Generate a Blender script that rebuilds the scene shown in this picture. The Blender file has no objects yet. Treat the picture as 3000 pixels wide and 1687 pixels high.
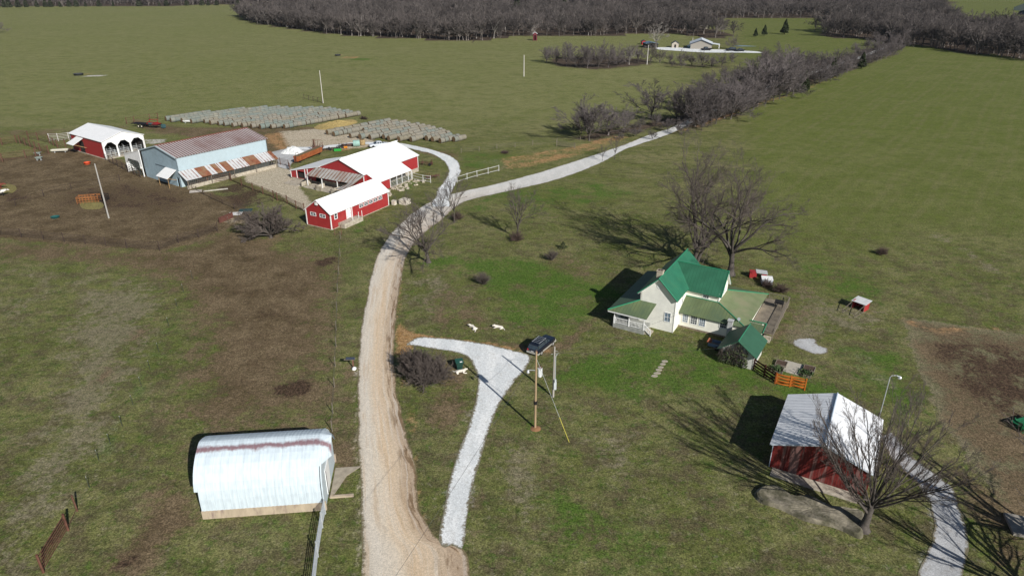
import bpy, math, random
import numpy as np
from math import radians as R, sin, cos, pi
from mathutils import Vector, Matrix

# ------------------------------------------------------------------ camera, sky, sun
SC = bpy.context.scene
COL = SC.collection
CAM_H, PITCH, FPX = 42.0, 25.0, 2000.0
cam_d = bpy.data.cameras.new('camera'); cam = bpy.data.objects.new('camera', cam_d); COL.objects.link(cam)
cam.location = (0, 0, CAM_H); cam.rotation_euler = (R(90 - PITCH), 0, 0)
cam_d.sensor_width = 36; cam_d.lens = 24.0; cam_d.clip_start = 0.5; cam_d.clip_end = 9000
SC.camera = cam
SUN_EL = 31.0
SUN_DIR = Vector((0.545 * cos(R(SUN_EL)), -0.839 * cos(R(SUN_EL)), sin(R(SUN_EL)))).normalized()   # towards the sun
W = bpy.data.worlds.new('World'); SC.world = W; W.use_nodes = True
nt = W.node_tree; bg = nt.nodes['Background']
sky = nt.nodes.new('ShaderNodeTexSky'); sky.sky_type = 'NISHITA'; sky.sun_disc = False
sky.sun_elevation = R(SUN_EL); sky.sun_rotation = math.atan2(SUN_DIR.x, SUN_DIR.y)
sky.air_density = 1.0; sky.dust_density = 0.6; sky.ozone_density = 1.4
nt.links.new(sky.outputs[0], bg.inputs[0]); bg.inputs[1].default_value = 0.05
sun_d = bpy.data.lights.new('sun', 'SUN'); sun_d.energy = 5.0; sun_d.angle = R(0.5); sun_d.color = (1, .955, .89)
sun = bpy.data.objects.new('sun', sun_d); COL.objects.link(sun)
sun.rotation_euler = SUN_DIR.to_track_quat('Z', 'Y').to_euler()
vs = SC.view_settings; vs.view_transform = 'Standard'; vs.look = 'None'; vs.exposure = 0.14; vs.gamma = 1
SC.render.engine = 'CYCLES'

# ------------------------------------------------------------------ placing on the flat ground
CP, SP = cos(R(PITCH)), sin(R(PITCH))
def G(u, v, z=0.0):
    """world (x, y) where the sight line through photo point (u, v) (3000 px wide) meets height z"""
    x = (u - 1500) / FPX; y = -(v - 843.5) / FPX
    t = (z - CAM_H) / (-SP + y * CP)
    return (x * t, (CP + y * SP) * t)
K = 3000 / 2576.0
def V(u, v, z=0.0): return G(u * K, v * K, z)
def height_at(X, Y, v):
    lo, hi = -5, 41.5
    for _ in range(40):
        m = (lo + hi) / 2; zz = m - CAM_H
        pv = 843.5 - FPX * (Y * SP + zz * CP) / (Y * CP - zz * SP)
        if pv > v: lo = m
        else: hi = m
    return lo

# ------------------------------------------------------------------ materials
MATS = {}
def _n(nt, t, **kw):
    n = nt.nodes.new(t)
    for k, v in kw.items(): setattr(n, k, v)
    return n
def mat(name, c, rough=.8, var=.15, scale=3.0, metal=0.0, stripe=None, c2=None, c2scale=1.0, c2thr=.6, c2soft=.1, bump=0.0, bscale=20, stretch=(1, 1, 1), spec=.3, rand=0):
    """stripe=(axis, period, colour, duty, jitter).  c2: blotches of a second colour"""
    if name in MATS: return MATS[name]
    m = bpy.data.materials.new(name); m.use_nodes = True; nt = m.node_tree; L = nt.links
    b = nt.nodes['Principled BSDF']; b.inputs['Roughness'].default_value = rough; b.inputs['Metallic'].default_value = metal
    b.inputs['Specular IOR Level'].default_value = spec
    tc = _n(nt, 'ShaderNodeTexCoord'); mp = _n(nt, 'ShaderNodeMapping'); mp.inputs['Scale'].default_value = stretch
    L.new(tc.outputs['Object'], mp.inputs[0])
    no = _n(nt, 'ShaderNodeTexNoise'); no.inputs['Scale'].default_value = scale; no.inputs['Detail'].default_value = 5; L.new(mp.outputs[0], no.inputs[0])
    cr = _n(nt, 'ShaderNodeValToRGB'); e = cr.color_ramp.elements
    e[0].position = .3; e[1].position = .7
    e[0].color = (*[max(0, x * (1 - var)) for x in c], 1); e[1].color = (*[min(1, x * (1 + var)) for x in c], 1)
    L.new(no.outputs[0], cr.inputs[0]); out = cr.outputs[0]
    def mix(fac, a, bcol):
        mx = _n(nt, 'ShaderNodeMix', data_type='RGBA'); L.new(fac, mx.inputs[0]); L.new(a, mx.inputs[6])
        if isinstance(bcol, tuple): mx.inputs[7].default_value = (*bcol, 1)
        else: L.new(bcol, mx.inputs[7])
        return mx.outputs[2]
    def math_(op, a, b2=None, clamp=False):
        q = _n(nt, 'ShaderNodeMath', operation=op); q.use_clamp = clamp
        for i, s in enumerate((a, b2)):
            if s is None: continue
            if isinstance(s, (int, float)): q.inputs[i].default_value = s
            else: L.new(s, q.inputs[i])
        return q.outputs[0]
    if stripe:
        ax, per, sc, duty, jit = stripe
        sep = _n(nt, 'ShaderNodeSeparateXYZ'); L.new(tc.outputs['Object'], sep.inputs[0])
        v = sep.outputs['XYZ'.index(ax)]
        n2 = _n(nt, 'ShaderNodeTexNoise'); n2.inputs['Scale'].default_value = .9; n2.inputs['Detail'].default_value = 3; L.new(tc.outputs['Object'], n2.inputs[0])
        fr = math_('FRACT', math_('DIVIDE', v, per))
        tri = math_('ABSOLUTE', math_('SUBTRACT', fr, .5))
        th = math_('ADD', math_('MULTIPLY', math_('SUBTRACT', n2.outputs[0], .5), jit), (duty) / 2)
        f = math_('MULTIPLY', math_('SUBTRACT', th, tri), 14, True)
        out = mix(f, out, sc)
    if c2:
        n3 = _n(nt, 'ShaderNodeTexNoise'); n3.inputs['Scale'].default_value = c2scale; n3.inputs['Detail'].default_value = 6; n3.inputs['Roughness'].default_value = .65
        L.new(mp.outputs[0], n3.inputs[0])
        mr = _n(nt, 'ShaderNodeMapRange'); L.new(n3.outputs[0], mr.inputs[0]); mr.inputs[1].default_value = c2thr - c2soft; mr.inputs[2].default_value = c2thr + c2soft
        out = mix(mr.outputs[0], out, c2)
    if rand:
        oi = _n(nt, 'ShaderNodeObjectInfo'); k = math_('MULTIPLY_ADD', oi.outputs['Random'], 2 * rand); k.node.inputs[2].default_value = 1 - rand
        cc = _n(nt, 'ShaderNodeCombineColor'); [L.new(k, cc.inputs[i]) for i in range(3)]
        mx = _n(nt, 'ShaderNodeMix', data_type='RGBA', blend_type='MULTIPLY'); mx.inputs[0].default_value = 1; L.new(out, mx.inputs[6]); L.new(cc.outputs[0], mx.inputs[7]); out = mx.outputs[2]
    L.new(out, b.inputs['Base Color'])
    if bump:
        n4 = _n(nt, 'ShaderNodeTexNoise'); n4.inputs['Scale'].default_value = bscale; n4.inputs['Detail'].default_value = 4; L.new(mp.outputs[0], n4.inputs[0])
        bp = _n(nt, 'ShaderNodeBump'); bp.inputs['Strength'].default_value = bump; bp.inputs['Distance'].default_value = .05
        L.new(n4.outputs[0], bp.inputs['Height']); L.new(bp.outputs[0], b.inputs['Normal'])
    MATS[name] = m; return m

WHITE = mat('white_paint', (.78, .79, .79), .5, .06)
WROOF = mat('white_metal_roofing', (.66, .67, .68), .38, .05, 1.2, stripe=('X', .9, (.6, .61, .62), .12, 0), spec=.4, c2=(.52, .54, .55), c2scale=.6, c2thr=.68, c2soft=.12)
WROOFY = mat('white_metal_roofing_lengthwise', (.78, .79, .80), .38, .05, 1.2, stripe=('Y', .9, (.6, .63, .66), .12, 0), spec=.4, c2=(.62, .64, .66), c2scale=.6, c2thr=.66, c2soft=.12)
RED = mat('red_metal_siding', (.33, .032, .034), .5, .1, 1.5, stripe=('X', .3, (.27, .026, .028), .25, .1))
REDY = mat('red_metal_siding_side', (.33, .032, .034), .5, .12, 1.5, stripe=('Y', .3, (.27, .026, .028), .25, .1), c2=(.3, .05, .04), c2scale=.5, c2thr=.66)
DARKINT = mat('dark_barn_interior', (.03, .028, .026), .9)  # near-black standing in for unlit interiors; also used on a dark door
CONC = mat('weathered_concrete', (.42, .38, .31), .9, .25, 3, c2=(.25, .21, .16), c2scale=1.2, c2thr=.58, bump=.3)
GALV = mat('galvanised_pipe', (.5, .53, .55), .45, .15, 4, metal=.3)
RUSTP = mat('rusty_pipe', (.12, .062, .042), .8, .3, 6)
DWOOD = mat('weathered_wood', (.19, .165, .135), .85, .25, 3, stretch=(1, 6, 1))
GLASS = mat('dark_window_glass', (.035, .05, .065), .08, .2, 2, spec=.8)
BLACK = mat('black_rubber', (.012, .012, .013), .7)
BARK = mat('grey_bark', (.085, .074, .066), .9, .3, 4)
TWIG = mat('twig_bark', (.115, .095, .085), .9, .25, 2)
TWIGR = mat('reddish_twig_bark', (.10, .07, .06), .9, .25, 2)
TWIGF = mat('far_twig_bark', (.100, .087, .082), .95, .3, .15, rand=.42)
TRUNKF = mat('far_trunk_bark', (.16, .142, .13), .95, .2, .3, rand=.5)
PALEB = mat('pale_sycamore_bark', (.27, .25, .23), .9, .25, 2)
CEDAR = mat('cedar_foliage', (.03, .042, .016), .9, .4, 3)
HAYM = mat('loose_hay', (.33, .25, .10), .95, .35, 3, bump=.6)

# ------------------------------------------------------------------ mesh helpers
class MB:
    def __init__(s): s.v = []; s.f = []; s.m = []; s.sm = []
    def add(s, vs, fs, mi=0, smooth=False):
        o = len(s.v); s.v += [tuple(p) for p in vs]; s.f += [tuple(i + o for i in f) for f in fs]
        s.m += [mi] * len(fs); s.sm += [smooth] * len(fs); return s
    def hexa(s, b, t, mi=0):
        """b, t: four bottom and four top points, same winding"""
        return s.add(list(b) + list(t), [(3, 2, 1, 0), (4, 5, 6, 7), (0, 1, 5, 4), (1, 2, 6, 5), (2, 3, 7, 6), (3, 0, 4, 7)], mi)
    def box(s, x0, x1, y0, y1, z0, z1, mi=0):
        return s.hexa([(x0, y0, z0), (x1, y0, z0), (x1, y1, z0), (x0, y1, z0)], [(x0, y0, z1), (x1, y0, z1), (x1, y1, z1), (x0, y1, z1)], mi)
    def obox(s, c, size, yaw=0, pitch=0, mi=0):
        M = Matrix.Rotation(yaw, 3, 'Z') @ Matrix.Rotation(pitch, 3, 'Y'); c = Vector(c); h = [q / 2 for q in size]
        P = [c + M @ Vector((sx * h[0], sy * h[1], sz * h[2])) for sz in (-1, 1) for sx, sy in ((-1, -1), (1, -1), (1, 1), (-1, 1))]
        return s.hexa(P[:4], P[4:], mi)
    def tube(s, p0, p1, r0, r1=None, n=6, mi=0, cap=True):
        if r1 is None: r1 = r0
        p0 = Vector(p0); p1 = Vector(p1); d = (p1 - p0).normalized()
        a = d.orthogonal().normalized(); b = d.cross(a)
        vs = [p0 + (a * cos(2 * pi * i / n) + b * sin(2 * pi * i / n)) * r0 for i in range(n)] + [p1 + (a * cos(2 * pi * i / n) + b * sin(2 * pi * i / n)) * r1 for i in range(n)]
        fs = [(i, (i + 1) % n, n + (i + 1) % n, n + i) for i in range(n)]
        s.add(vs, fs, mi, n > 6)
        if cap: s.add(vs, [tuple(range(n - 1, -1, -1)), tuple(range(n, 2 * n))], mi)
        return s
    def path(s, pts, r, n=6, mi=0):
        for a, b in zip(pts[:-1], pts[1:]): s.tube(a, b, r, r, n, mi)
        return s
    def slab(s, pts, th=.08, mi=0):
        """a polygon given thickness th below it"""
        P = [Vector(p) for p in pts]; nrm = Vector((0, 0, 0))
        for i in range(len(P)): nrm += (P[i] - P[0]).cross(P[(i + 1) % len(P)] - P[0])
        nrm.normalize()
        if nrm.z < 0: P.reverse(); nrm = -nrm
        n = len(P); Q = [p - nrm * th for p in P]
        s.add(P + Q, [tuple(range(n)), tuple(range(2 * n - 1, n - 1, -1))] + [(i, n + i, n + (i + 1) % n, (i + 1) % n) for i in range(n)], mi)
        return s
    def lathe(s, prof, c=(0, 0, 0), n=16, mi=0, smooth=True):
        """prof: list of (r, z)"""
        vs = []; fs = []
        for r, z in prof:
            for i in range(n): vs.append((c[0] + r * cos(2 * pi * i / n), c[1] + r * sin(2 * pi * i / n), c[2] + z))
        for j in range(len(prof) - 1):
            for i in range(n): fs.append((j * n + i, j * n + (i + 1) % n, (j + 1) * n + (i + 1) % n, (j + 1) * n + i))
        s.add(vs, fs, mi, smooth)
        s.add(vs, [tuple(range(n - 1, -1, -1)), tuple(range((len(prof) - 1) * n, len(prof) * n))], mi); return s
    def build(s, name, mats, parent=None, loc=None, rz=0):
        me = bpy.data.meshes.new(name); me.from_pydata(s.v, [], s.f)
        if not isinstance(mats, (list, tuple)): mats = [mats]
        for m in mats: me.materials.append(m)
        me.polygons.foreach_set('material_index', s.m); me.polygons.foreach_set('use_smooth', s.sm); me.update()
        o = bpy.data.objects.new(name, me); COL.objects.link(o)
        if parent: o.parent = parent
        if loc is not None: o.location = (*loc, 0) if len(loc) == 2 else loc
        if rz: o.rotation_euler = (0, 0, rz)
        return o
def tag(o, label=None, cat=None, group=None, kind=None):
    if label: o['label'] = label
    if cat: o['category'] = cat
    if group: o['group'] = group
    if kind: o['kind'] = kind
    return o
def thing(name, label, cat, loc, rz=0, group=None):
    o = bpy.data.objects.new(name, None); COL.objects.link(o); o.empty_display_size = .5
    o.location = (*loc, 0) if len(loc) == 2 else loc; o.rotation_euler = (0, 0, R(rz)); return tag(o, label, cat, group)
def npmesh(name, V_, F_, mats, parent=None, mi=None, smooth=True):
    me = bpy.data.meshes.new(name); nv = len(V_); nf = len(F_); k = F_.shape[1]
    me.vertices.add(nv); me.vertices.foreach_set('co', np.asarray(V_, np.float32).ravel())
    me.loops.add(nf * k); me.loops.foreach_set('vertex_index', np.asarray(F_, np.int32).ravel())
    me.polygons.add(nf); me.polygons.foreach_set('loop_start', np.arange(0, nf * k, k, dtype=np.int32)); me.polygons.foreach_set('loop_total', np.full(nf, k, np.int32))
    if not isinstance(mats, (list, tuple)): mats = [mats]
    for m in mats: me.materials.append(m)
    if mi is not None: me.polygons.foreach_set('material_index', mi.astype(np.int32))
    me.update(calc_edges=True); me.validate()
    if smooth: me.polygons.foreach_set('use_smooth', np.ones(len(me.polygons), bool))
    o = bpy.data.objects.new(name, me)
    COL.objects.link(o)
    if parent: o.parent = parent
    return o
def copy_tree(o, parent=None):
    c = o.copy(); COL.objects.link(c); c.parent = parent
    for ch in KIDS(o): copy_tree(ch, c)
    return c
def KIDS(o): return [q for q in ALLK.get(o.name, [])]
ALLK = {}
def reg(root, *kids):
    ALLK[root.name] = list(kids)

def wall(mb, p0, p1, top, z0=0.0, openings=(), th=.15, splits=(), mi=0):
    """upright wall slab from p0 to p1 (2-D), top(s) gives its height at distance s; openings (s0, s1, za, zb)"""
    p0 = Vector(p0); p1 = Vector(p1); d = p1 - p0; Ln = d.length; d.normalize(); nrm = Vector((-d.y, d.x)) * th
    if not callable(top): tv = top; top = lambda s: tv
    cuts = sorted(set([0, Ln] + list(splits) + [c for o in openings for c in o[:2]]))
    for a, b in zip(cuts[:-1], cuts[1:]):
        if b - a < 1e-4: continue
        m = (a + b) / 2; ivs = [(z0, None)]
        zs = []; lo = z0
        for o in sorted([o for o in openings if o[0] <= m <= o[1]], key=lambda o: o[2]):
            if o[2] > lo + 1e-3: zs.append((lo, o[2], o[2]))
            lo = o[3]
        zs.append((lo, top(a + 1e-6), top(b - 1e-6)))
        for za, ta, tb in zs:
            if ta <= za + 1e-3 and tb <= za + 1e-3: continue
            A = p0 + d * a; B = p0 + d * b
            mb.hexa([(A.x, A.y, za), (B.x, B.y, za), (B.x + nrm.x, B.y + nrm.y, za), (A.x + nrm.x, A.y + nrm.y, za)],
                    [(A.x, A.y, ta), (B.x, B.y, tb), (B.x + nrm.x, B.y + nrm.y, tb), (A.x + nrm.x, A.y + nrm.y, ta)], mi)
    return mb
def window(root, p0, d, s0, s1, z0, z1, out=.04, fw=.07, frame=None, cols=2, rows=2, name='window', pane=None):
    """window on a wall line from p0 along unit vector d (outward normal = d rotated -90 deg)"""
    fr = MB(); n = Vector((d[1], -d[0])); p0 = Vector(p0); d = Vector(d)
    def bx(a, b, za, zb, o0, o1, mb):
        A = p0 + d * a; B = p0 + d * b
        q = [(A + n * o0), (B + n * o0), (B + n * o1), (A + n * o1)]
        mb.hexa([(*p, za) for p in q], [(*p, zb) for p in q])
    bx(s0 - fw, s0, z0 - fw, z1 + fw, -.02, out, fr); bx(s1, s1 + fw, z0 - fw, z1 + fw, -.02, out, fr)
    bx(s0, s1, z1, z1 + fw, -.02, out, fr); bx(s0, s1, z0 - fw, z0, -.02, out, fr)
    for i in range(1, cols): c = s0 + (s1 - s0) * i / cols; bx(c - .015, c + .015, z0, z1, .0, out - .01, fr)
    for i in range(1, rows): c = z0 + (z1 - z0) * i / rows; bx(s0, s1, c - .02, c + .02, .0, out - .012, fr)
    w = fr.build(name, frame or WHITE, root)
    g = MB(); bx(s0, s1, z0, z1, -.01, .006, g); g.build('pane', pane or GLASS, w)
    return w
# ------------------------------------------------------------------ ground with wear and soil masks
def smoothpoly(pts, closed=True, step=.6, seed=0, amp=0.0):
    P = np.array(pts, float)
    if closed: P = np.vstack([P, P[:1]])
    # Catmull-Rom
    out = []
    n = len(P)
    for i in range(n - 1):
        p0 = P[i - 1] if i > 0 else (P[-2] if closed else P[0]); p1 = P[i]; p2 = P[i + 1]; p3 = P[i + 2] if i + 2 < n else (P[1] if closed else P[-1])
        m = max(2, int(np.linalg.norm(p2 - p1) / step))
        for k in range(m):
            t = k / m
            out.append(.5 * ((2 * p1) + (-p0 + p2) * t + (2 * p0 - 5 * p1 + 4 * p2 - p3) * t * t + (-p0 + 3 * p1 - 3 * p2 + p3) * t ** 3))
    if not closed: out.append(P[-1])
    out = np.array(out)
    if amp:
        r = np.random.RandomState(seed); N = len(out); w = np.zeros(N)
        for per, a in ((3, .35), (7, .6), (17, .8), (40, 1)):
            ctl = r.randn(N // per + 3); w += a * np.interp(np.arange(N) / per, np.arange(len(ctl)), ctl)
        t = np.roll(out, -1, 0) - np.roll(out, 1, 0)
        if not closed: t[0] = out[1] - out[0]; t[-1] = out[-1] - out[-2]
        t /= (np.linalg.norm(t, axis=1)[:, None] + 1e-9)
        out = out + np.stack([-t[:, 1], t[:, 0]], 1) * (w * amp)[:, None]
    return out
def axis(lo, hi, a, b, st, grow=1.07):
    xs = list(np.arange(lo, hi + 1e-6, st)); s = st; x = lo; left = []
    while x > a: s *= grow; x -= s; left.append(x)
    s = st; x = xs[-1]; right = []
    while x < b: s *= grow; x += s; right.append(x)
    return np.array(left[::-1] + xs + right)
gx = axis(-125, 85, -3600, 3600, .8); gy = axis(28, 250, -400, 5200, .8)
X, Y = np.meshgrid(gx, gy); PX = X.ravel(); PY = Y.ravel()
def sdist(poly):
    """signed distance to a closed polygon, positive inside (only near its bounding box)"""
    P = np.array(poly, float); d = np.full(PX.shape, -99.0)
    sel = (PX > P[:, 0].min() - 15) & (PX < P[:, 0].max() + 15) & (PY > P[:, 1].min() - 15) & (PY < P[:, 1].max() + 15)
    x = PX[sel]; y = PY[sel]; best = np.full(x.shape, 1e9); ins = np.zeros(x.shape, bool)
    for a, b in zip(P, np.roll(P, -1, 0)):
        e = b - a; L2 = (e ** 2).sum() + 1e-9
        t = np.clip(((x - a[0]) * e[0] + (y - a[1]) * e[1]) / L2, 0, 1)
        best = np.minimum(best, np.hypot(x - a[0] - t * e[0], y - a[1] - t * e[1]))
        c = ((a[1] > y) != (b[1] > y)); 
        with np.errstate(divide='ignore', invalid='ignore'):
            ins ^= c & (x < (b[0] - a[0]) * (y - a[1]) / (b[1] - a[1] + 1e-12) + a[0])
    d[sel] = np.where(ins, best, -best); return d
def vp(*p): return [V(*q) for q in p]
masks = {k: np.zeros(PX.shape) for k in ('mud', 'lush', 'tan', 'orange', 'dark', 'leaf', 'pale', 'dry')}
def paint(k, poly, w=1.0, soft=2.0):
    d = sdist(poly); masks[k] = np.maximum(masks[k], np.clip(.5 + d / (2 * soft), 0, 1) * w)
def line(k, pts, wid, w=1.0, soft=1.0):
    P = np.array(pts, float); best = np.full(PX.shape, 1e9)
    for a, b in zip(P[:-1], P[1:]):
        e = b - a; L2 = (e ** 2).sum() + 1e-9
        sel = (PX > min(a[0], b[0]) - 12) & (PX < max(a[0], b[0]) + 12) & (PY > min(a[1], b[1]) - 12) & (PY < max(a[1], b[1]) + 12)
        x = PX[sel]; y = PY[sel]; t = np.clip(((x - a[0]) * e[0] + (y - a[1]) * e[1]) / L2, 0, 1)
        best[sel] = np.minimum(best[sel], np.hypot(x - a[0] - t * e[0], y - a[1] - t * e[1]))
    masks[k] = np.maximum(masks[k], np.clip(.5 + (wid - best) / (2 * soft), 0, 1) * w)
# trodden brown barnyards
paint('mud', vp((-150, 405), (60, 395), (180, 372), (330, 410), (460, 470), (600, 500), (640, 545), (560, 582), (480, 612), (400, 632), (200, 618), (-150, 590)), 1, 1.5)
paint('orange', vp((996, 800), (1025, 832), (1070, 845), (1150, 850), (1240, 864), (1300, 878), (1290, 886), (1150, 858), (1050, 862), (1030, 885), (1000, 930)), .95, .7)
line('pale', vp((1032, 864), (1060, 849), (1150, 855), (1220, 866), (1290, 882), (1332, 897), (1318, 925), (1290, 955), (1268, 995), (1236, 1060), (1212, 1130), (1190, 1220), (1175, 1310), (1170, 1370)), .3, .55, .8)
line('pale', vp((1102, 1358), (1113, 1300), (1128, 1220), (1145, 1150), (1170, 1080), (1188, 1010), (1195, 955), (1183, 915), (1160, 893), (1100, 880), (1055, 874)), .3, .55, .8)
line('pale', vp((2230, 1120), (2310, 1215), (2345, 1275), (2350, 1340), (2322, 1410), (2285, 1500)), .3, .5, .7)
line('pale', vp((2250, 1085), (2300, 1150), (2385, 1215), (2420, 1285), (2432, 1360), (2425, 1430), (2400, 1510)), .3, .5, .7)
line('pale', vp((1165, 510), (1260, 485), (1390, 455), (1500, 416), (1590, 376), (1680, 345)), .3, .5, .8)
line('pale', vp((900, 980), (905, 870), (918, 770), (935, 690), (950, 640), (975, 598), (1005, 566), (1040, 535)), .2, .5, .6)
paint('mud', vp((0, 610), (300, 625), (450, 625), (600, 560), (680, 600), (760, 640), (855, 650), (850, 760), (800, 850), (740, 960), (660, 1050), (560, 1075), (470, 1060), (480, 960), (520, 860), (470, 760), (420, 700), (260, 660), (0, 650)), .95, 7)
line('mud', vp((560, 640), (480, 720), (400, 800), (330, 860), (250, 960)), 1.2, .62, 2)
line('lush', vp((490, 690), (450, 760), (430, 820), (390, 900), (350, 970), (300, 1080), (250, 1150)), .8, .62, 1.5)
paint('mud', vp((430, 640), (860, 650), (860, 900), (760, 960), (560, 860), (500, 740)), .75, 5)
paint('mud', vp((440, 1075), (840, 1060), (900, 1150), (870, 1250), (840, 1180), (500, 1080)), .85, 2.5)
paint('mud', vp((560, 840), (700, 800), (860, 860), (880, 1050), (760, 1080), (560, 1080), (500, 1000)), .6, 4)
paint('mud', vp((440, 1080), (500, 1060), (480, 1250), (430, 1330), (300, 1449), (200, 1449), (330, 1300)), .55, 2)
paint('mud', vp((860, 900), (905, 900), (905, 1300), (870, 1449), (850, 1300)), .5, 1.2)
paint('mud', vp((1050, 760), (1130, 700), (1230, 760), (1250, 840), (1100, 840)), .5, 2)
paint('mud', vp((1290, 620), (1420, 630), (1520, 690), (1480, 720), (1350, 670)), .45, 2)
paint('mud', vp((1960, 690), (2050, 700), (2080, 800), (1990, 870)), .42, 1.5)
paint('mud', vp((230, 1449), (330, 1330), (420, 1240), (480, 1250), (520, 1320), (430, 1360), (370, 1449)), .75, 1.5)
paint('mud', vp((330, 300), (480, 318), (660, 318), (830, 318), (960, 352), (1165, 385), (1150, 410), (1000, 372), (900, 372), (700, 400), (480, 350), (350, 330)), .7, 3)
paint('mud', vp((-150, 325), (200, 322), (330, 312), (340, 350), (200, 345), (-150, 352)), .5, 4)
paint('dark', vp((150, 480), (330, 455), (430, 470), (500, 500), (440, 545), (330, 535), (200, 530), (120, 520)), .5, 4)
paint('dark', vp((200, 480), (290, 475), (310, 500), (270, 530), (190, 515)), .62, 2)
paint('dark', vp((530, 480), (600, 455), (690, 500), (600, 530)), .62, 1.5)
paint('dark', vp((0, 470), (60, 480), (80, 500), (30, 510), (0, 500)), .6, 2)
paint('dark', vp((690, 970), (760, 950), (785, 965), (770, 990), (720, 1000), (690, 990)), .9, .8)
paint('dark', vp((785, 655), (845, 645), (855, 658), (800, 680)), .75, .8)
paint('dark', vp((215, 1370), (260, 1355), (265, 1370), (230, 1385)), .8, .6); paint('dark', vp((265, 1410), (340, 1395), (350, 1420), (290, 1430)), .75, .8)
for q in ((325, 1160), (470, 750), (385, 968), (160, 1000)): paint('dark', vp((q[0] - 14, q[1]), (q[0], q[1] - 7), (q[0] + 16, q[1]), (q[0], q[1] + 7)), .6, .5)
paint('tan', vp((612, 442), (690, 408), (735, 425), (745, 460), (775, 500), (790, 520), (768, 530), (700, 490), (620, 458)), .95, 1)
paint('tan', vp((560, 520), (590, 535), (640, 560), (560, 570), (545, 545)), .45, 2)
paint('tan', vp((700, 330), (830, 322), (980, 362), (900, 375), (720, 378)), .7, 1.6)
paint('pale', vp((690, 380), (760, 378), (740, 402), (690, 405)), .8, 1)
paint('pale', vp((360, 350), (420, 350), (420, 362), (365, 362)), .6, 1)
paint('orange', vp((665, 335), (760, 330), (860, 345), (960, 365), (870, 380), (735, 388), (690, 375), (660, 350)), .62, 1.5)
paint('orange', vp((180, 189), (215, 186), (240, 190), (215, 193)), .6, .8); paint('pale', vp((208, 188), (268, 188), (268, 192), (208, 192)), .8, .8)
paint('orange', vp((845, 138), (900, 143), (905, 147), (860, 145)), .7, 1)
paint('orange', vp((1250, 398), (1420, 372), (1540, 340), (1600, 345), (1480, 385), (1350, 420), (1270, 430)), .5, 1.5)
line('orange', vp((1005, 830), (1030, 845), (1100, 850), (1240, 866), (1320, 880), (1390, 885)), .45, .62, .9)
line('orange', vp((1690, 335), (1800, 302), (1900, 265), (2000, 235), (2100, 195)), 1.0, .62, 2)
line('orange', vp((1005, 700), (1000, 800), (1010, 950), (1035, 1050), (1050, 1170), (1060, 1300), (1130, 1449)), .5, .55, .8)
line('tan', vp((900, 900), (900, 1100), (905, 1449)), .5, .5, .5); line('tan', vp((970, 600), (935, 720), (912, 850)), .5, .45, .6)
line('orange', vp((2270, 800), (2330, 830), (2500, 825)), .8, .55, 1.2)
# dry strip and ploughed corner on the right
plough = vp((2268, 800), (2360, 808), (2600, 845), (2750, 880), (2750, 1500), (2620, 1420), (2500, 1250), (2420, 1130), (2370, 1060), (2335, 990), (2300, 900))
paint('dry', plough, 1, .8)
paint('dark', vp((2340, 860), (2420, 850), (2640, 890), (2700, 1080), (2560, 1080), (2450, 1010), (2380, 950)), .62, 2)
paint('mud', plough, .62, 2)
paint('mud', vp((2380, 1150), (2480, 1210), (2600, 1300), (2600, 1449), (2500, 1449), (2440, 1300)), .75, 2)
paint('dry', vp((1995, 700), (2090, 760), (2200, 760), (2260, 790), (2200, 830), (2100, 840), (2000, 870), (1960, 900), (1985, 790)), .55, 1.5)
paint('dry', vp((2120, 880), (2200, 900), (2280, 970), (2240, 990), (2150, 930)), .5, 1.2)
paint('dry', vp((2330, 565), (2420, 610), (2480, 645), (2560, 720), (2540, 735), (2450, 660), (2330, 590)), .45, 1.2)
paint('dry', vp((180, 750), (330, 700), (400, 720), (380, 850), (330, 950), (280, 1100), (200, 1200), (120, 1300), (0, 1449), (-60, 1449), (60, 1200), (160, 950)), .75, 5)
paint('dry', vp((-60, 640), (200, 640), (330, 690), (200, 760), (60, 900), (-60, 1000)), .35, 6)
paint('dry', vp((1030, 700), (1110, 690), (1200, 740), (1180, 790), (1060, 800), (1010, 760)), .5, 2)
paint('dry', vp((1260, 1060), (1330, 1130), (1400, 1280), (1350, 1400), (1260, 1300), (1240, 1150)), .5, 2)
paint('dry', vp((1480, 1000), (1560, 1010), (1650, 1120), (1560, 1250), (1450, 1150)), .42, 2.5)
paint('dry', vp((1180, 400), (1300, 395), (1420, 385), (1250, 440)), .4, 2)
paint('mud', vp((1080, 845), (1250, 855), (1400, 860), (1480, 800), (1500, 815), (1440, 880), (1380, 900), (1290, 880), (1100, 855)), .55, 1)
paint('mud', vp((1100, 885), (1180, 905), (1190, 960), (1180, 1020), (1130, 1120), (1060, 1080), (1080, 1000)), .55, 1.2)
paint('mud', vp((1300, 925), (1330, 910), (1300, 980), (1230, 1080), (1180, 1300), (1170, 1449), (1190, 1449), (1240, 1150)), .55, .8)
line('mud', vp((1250, 1090), (1235, 1180), (1215, 1330)), .25, .5, .5)
line('mud', vp((2000, 860), (2090, 900), (2200, 965), (2300, 1060)), .25, .42, .5)
line('mud', vp((1500, 800), (1450, 850), (1420, 885)), .6, .62, .8)
line('mud', vp((1950, 860), (1985, 800), (2000, 760)), .8, .5, 1)
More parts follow.
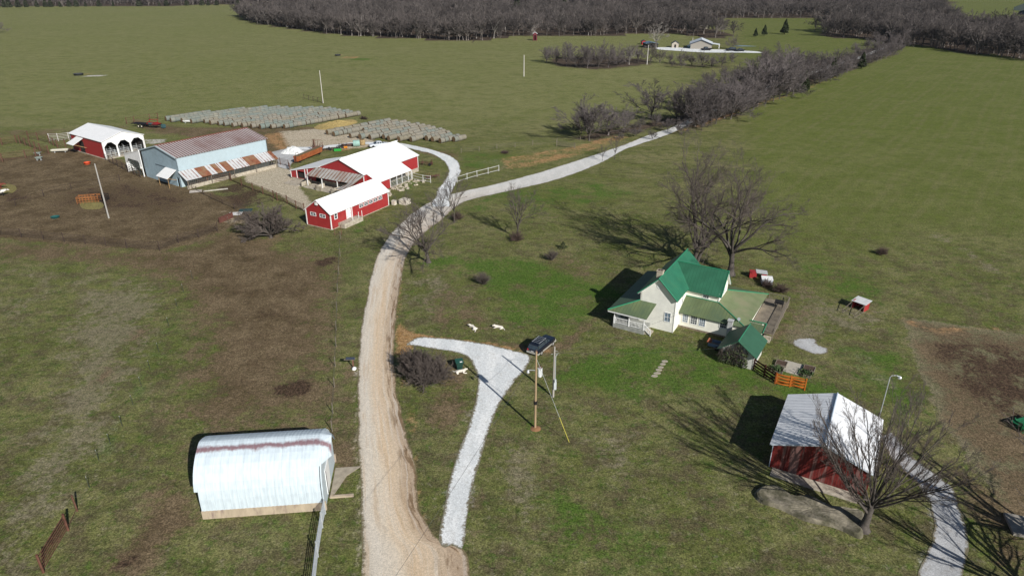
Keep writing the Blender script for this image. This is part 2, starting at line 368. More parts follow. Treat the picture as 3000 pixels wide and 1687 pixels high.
# lusher growth
for pl, w in ((((1180, 480), (1300, 470), (1500, 450), (1620, 490), (1500, 520), (1330, 540), (1200, 510)), .45),
              (((1020, 540), (1010, 620), (1100, 640), (1350, 640), (1500, 700), (1600, 740), (1500, 800), (1400, 840), (1250, 820), (1200, 700), (1050, 670)), .62),
              (((1400, 900), (1600, 860), (1800, 880), (2100, 960), (2180, 1000), (2050, 1080), (1900, 990), (1650, 1000), (1450, 1000), (1380, 960)), .62),
              (((1250, 1000), (1320, 1010), (1400, 1100), (1300, 1100)), .55), (((1330, 1200), (1500, 1220), (1600, 1330), (1750, 1380), (1600, 1449), (1350, 1449)), .55),
              (((2020, 640), (2230, 700), (2250, 780), (2100, 760), (2000, 690)), .5), (((2100, 880), (2280, 880), (2330, 1000), (2350, 1120), (2230, 1060), (2160, 960)), .62),
              (((830, 640), (930, 620), (900, 780), (850, 900), (840, 760)), .5), (((520, 1300), (800, 1290), (800, 1340), (560, 1330)), .5), (((840, 1200), (900, 1200), (900, 1449), (830, 1449)), .45),
              (((1020, 1080), (1110, 1100), (1100, 1200), (1060, 1250)), .55), (((1170, 500), (1260, 520), (1200, 560), (1150, 530)), .5), (((870, 555), (960, 545), (930, 600), (880, 600)), .5),
              (((1150, 380), (1350, 390), (1420, 375), (1300, 420), (1160, 430)), .5), (((760, 1060), (830, 1000), (760, 900), (800, 850), (870, 950), (870, 1060)), .3),
              (((400, 840), (540, 780), (560, 800), (430, 880)), .5), (((880, 145), (940, 148), (930, 154), (880, 152)), .8), (((2450, 1370), (2560, 1400), (2560, 1449), (2450, 1449)), .7), (((1000, 455), (1060, 445), (1040, 485), (1000, 490)), .6)):
    paint('lush', vp(*pl), w, 3)
paint('dark', vp((2430, 1290), (2520, 1340), (2560, 1400), (2540, 1449), (2450, 1449)), .35, 1)
# leaf litter under hedgerow and woods
for hp, hw in ((((1440, 350), (1500, 358), (1600, 335), (1700, 318), (1760, 325), (1850, 297), (1960, 244), (2100, 195), (2250, 140), (2290, 112), (2255, 98), (2190, 118), (2120, 140), (2040, 152), (1960, 165), (1900, 195), (1840, 218), (1780, 248), (1720, 285), (1640, 300), (1560, 318), (1480, 330)), .8),
               (((1365, 152), (1420, 142), (1540, 142), (1640, 150), (1640, 164), (1580, 170), (1500, 177), (1400, 168)), .8), (((1640, 155), (1760, 160), (1850, 160), (1850, 172), (1760, 174), (1660, 168)), .5)):
    paint('leaf', [V(*q) for q in hp], hw, 5)
WOODB = [V(*q) for q in ((596, 46), (640, 58), (700, 68), (800, 82), (900, 93), (1000, 96), (1100, 102), (1190, 106), (1300, 92), (1420, 92), (1600, 88), (1700, 84), (1750, 94), (1830, 96), (1850, 88), (1745, 66), (1738, 47), (2078, 46), (2090, 60), (2080, 80), (2060, 92), (2170, 98), (2280, 112), (2400, 128), (2576, 152), (2800, 170))]
WOOD = WOODB + [(900, 900), (1300, 1500), (1000, 2600), (-1400, 2600), (-1000, 1200), (-620, 985), (-330, 985), (-240, 900)]
P_wood = np.array(WOOD); 
WOODL = [V(*q) for q in ((-300, 19), (0, 19), (300, 16), (600, 13))] + [(-240, 1150), (-300, 1800), (-1800, 1800), (-1300, 1000)]
def inpoly(x, y, poly):
    P = np.array(poly); ins = np.zeros(np.shape(x), bool)
    for a, b in zip(P, np.roll(P, -1, 0)):
        c = ((a[1] > y) != (b[1] > y)); ins ^= c & (x < (b[0] - a[0]) * (y - a[1]) / (b[1] - a[1] + 1e-12) + a[0])
    return ins
far_gap = lambda x, y: ((x > .585 * y) & (y > 700)) | ((x > .61 * y) & (y > 560))
for W_ in (WOOD, WOODL): masks['leaf'] = np.maximum(masks['leaf'], (inpoly(PX, PY, W_) & ~far_gap(PX, PY)) * .95)
line('orange', vp((0, 20), (300, 17), (600, 14)), 3, .45, 4)

nx, ny = len(gx), len(gy)
idx = np.arange(nx * ny).reshape(ny, nx)
F_ = np.stack([idx[:-1, :-1], idx[:-1, 1:], idx[1:, 1:], idx[1:, :-1]], -1).reshape(-1, 4)
ground = npmesh('ground', np.stack([PX, PY, np.zeros_like(PX)], 1), F_, [], smooth=False)
tag(ground, kind='structure')
for an, ks in (('m1', ('mud', 'lush', 'tan', 'orange')), ('m2', ('dark', 'leaf', 'pale', 'dry'))):
    a = ground.data.color_attributes.new(an, 'FLOAT_COLOR', 'POINT')
    a.data.foreach_set('color', np.stack([masks[k] for k in ks], 1).astype(np.float32).ravel())

def _sepy(nt, tc):
    s = _n(nt, 'ShaderNodeSeparateXYZ'); nt.links.new(tc.outputs['Object'], s.inputs[0]); return s.outputs[1]
def ground_mat():
    m = bpy.data.materials.new('pasture_and_soil'); m.use_nodes = True; nt = m.node_tree; L = nt.links; b = nt.nodes['Principled BSDF']
    b.inputs['Roughness'].default_value = .95; b.inputs['Specular IOR Level'].default_value = .08
    tc = _n(nt, 'ShaderNodeTexCoord')
    def noise(sc, det=4, rough=.55, st=(1, 1, 1), rot=0, off=0, dist=0):
        mp = _n(nt, 'ShaderNodeMapping'); mp.inputs['Scale'].default_value = st; mp.inputs['Rotation'].default_value = (0, 0, rot); mp.inputs['Location'].default_value = (off, off * .7, 0)
        L.new(tc.outputs['Object'], mp.inputs[0]); q = _n(nt, 'ShaderNodeTexNoise'); q.inputs['Scale'].default_value = sc; q.inputs['Detail'].default_value = det; q.inputs['Roughness'].default_value = rough
        q.inputs['Distortion'].default_value = dist
        L.new(mp.outputs[0], q.inputs[0]); return q.outputs[0]
    def mr(x, a, c, lo=0., hi=1.):
        q = _n(nt, 'ShaderNodeMapRange', interpolation_type='SMOOTHSTEP'); L.new(x, q.inputs[0])
        for i, v in zip((1, 2, 3, 4), (a, c, lo, hi)): q.inputs[i].default_value = v
        return q.outputs[0]
    def mix(f, a, c, mode='MIX'):
        q = _n(nt, 'ShaderNodeMix', data_type='RGBA', blend_type=mode)
        for s, i in ((f, 0), (a, 6), (c, 7)):
            if isinstance(s, (float, int)): q.inputs[i].default_value = s
            elif isinstance(s, tuple): q.inputs[i].default_value = (*s, 1)
            else: L.new(s, q.inputs[i])
        return q.outputs[2]
    def ma(op, a, c, clamp=False):
        q = _n(nt, 'ShaderNodeMath', operation=op); q.use_clamp = clamp
        for i, s in enumerate((a, c)):
            if isinstance(s, (float, int)): q.inputs[i].default_value = s
            else: L.new(s, q.inputs[i])
        return q.outputs[0]
    big = noise(.011, 3); mid = noise(.07, 5, .6, (1, 1.6, 1), .5); mid2 = noise(.23, 5, .65, off=31); sm = noise(1.3, 6, .7, off=7); fine = noise(7, 4, .7, (1, 1, 1)); streak = noise(.5, 5, .65, (.75, 1.35, 1), .6, 3); tuft = noise(3.2, 5, .75, off=90, dist=.6)
    comb = ma('ADD', ma('MULTIPLY', mid2, .55), ma('MULTIPLY', sm, .45))
    col = mix(mr(mid, .36, .64), (.112, .128, .036), (.185, .180, .076))
    col = mix(ma('MULTIPLY', mr(big, .42, .62), .6), col, (.118, .138, .034))
    col = mix(ma('MULTIPLY', mr(comb, .46, .64), .62), col, (.215, .192, .108))
    col = mix(ma('MULTIPLY', mr(streak, .46, .64), .7), col, (.066, .076, .026))
    col = mix(ma('MULTIPLY', mr(noise(.9, 5, .7, off=55), .56, .68), .5), col, (.060, .092, .020))
    near = mr(_sepy(nt, tc), 190, 60)
    col = mix(ma('MULTIPLY', mr(noise(.33, 6, .7, off=140), .44, .62), ma('ADD', ma('MULTIPLY', near, .62), .06)), col, (.100, .078, .050))
    col = mix(ma('MULTIPLY', mr(noise(.8, 6, .75, off=201), .50, .66), ma('ADD', ma('MULTIPLY', near, .6), .15)), col, (.060, .108, .018))
    col = mix(ma('MULTIPLY', mr(noise(1.7, 5, .7, off=260), .54, .68), .5), col, (.24, .215, .15))
    sep = _n(nt, 'ShaderNodeSeparateXYZ'); L.new(tc.outputs['Object'], sep.inputs[0])
    MX, MY = sep.outputs[0], sep.outputs[1]
    cross = ma('ADD', ma('MULTIPLY', MX, .80), ma('MULTIPLY', MY, -.60)); wob = ma('MULTIPLY', noise(.02, 2), 9)
    ln = ma('SINE', ma('ADD', ma('MULTIPLY', cross, 2.3), wob), 0.0); ln2 = ma('SINE', ma('ADD', ma('MULTIPLY', cross, .8), wob), 0.0)
    inr = ma('MULTIPLY', mr(ma('SUBTRACT', MX, ma('MULTIPLY', MY, .30)), 2, 14), mr(MY, 95, 125))
    inl = ma('MULTIPLY', mr(ma('SUBTRACT', ma('MULTIPLY', MY, .28), MX), 0, 25), mr(MY, 165, 240))
    col = mix(ma('MULTIPLY', ma('MULTIPLY', inl, .5), mr(mid2, .3, .6, .4, 1.)), col, (.215, .225, .092))
    fm = ma('MULTIPLY', ma('MULTIPLY', mr(ma('ADD', ln, ma('MULTIPLY', ln2, .7)), -.4, 1.5), inr), mr(mid2, .35, .65, .05, .5))
    col = mix(ma('MULTIPLY', inr, .5), col, (.105, .138, .026))
    col = mix(fm, col, (.165, .160, .070))
    a1 = _n(nt, 'ShaderNodeVertexColor', layer_name='m1'); a2 = _n(nt, 'ShaderNodeVertexColor', layer_name='m2')
    s1 = _n(nt, 'ShaderNodeSeparateColor'); s2 = _n(nt, 'ShaderNodeSeparateColor'); L.new(a1.outputs[0], s1.inputs[0]); L.new(a2.outputs[0], s2.inputs[0])
    def msk(w, amt=.75, n=None, lo=.3, hi=.7): return mr(ma('ADD', w, ma('MULTIPLY', ma('SUBTRACT', n or comb, .5), amt * 4.2)), lo, hi)
    w = dict(mud=s1.outputs[0], lush=s1.outputs[1], tan=s1.outputs[2], orange=a1.outputs[1], dark=s2.outputs[0], leaf=s2.outputs[1], pale=s2.outputs[2], dry=a2.outputs[1])
    def gate(k): return mr(w[k], .02, .42)   # nothing where the mask is empty
    def lay(col, k, c0, c1, amt, n=None, nn=None, mx=1.0, lo=.3, hi=.7):
        f = ma('MULTIPLY', ma('MULTIPLY', msk(w[k], amt, n, lo, hi), gate(k)), mx)
        return mix(f, col, mix(mr(nn or sm, .35, .65), c0, c1))
    col = lay(col, 'lush', (.048, .118, .012), (.075, .130, .020), .8, mx=.82)
    col = lay(col, 'dry', (.15, .135, .085), (.24, .212, .145), .7, comb, sm, mx=.7)
    col = lay(col, 'mud', (.075, .050, .030), (.185, .138, .085), .6, nn=comb, mx=.92)
    col = lay(col, 'leaf', (.045, .034, .028), (.10, .075, .055), .5, nn=mid2)
    col = lay(col, 'orange', (.32, .165, .065), (.42, .27, .14), .6, mx=.8)
    col = lay(col, 'tan', (.40, .345, .26), (.52, .46, .36), .4, mx=.92)
    col = lay(col, 'dark', (.038, .025, .018), (.085, .055, .038), .8, nn=tuft, mx=.9)
    col = lay(col, 'pale', (.42, .40, .37), (.58, .56, .53), .5, mx=.9)
    # blade-scale mottling of the cover itself
    v1 = mr(fine, .3, .7, .5, 1.5); v2 = mr(tuft, .32, .68, .62, 1.38)
    q = _n(nt, 'ShaderNodeCombineColor'); pr = ma('MULTIPLY', v1, v2)
    for i in range(3): L.new(pr, q.inputs[i])
    col = mix(1.0, col, q.outputs[0], 'MULTIPLY')
    L.new(col, b.inputs['Base Color'])
    bp = _n(nt, 'ShaderNodeBump'); bp.inputs['Strength'].default_value = .55; bp.inputs['Distance'].default_value = .12
    L.new(ma('ADD', ma('MULTIPLY', fine, .5), ma('ADD', tuft, ma('MULTIPLY', sm, .8))), bp.inputs['Height']); L.new(bp.outputs[0], b.inputs['Normal'])
    return m
ground.data.materials.append(ground_mat())

# ------------------------------------------------------------------ roads (sheets just above the ground)
def gravel_mat(name, c, c_a, c_b, wear=None):
    m = bpy.data.materials.new(name); m.use_nodes = True; nt = m.node_tree; L = nt.links; b = nt.nodes['Principled BSDF']
    b.inputs['Roughness'].default_value = .95; b.inputs['Specular IOR Level'].default_value = .1
    tc = _n(nt, 'ShaderNodeTexCoord')
    def noise(sc, det=5, st=(1, 1, 1), r=.6):
        mp = _n(nt, 'ShaderNodeMapping'); mp.inputs['Scale'].default_value = st; L.new(tc.outputs['Object'], mp.inputs[0])
        q = _n(nt, 'ShaderNodeTexNoise'); q.inputs['Scale'].default_value = sc; q.inputs['Detail'].default_value = det; q.inputs['Roughness'].default_value = r; L.new(mp.outputs[0], q.inputs[0]); return q.outputs[0]
    def mr(x, a, c_, lo=0., hi=1.):
        q = _n(nt, 'ShaderNodeMapRange', interpolation_type='SMOOTHSTEP'); L.new(x, q.inputs[0])
        for i, v in zip((1, 2, 3, 4), (a, c_, lo, hi)): q.inputs[i].default_value = v
        return q.outputs[0]
    def mix(f, a, c_, mode='MIX'):
        q = _n(nt, 'ShaderNodeMix', data_type='RGBA', blend_type=mode)
        for s, i in ((f, 0), (a, 6), (c_, 7)):
            if isinstance(s, (float, int)): q.inputs[i].default_value = s
            elif isinstance(s, tuple): q.inputs[i].default_value = (*s, 1)
            else: L.new(s, q.inputs[i])
        return q.outputs[2]
    def ma(op, a, c_):
        q = _n(nt, 'ShaderNodeMath', operation=op)
        for i, s in enumerate((a, c_)):
            if isinstance(s, (float, int)): q.inputs[i].default_value = s
            else: L.new(s, q.inputs[i])
        return q.outputs[0]
    n1 = noise(.35, 5, (1.6, .5, 1)); n2 = noise(1.1, 6, r=.7); n3 = noise(9, 4, r=.75); n4 = noise(3.5, 5, r=.7)
    col = mix(mr(n1, .4, .65), c, c_a); col = mix(ma('MULTIPLY', mr(n2, .52, .68), .6), col, c_b)
    if wear:
        at = _n(nt, 'ShaderNodeAttribute', attribute_name='across'); al = _n(nt, 'ShaderNodeAttribute', attribute_name='along'); cx = _n(nt, 'ShaderNodeCombineXYZ'); L.new(at.outputs['Fac'], cx.inputs[0]); L.new(al.outputs['Fac'], cx.inputs[1])
        def along_noise(sx, sy, det=5, off=0):
            mp = _n(nt, 'ShaderNodeMapping'); mp.inputs['Scale'].default_value = (sx, sy, 1); mp.inputs['Location'].default_value = (off, off, 0); L.new(cx.outputs[0], mp.inputs[0]); q = _n(nt, 'ShaderNodeTexNoise'); q.inputs['Scale'].default_value = 1; q.inputs['Detail'].default_value = det; q.inputs['Roughness'].default_value = .6; L.new(mp.outputs[0], q.inputs[0]); return q.outputs[0]
        nn = along_noise(3, .12)
        x = ma('ADD', at.outputs['Fac'], ma('MULTIPLY', ma('SUBTRACT', nn, .5), .35))
        cr = _n(nt, 'ShaderNodeValToRGB'); L.new(x, cr.inputs[0]); el = cr.color_ramp.elements
        while len(el) < len(wear): el.new(.5)
        for e, (p, cc) in zip(el, wear): e.position = p; e.color = (*cc, 1)
        q = _n(nt, 'ShaderNodeAttribute', attribute_name='dirt')
        col = mix(ma('MULTIPLY', q.outputs['Fac'], .85), col, cr.outputs[0])
        col = mix(ma('MULTIPLY', ma('MULTIPLY', mr(along_noise(9, .14, 6, 5), .52, .64), q.outputs['Fac']), .5), col, (.50, .37, .24))
        col = mix(ma('MULTIPLY', mr(along_noise(14, .06, 5, 11), .5, .62), .3), col, (.70, .68, .63))
        col = mix(ma('MULTIPLY', ma('MULTIPLY', mr(along_noise(12, .3, 6, 23), .5, .6), mr(at.outputs['Fac'], .62, .9)), q.outputs['Fac']), col, (.22, .15, .09))
    ed = _n(nt, 'ShaderNodeAttribute', attribute_name='edge')
    thin = mr(ma('ADD', ed.outputs['Fac'], ma('MULTIPLY', ma('SUBTRACT', ma('ADD', ma('MULTIPLY', n4, .5), ma('MULTIPLY', n2, .5)), .5), 2.6)), .1, .55, 1., 0.)
    col = mix(ma('MULTIPLY', thin, .9), col, mix(mr(n4, .4, .6), (.17, .135, .075), (.115, .110, .045)))
    v = ma('MULTIPLY', mr(n3, .3, .7, .8, 1.18), mr(n4, .3, .7, .88, 1.1)); cc = _n(nt, 'ShaderNodeCombineColor')
    for i in range(3): L.new(v, cc.inputs[i])
    col = mix(1.0, col, cc.outputs[0], 'MULTIPLY'); L.new(col, b.inputs['Base Color'])
    bp = _n(nt, 'ShaderNodeBump'); bp.inputs['Strength'].default_value = .5; bp.inputs['Distance'].default_value = .05; L.new(n3, bp.inputs['Height']); L.new(bp.outputs[0], b.inputs['Normal'])
    return m
LANE = gravel_mat('lane_gravel', (.58, .59, .58), (.66, .66, .65), (.50, .49, .45),
                  wear=((0, (.46, .40, .31)), (.12, (.64, .57, .47)), (.32, (.66, .56, .43)), (.5, (.66, .49, .31)), (.68, (.60, .46, .31)), (.83, (.44, .31, .19)), (1, (.36, .25, .15))))
WGRAV = gravel_mat('white_gravel', (.66, .69, .70), (.78, .80, .80), (.56, .56, .54))
GGRAV = gravel_mat('grey_gravel', (.40, .41, .42), (.50, .51, .52), (.30, .28, .25))
def ribbon(name, lft, rgt, z, m, dirt, seed=1, amp=.16, cols=12, step=.5):
    a = smoothpoly(lft, False, step); b = smoothpoly(rgt, False, step); n = int(max(len(a), len(b)))
    def rs(p):
        s = np.r_[0, np.cumsum(np.hypot(*np.diff(p, axis=0).T))]; t = np.linspace(0, s[-1], n); return np.stack([np.interp(t, s, p[:, 0]), np.interp(t, s, p[:, 1])], 1)
    a = rs(a); b = rs(b); r = np.random.RandomState(seed)
    def jit():
        w = np.zeros(n)
        for per, am in ((2, .55), (5, .6), (13, .45), (31, .3)):
            c = r.randn(n // per + 3); w += am * np.interp(np.arange(n) / per, np.arange(len(c)), c)
        return w * amp
    d = (b - a); wd = np.linalg.norm(d, axis=1)[:, None]; d = d / wd
    a = a + d * jit()[:, None]; b = b + d * jit()[:, None]
    t = np.linspace(0, 1, cols + 1)
    t = np.clip((1 - np.cos(np.linspace(0, 1, cols + 1) * pi)) / 2 * .6 + np.linspace(0, 1, cols + 1) * .4, 0, 1); P = a[:, None, :] * (1 - t)[None, :, None] + b[:, None, :] * t[None, :, None]
    V_ = np.concatenate([P.reshape(-1, 2), np.full((n * (cols + 1), 1), z)], 1)
    ix = np.arange(n * (cols + 1)).reshape(n, cols + 1)
    F_ = np.stack([ix[:-1, :-1], ix[:-1, 1:], ix[1:, 1:], ix[1:, :-1]], -1).reshape(-1, 4)
    o = npmesh(name, V_, F_, m, smooth=False)
    at = o.data.attributes.new('across', 'FLOAT', 'POINT'); at.data.foreach_set('value', np.tile(t, n).astype(np.float32))
    cm = (a + b) / 2; sl = np.r_[0, np.cumsum(np.hypot(*np.diff(cm, axis=0).T))]; at = o.data.attributes.new('along', 'FLOAT', 'POINT'); at.data.foreach_set('value', np.repeat(sl, cols + 1).astype(np.float32))
    at = o.data.attributes.new('edge', 'FLOAT', 'POINT'); at.data.foreach_set('value', np.clip(np.minimum(t, 1 - t)[None, :] * wd / .6, 0, 1).astype(np.float32).ravel())
    s = np.linspace(0, 1, n); dd = np.interp(s, [q[0] for q in dirt], [q[1] for q in dirt])
    at = o.data.attributes.new('dirt', 'FLOAT', 'POINT'); at.data.foreach_set('value', np.repeat(dd, cols + 1).astype(np.float32))
    return tag(o, kind='structure')
ribbon('lane', vp((918, 1520), (915, 1400), (908, 1250), (903, 1100), (900, 980), (905, 870), (918, 770), (935, 690), (950, 640), (975, 598), (1005, 566), (1040, 535), (1075, 512), (1140, 487), (1240, 465), (1350, 436), (1480, 395), (1560, 368), (1640, 337), (1690, 321), (1752, 289), (1848, 249), (1960, 207), (2068, 171), (2168, 140), (2250, 106)),
       vp((1200, 1520), (1182, 1440), (1172, 1385), (1105, 1356), (1060, 1290), (1050, 1235), (1045, 1180), (1020, 1080), (1000, 980), (992, 880), (1000, 780), (1010, 700), (1022, 650), (1045, 610), (1078, 578), (1110, 555), (1165, 510), (1260, 485), (1390, 455), (1500, 416), (1580, 374), (1665, 345), (1710, 326), (1770, 295), (1868, 253), (1978, 211), (2082, 174), (2180, 142), (2256, 109)), .024, LANE, [(0, 1), (.10, .95), (.17, .5), (.23, .1), (.3, 0), (1, 0)], 3, .09)
def patch(name, pts, z, m, amp=.12, seed=1, step=.4, kind='structure', inset=.6):
    from mathutils.geometry import delaunay_2d_cdt
    p = smoothpoly(pts, True, step, seed, amp); g_ = step * 1.1
    xs, ys = np.meshgrid(np.arange(p[:, 0].min(), p[:, 0].max(), g_), np.arange(p[:, 1].min(), p[:, 1].max(), g_)); q = np.stack([xs.ravel(), ys.ravel()], 1)
    def sd(q):
        best = np.full(len(q), 1e9); ins = np.zeros(len(q), bool)
        for a, c in zip(p, np.roll(p, -1, 0)):
            e = c - a; t = np.clip(((q - a) @ e) / ((e ** 2).sum() + 1e-9), 0, 1); best = np.minimum(best, np.hypot(*(q - a - t[:, None] * e).T))
            cc = (a[1] > q[:, 1]) != (c[1] > q[:, 1]); ins ^= cc & (q[:, 0] < (c[0] - a[0]) * (q[:, 1] - a[1]) / (c[1] - a[1] + 1e-12) + a[0])
        return np.where(ins, best, -best)
    s_ = sd(q); q = q[s_ > g_ * .45]; V2 = [Vector(v) for v in p] + [Vector(v) for v in q]
    r_ = delaunay_2d_cdt(V2, [], [list(range(len(p)))], 1, 1e-4)
    co = np.array([tuple(v) for v in r_[0]]); me = bpy.data.meshes.new(name); me.from_pydata([(x, y, z) for x, y in co], [], [tuple(f) for f in r_[2]]); me.materials.append(m); me.update()
    at = me.attributes.new('edge', 'FLOAT', 'POINT'); at.data.foreach_set('value', np.clip(sd(co) / inset, 0, 1).astype(np.float32))
    if me.polygons[0].normal.z < 0: me.flip_normals()
    o = bpy.data.objects.new(name, me); COL.objects.link(o); return tag(o, kind=kind)
patch('gravel_driveway', vp((1026, 868), (1034, 860), (1060, 849), (1150, 855), (1220, 866), (1290, 882), (1332, 897), (1318, 925), (1290, 955), (1268, 995), (1236, 1060), (1212, 1130), (1190, 1220), (1175, 1310), (1170, 1368), (1158, 1384), (1138, 1372), (1120, 1380), (1102, 1362), (1113, 1300), (1128, 1220), (1145, 1150), (1170, 1080), (1188, 1010), (1195, 955), (1183, 915), (1160, 893), (1100, 880), (1055, 874)), .032, WGRAV, .10, 5)
ribbon('barn_loop_track', vp((1085, 520), (1100, 480), (1122, 450), (1128, 425), (1112, 402), (1075, 385), (1020, 372), (960, 364), (900, 364), (850, 370), (790, 377), (722, 378)),
       vp((1135, 520), (1135, 490), (1150, 455), (1158, 425), (1146, 400), (1105, 382), (1040, 366), (975, 358), (900, 358), (850, 363), (790, 369), (722, 370)), .028, WGRAV, [(0, 0), (1, 0)], 8, .14)
patch('barnyard_apron', vp((680, 385), (735, 372), (800, 372), (800, 384), (742, 404), (725, 425), (700, 420), (690, 402)), .02, GGRAV, .25, 9)
ribbon('shed_track', vp((2215, 1100), (2250, 1155), (2310, 1215), (2345, 1275), (2350, 1340), (2322, 1410), (2285, 1500)),
       vp((2250, 1085), (2300, 1150), (2385, 1215), (2420, 1285), (2432, 1360), (2425, 1430), (2400, 1510)), .026, GGRAV, [(0, 0), (1, 0)], 12, .13)
patch('gravel_pad', vp((1998, 855), (2015, 850), (2050, 852), (2062, 868), (2085, 875), (2085, 890), (2050, 892), (2018, 880), (1994, 866)), .02, GGRAV, .09, 14, .3, inset=.6)
patch('far_drive', vp((1655, 119.5), (1740, 121.5), (1780, 124.5), (1830, 126), (1900, 130), (1915, 134), (1850, 133), (1770, 132.5), (1700, 128.5), (1655, 125)), .05, WGRAV, .3, 15, 1.5, inset=.3)
WATER = mat('pond_water', (.05, .09, .14), .05, .1, spec=1)
patch('pond', vp((2165 * .861, 114.6), (1890, 116), (1905, 117.5), (1850, 117.2)), .03, WATER, .3, 16, 1.5, inset=.2)
# ------------------------------------------------------------------ bare trees
def grow(seed, H, trunk=.25, limbs=7, spread=.7, lv=((7, .5, .55), (6, .5, .6), (6, .5, .6)), r0=None, up=.15, wig=.12, twr=.012, limb_up=.0, lean=0, multi=1, droop=0.0, tmin=.35, sides=(8, 6, 4, 3, 3, 3), limb_r=1.0):
    """returns (trunk verts, faces), (crown verts, faces); lv: (children, length ratio, angle) per level"""
    rs = np.random.RandomState(seed); r0 = r0 or H * .022
    def nrm(a): return a / (np.linalg.norm(a, axis=-1, keepdims=True) + 1e-9)
    def poly(P, D, Ln, k, wig, up):
        pts = [P]; d = D.copy(); p = P.copy()
        for i in range(k):
            d = nrm(d + rs.randn(*d.shape) * wig + np.array([0, 0, up])); p = p + d * (Ln / k)[:, None]; pts.append(p)
        return np.stack(pts, 1)
    def mesh(PL, RA, k, off):
        n, m, _ = PL.shape
        T = np.gradient(PL, axis=1); T = nrm(T); ref = np.array([.37, .53, .76]); A = nrm(np.cross(T, ref)); B = np.cross(T, A)
        an = np.arange(k) * 2 * pi / k
        V_ = PL[:, :, None, :] + (A[:, :, None, :] * np.cos(an)[None, None, :, None] + B[:, :, None, :] * np.sin(an)[None, None, :, None]) * RA[:, :, None, None]
        ix = off + np.arange(n * m * k).reshape(n, m, k)
        F = np.stack([ix[:, :-1, :], np.roll(ix, -1, 2)[:, :-1, :], np.roll(ix, -1, 2)[:, 1:, :], ix[:, 1:, :]], -1).reshape(-1, 4)
        return V_.reshape(-1, 3), F
    tl = H * trunk; P = np.zeros((multi, 3)); P[:, 2] = -.15
    D = nrm(np.stack([rs.randn(multi) * (.12 if multi > 1 else .03) + lean, rs.randn(multi) * (.12 if multi > 1 else .03), np.ones(multi)], 1))
    if multi > 1: P[:, :2] = rs.randn(multi, 2) * r0 * 1.2
    PL = poly(P, D, np.full(multi, tl), 6, .05, .02); t = np.linspace(0, 1, 7)
    RA = np.tile(r0 * (1.35 * np.exp(-t * 9) + 1 - .25 * t), (multi, 1)) * rs.uniform(.7, 1, (multi, 1))
    tv = [];
    tv.append(mesh(PL, RA, sides[0], 0)); offt = len(tv[0][0]); cv = []; offc = 0
    # limbs
    n = limbs * multi; par = np.repeat(np.arange(multi), limbs)
    tt = rs.uniform(.62, 1, n); tt[:multi] = 1; iv = tt * 6; i0 = np.minimum(iv.astype(int), 5); f = (iv - i0)[:, None]
    P = PL[par, i0] * (1 - f) + PL[par, i0 + 1] * f; Rp = RA[par, i0]
    az = np.arange(n) * 2.4 + rs.rand(n) * .8; sp = spread * (.25 + .75 * rs.rand(n) ** .8) * (1.1 - .35 * (tt - .6)); sp[:multi] *= .3
    D = np.stack([np.sin(sp) * np.cos(az), np.sin(sp) * np.sin(az), np.cos(sp)], 1); D = nrm(D + PL[par, -1] * 0 + np.array([lean, 0, 0]))
    Ln = H * (1 - trunk) * rs.uniform(.62, .92, n) * (1 - .12 * sp)
    PL = poly(P, D, Ln, 8, wig, limb_up); t = np.linspace(0, 1, 9); R0 = Rp * limb_r * rs.uniform(.45, .7, n); RA = R0[:, None] * (1 - .82 * t)[None, :] + twr
    a = mesh(PL, RA, sides[1], offt); tv.append(a)
    for li, (m, lr, an) in enumerate(lv):
        n0, k0, _ = PL.shape; n = n0 * m; par = np.repeat(np.arange(n0), m)
        tt = (np.tile(np.linspace(tmin, 1, m), n0) + rs.uniform(-.05, .05, n)).clip(.15, 1)
        iv = tt * (k0 - 1); i0 = np.minimum(iv.astype(int), k0 - 2); f = (iv - i0)[:, None]
        P = PL[par, i0] * (1 - f) + PL[par, i0 + 1] * f; Tn = nrm(PL[par, i0 + 1] - PL[par, i0]); Rp = RA[par, i0]
        side = nrm(np.cross(Tn, rs.randn(n, 3))); ang = an * rs.uniform(.55, 1.25, n)
        D = Tn * np.cos(ang)[:, None] + side * np.sin(ang)[:, None]; D[:, 2] -= droop * (li == len(lv) - 1)
        D = nrm(D)
        Ln2 = Ln[par] * lr * (1.12 - .5 * tt) * rs.uniform(.65, 1.15, n); Ln = Ln2
        last = li >= len(lv) - 2; k = 2 if last else 4
        PL = poly(P, D, Ln, k, wig * 1.1, up * .4); t = np.linspace(0, 1, k + 1)
        R0 = np.minimum(Rp * .62, Ln * .02 + twr); R0 = np.maximum(R0, twr); RA = R0[:, None] * (1 - .6 * t)[None, :]
        a = mesh(PL, RA, sides[min(2 + li, 5)], offc); cv.append(a); offc += len(a[0])
    cat = lambda L_: (np.concatenate([q[0] for q in L_]), np.concatenate([q[1] for q in L_]))
    return cat(tv), cat(cv)
def tree_obj(name, label, g, loc, mats=(None, None), group=None, cat='tree', scale=1, rz=0, shrub=False):
    root = thing(name, label, cat, loc, rz, group)
    (tv, tf), (cv, cf) = g
    a = npmesh('trunk' if not shrub else 'stem', tv, tf, mats[0] or BARK, root); b = npmesh('crown' if not shrub else 'twigs', cv, cf, mats[1] or TWIG, root)
    root.scale = (scale,) * 3; reg(root, a, b); return root
def tree_copy(src, label, loc, scale=1, rz=0, group=None, sz=None, cat=None):
    c = src.copy(); COL.objects.link(c); c.location = (*loc, 0); c.scale = (scale, scale, sz or scale); c.rotation_euler = (0, 0, rz); c['label'] = label
    if group: c['group'] = group
    elif 'group' in c: del c['group']
    if cat: c['category'] = cat
    ks = []
    for k in ALLK[src.name]:
        q = k.copy(); COL.objects.link(q); q.parent = c; ks.append(q)
    ALLK[c.name] = ks; return c
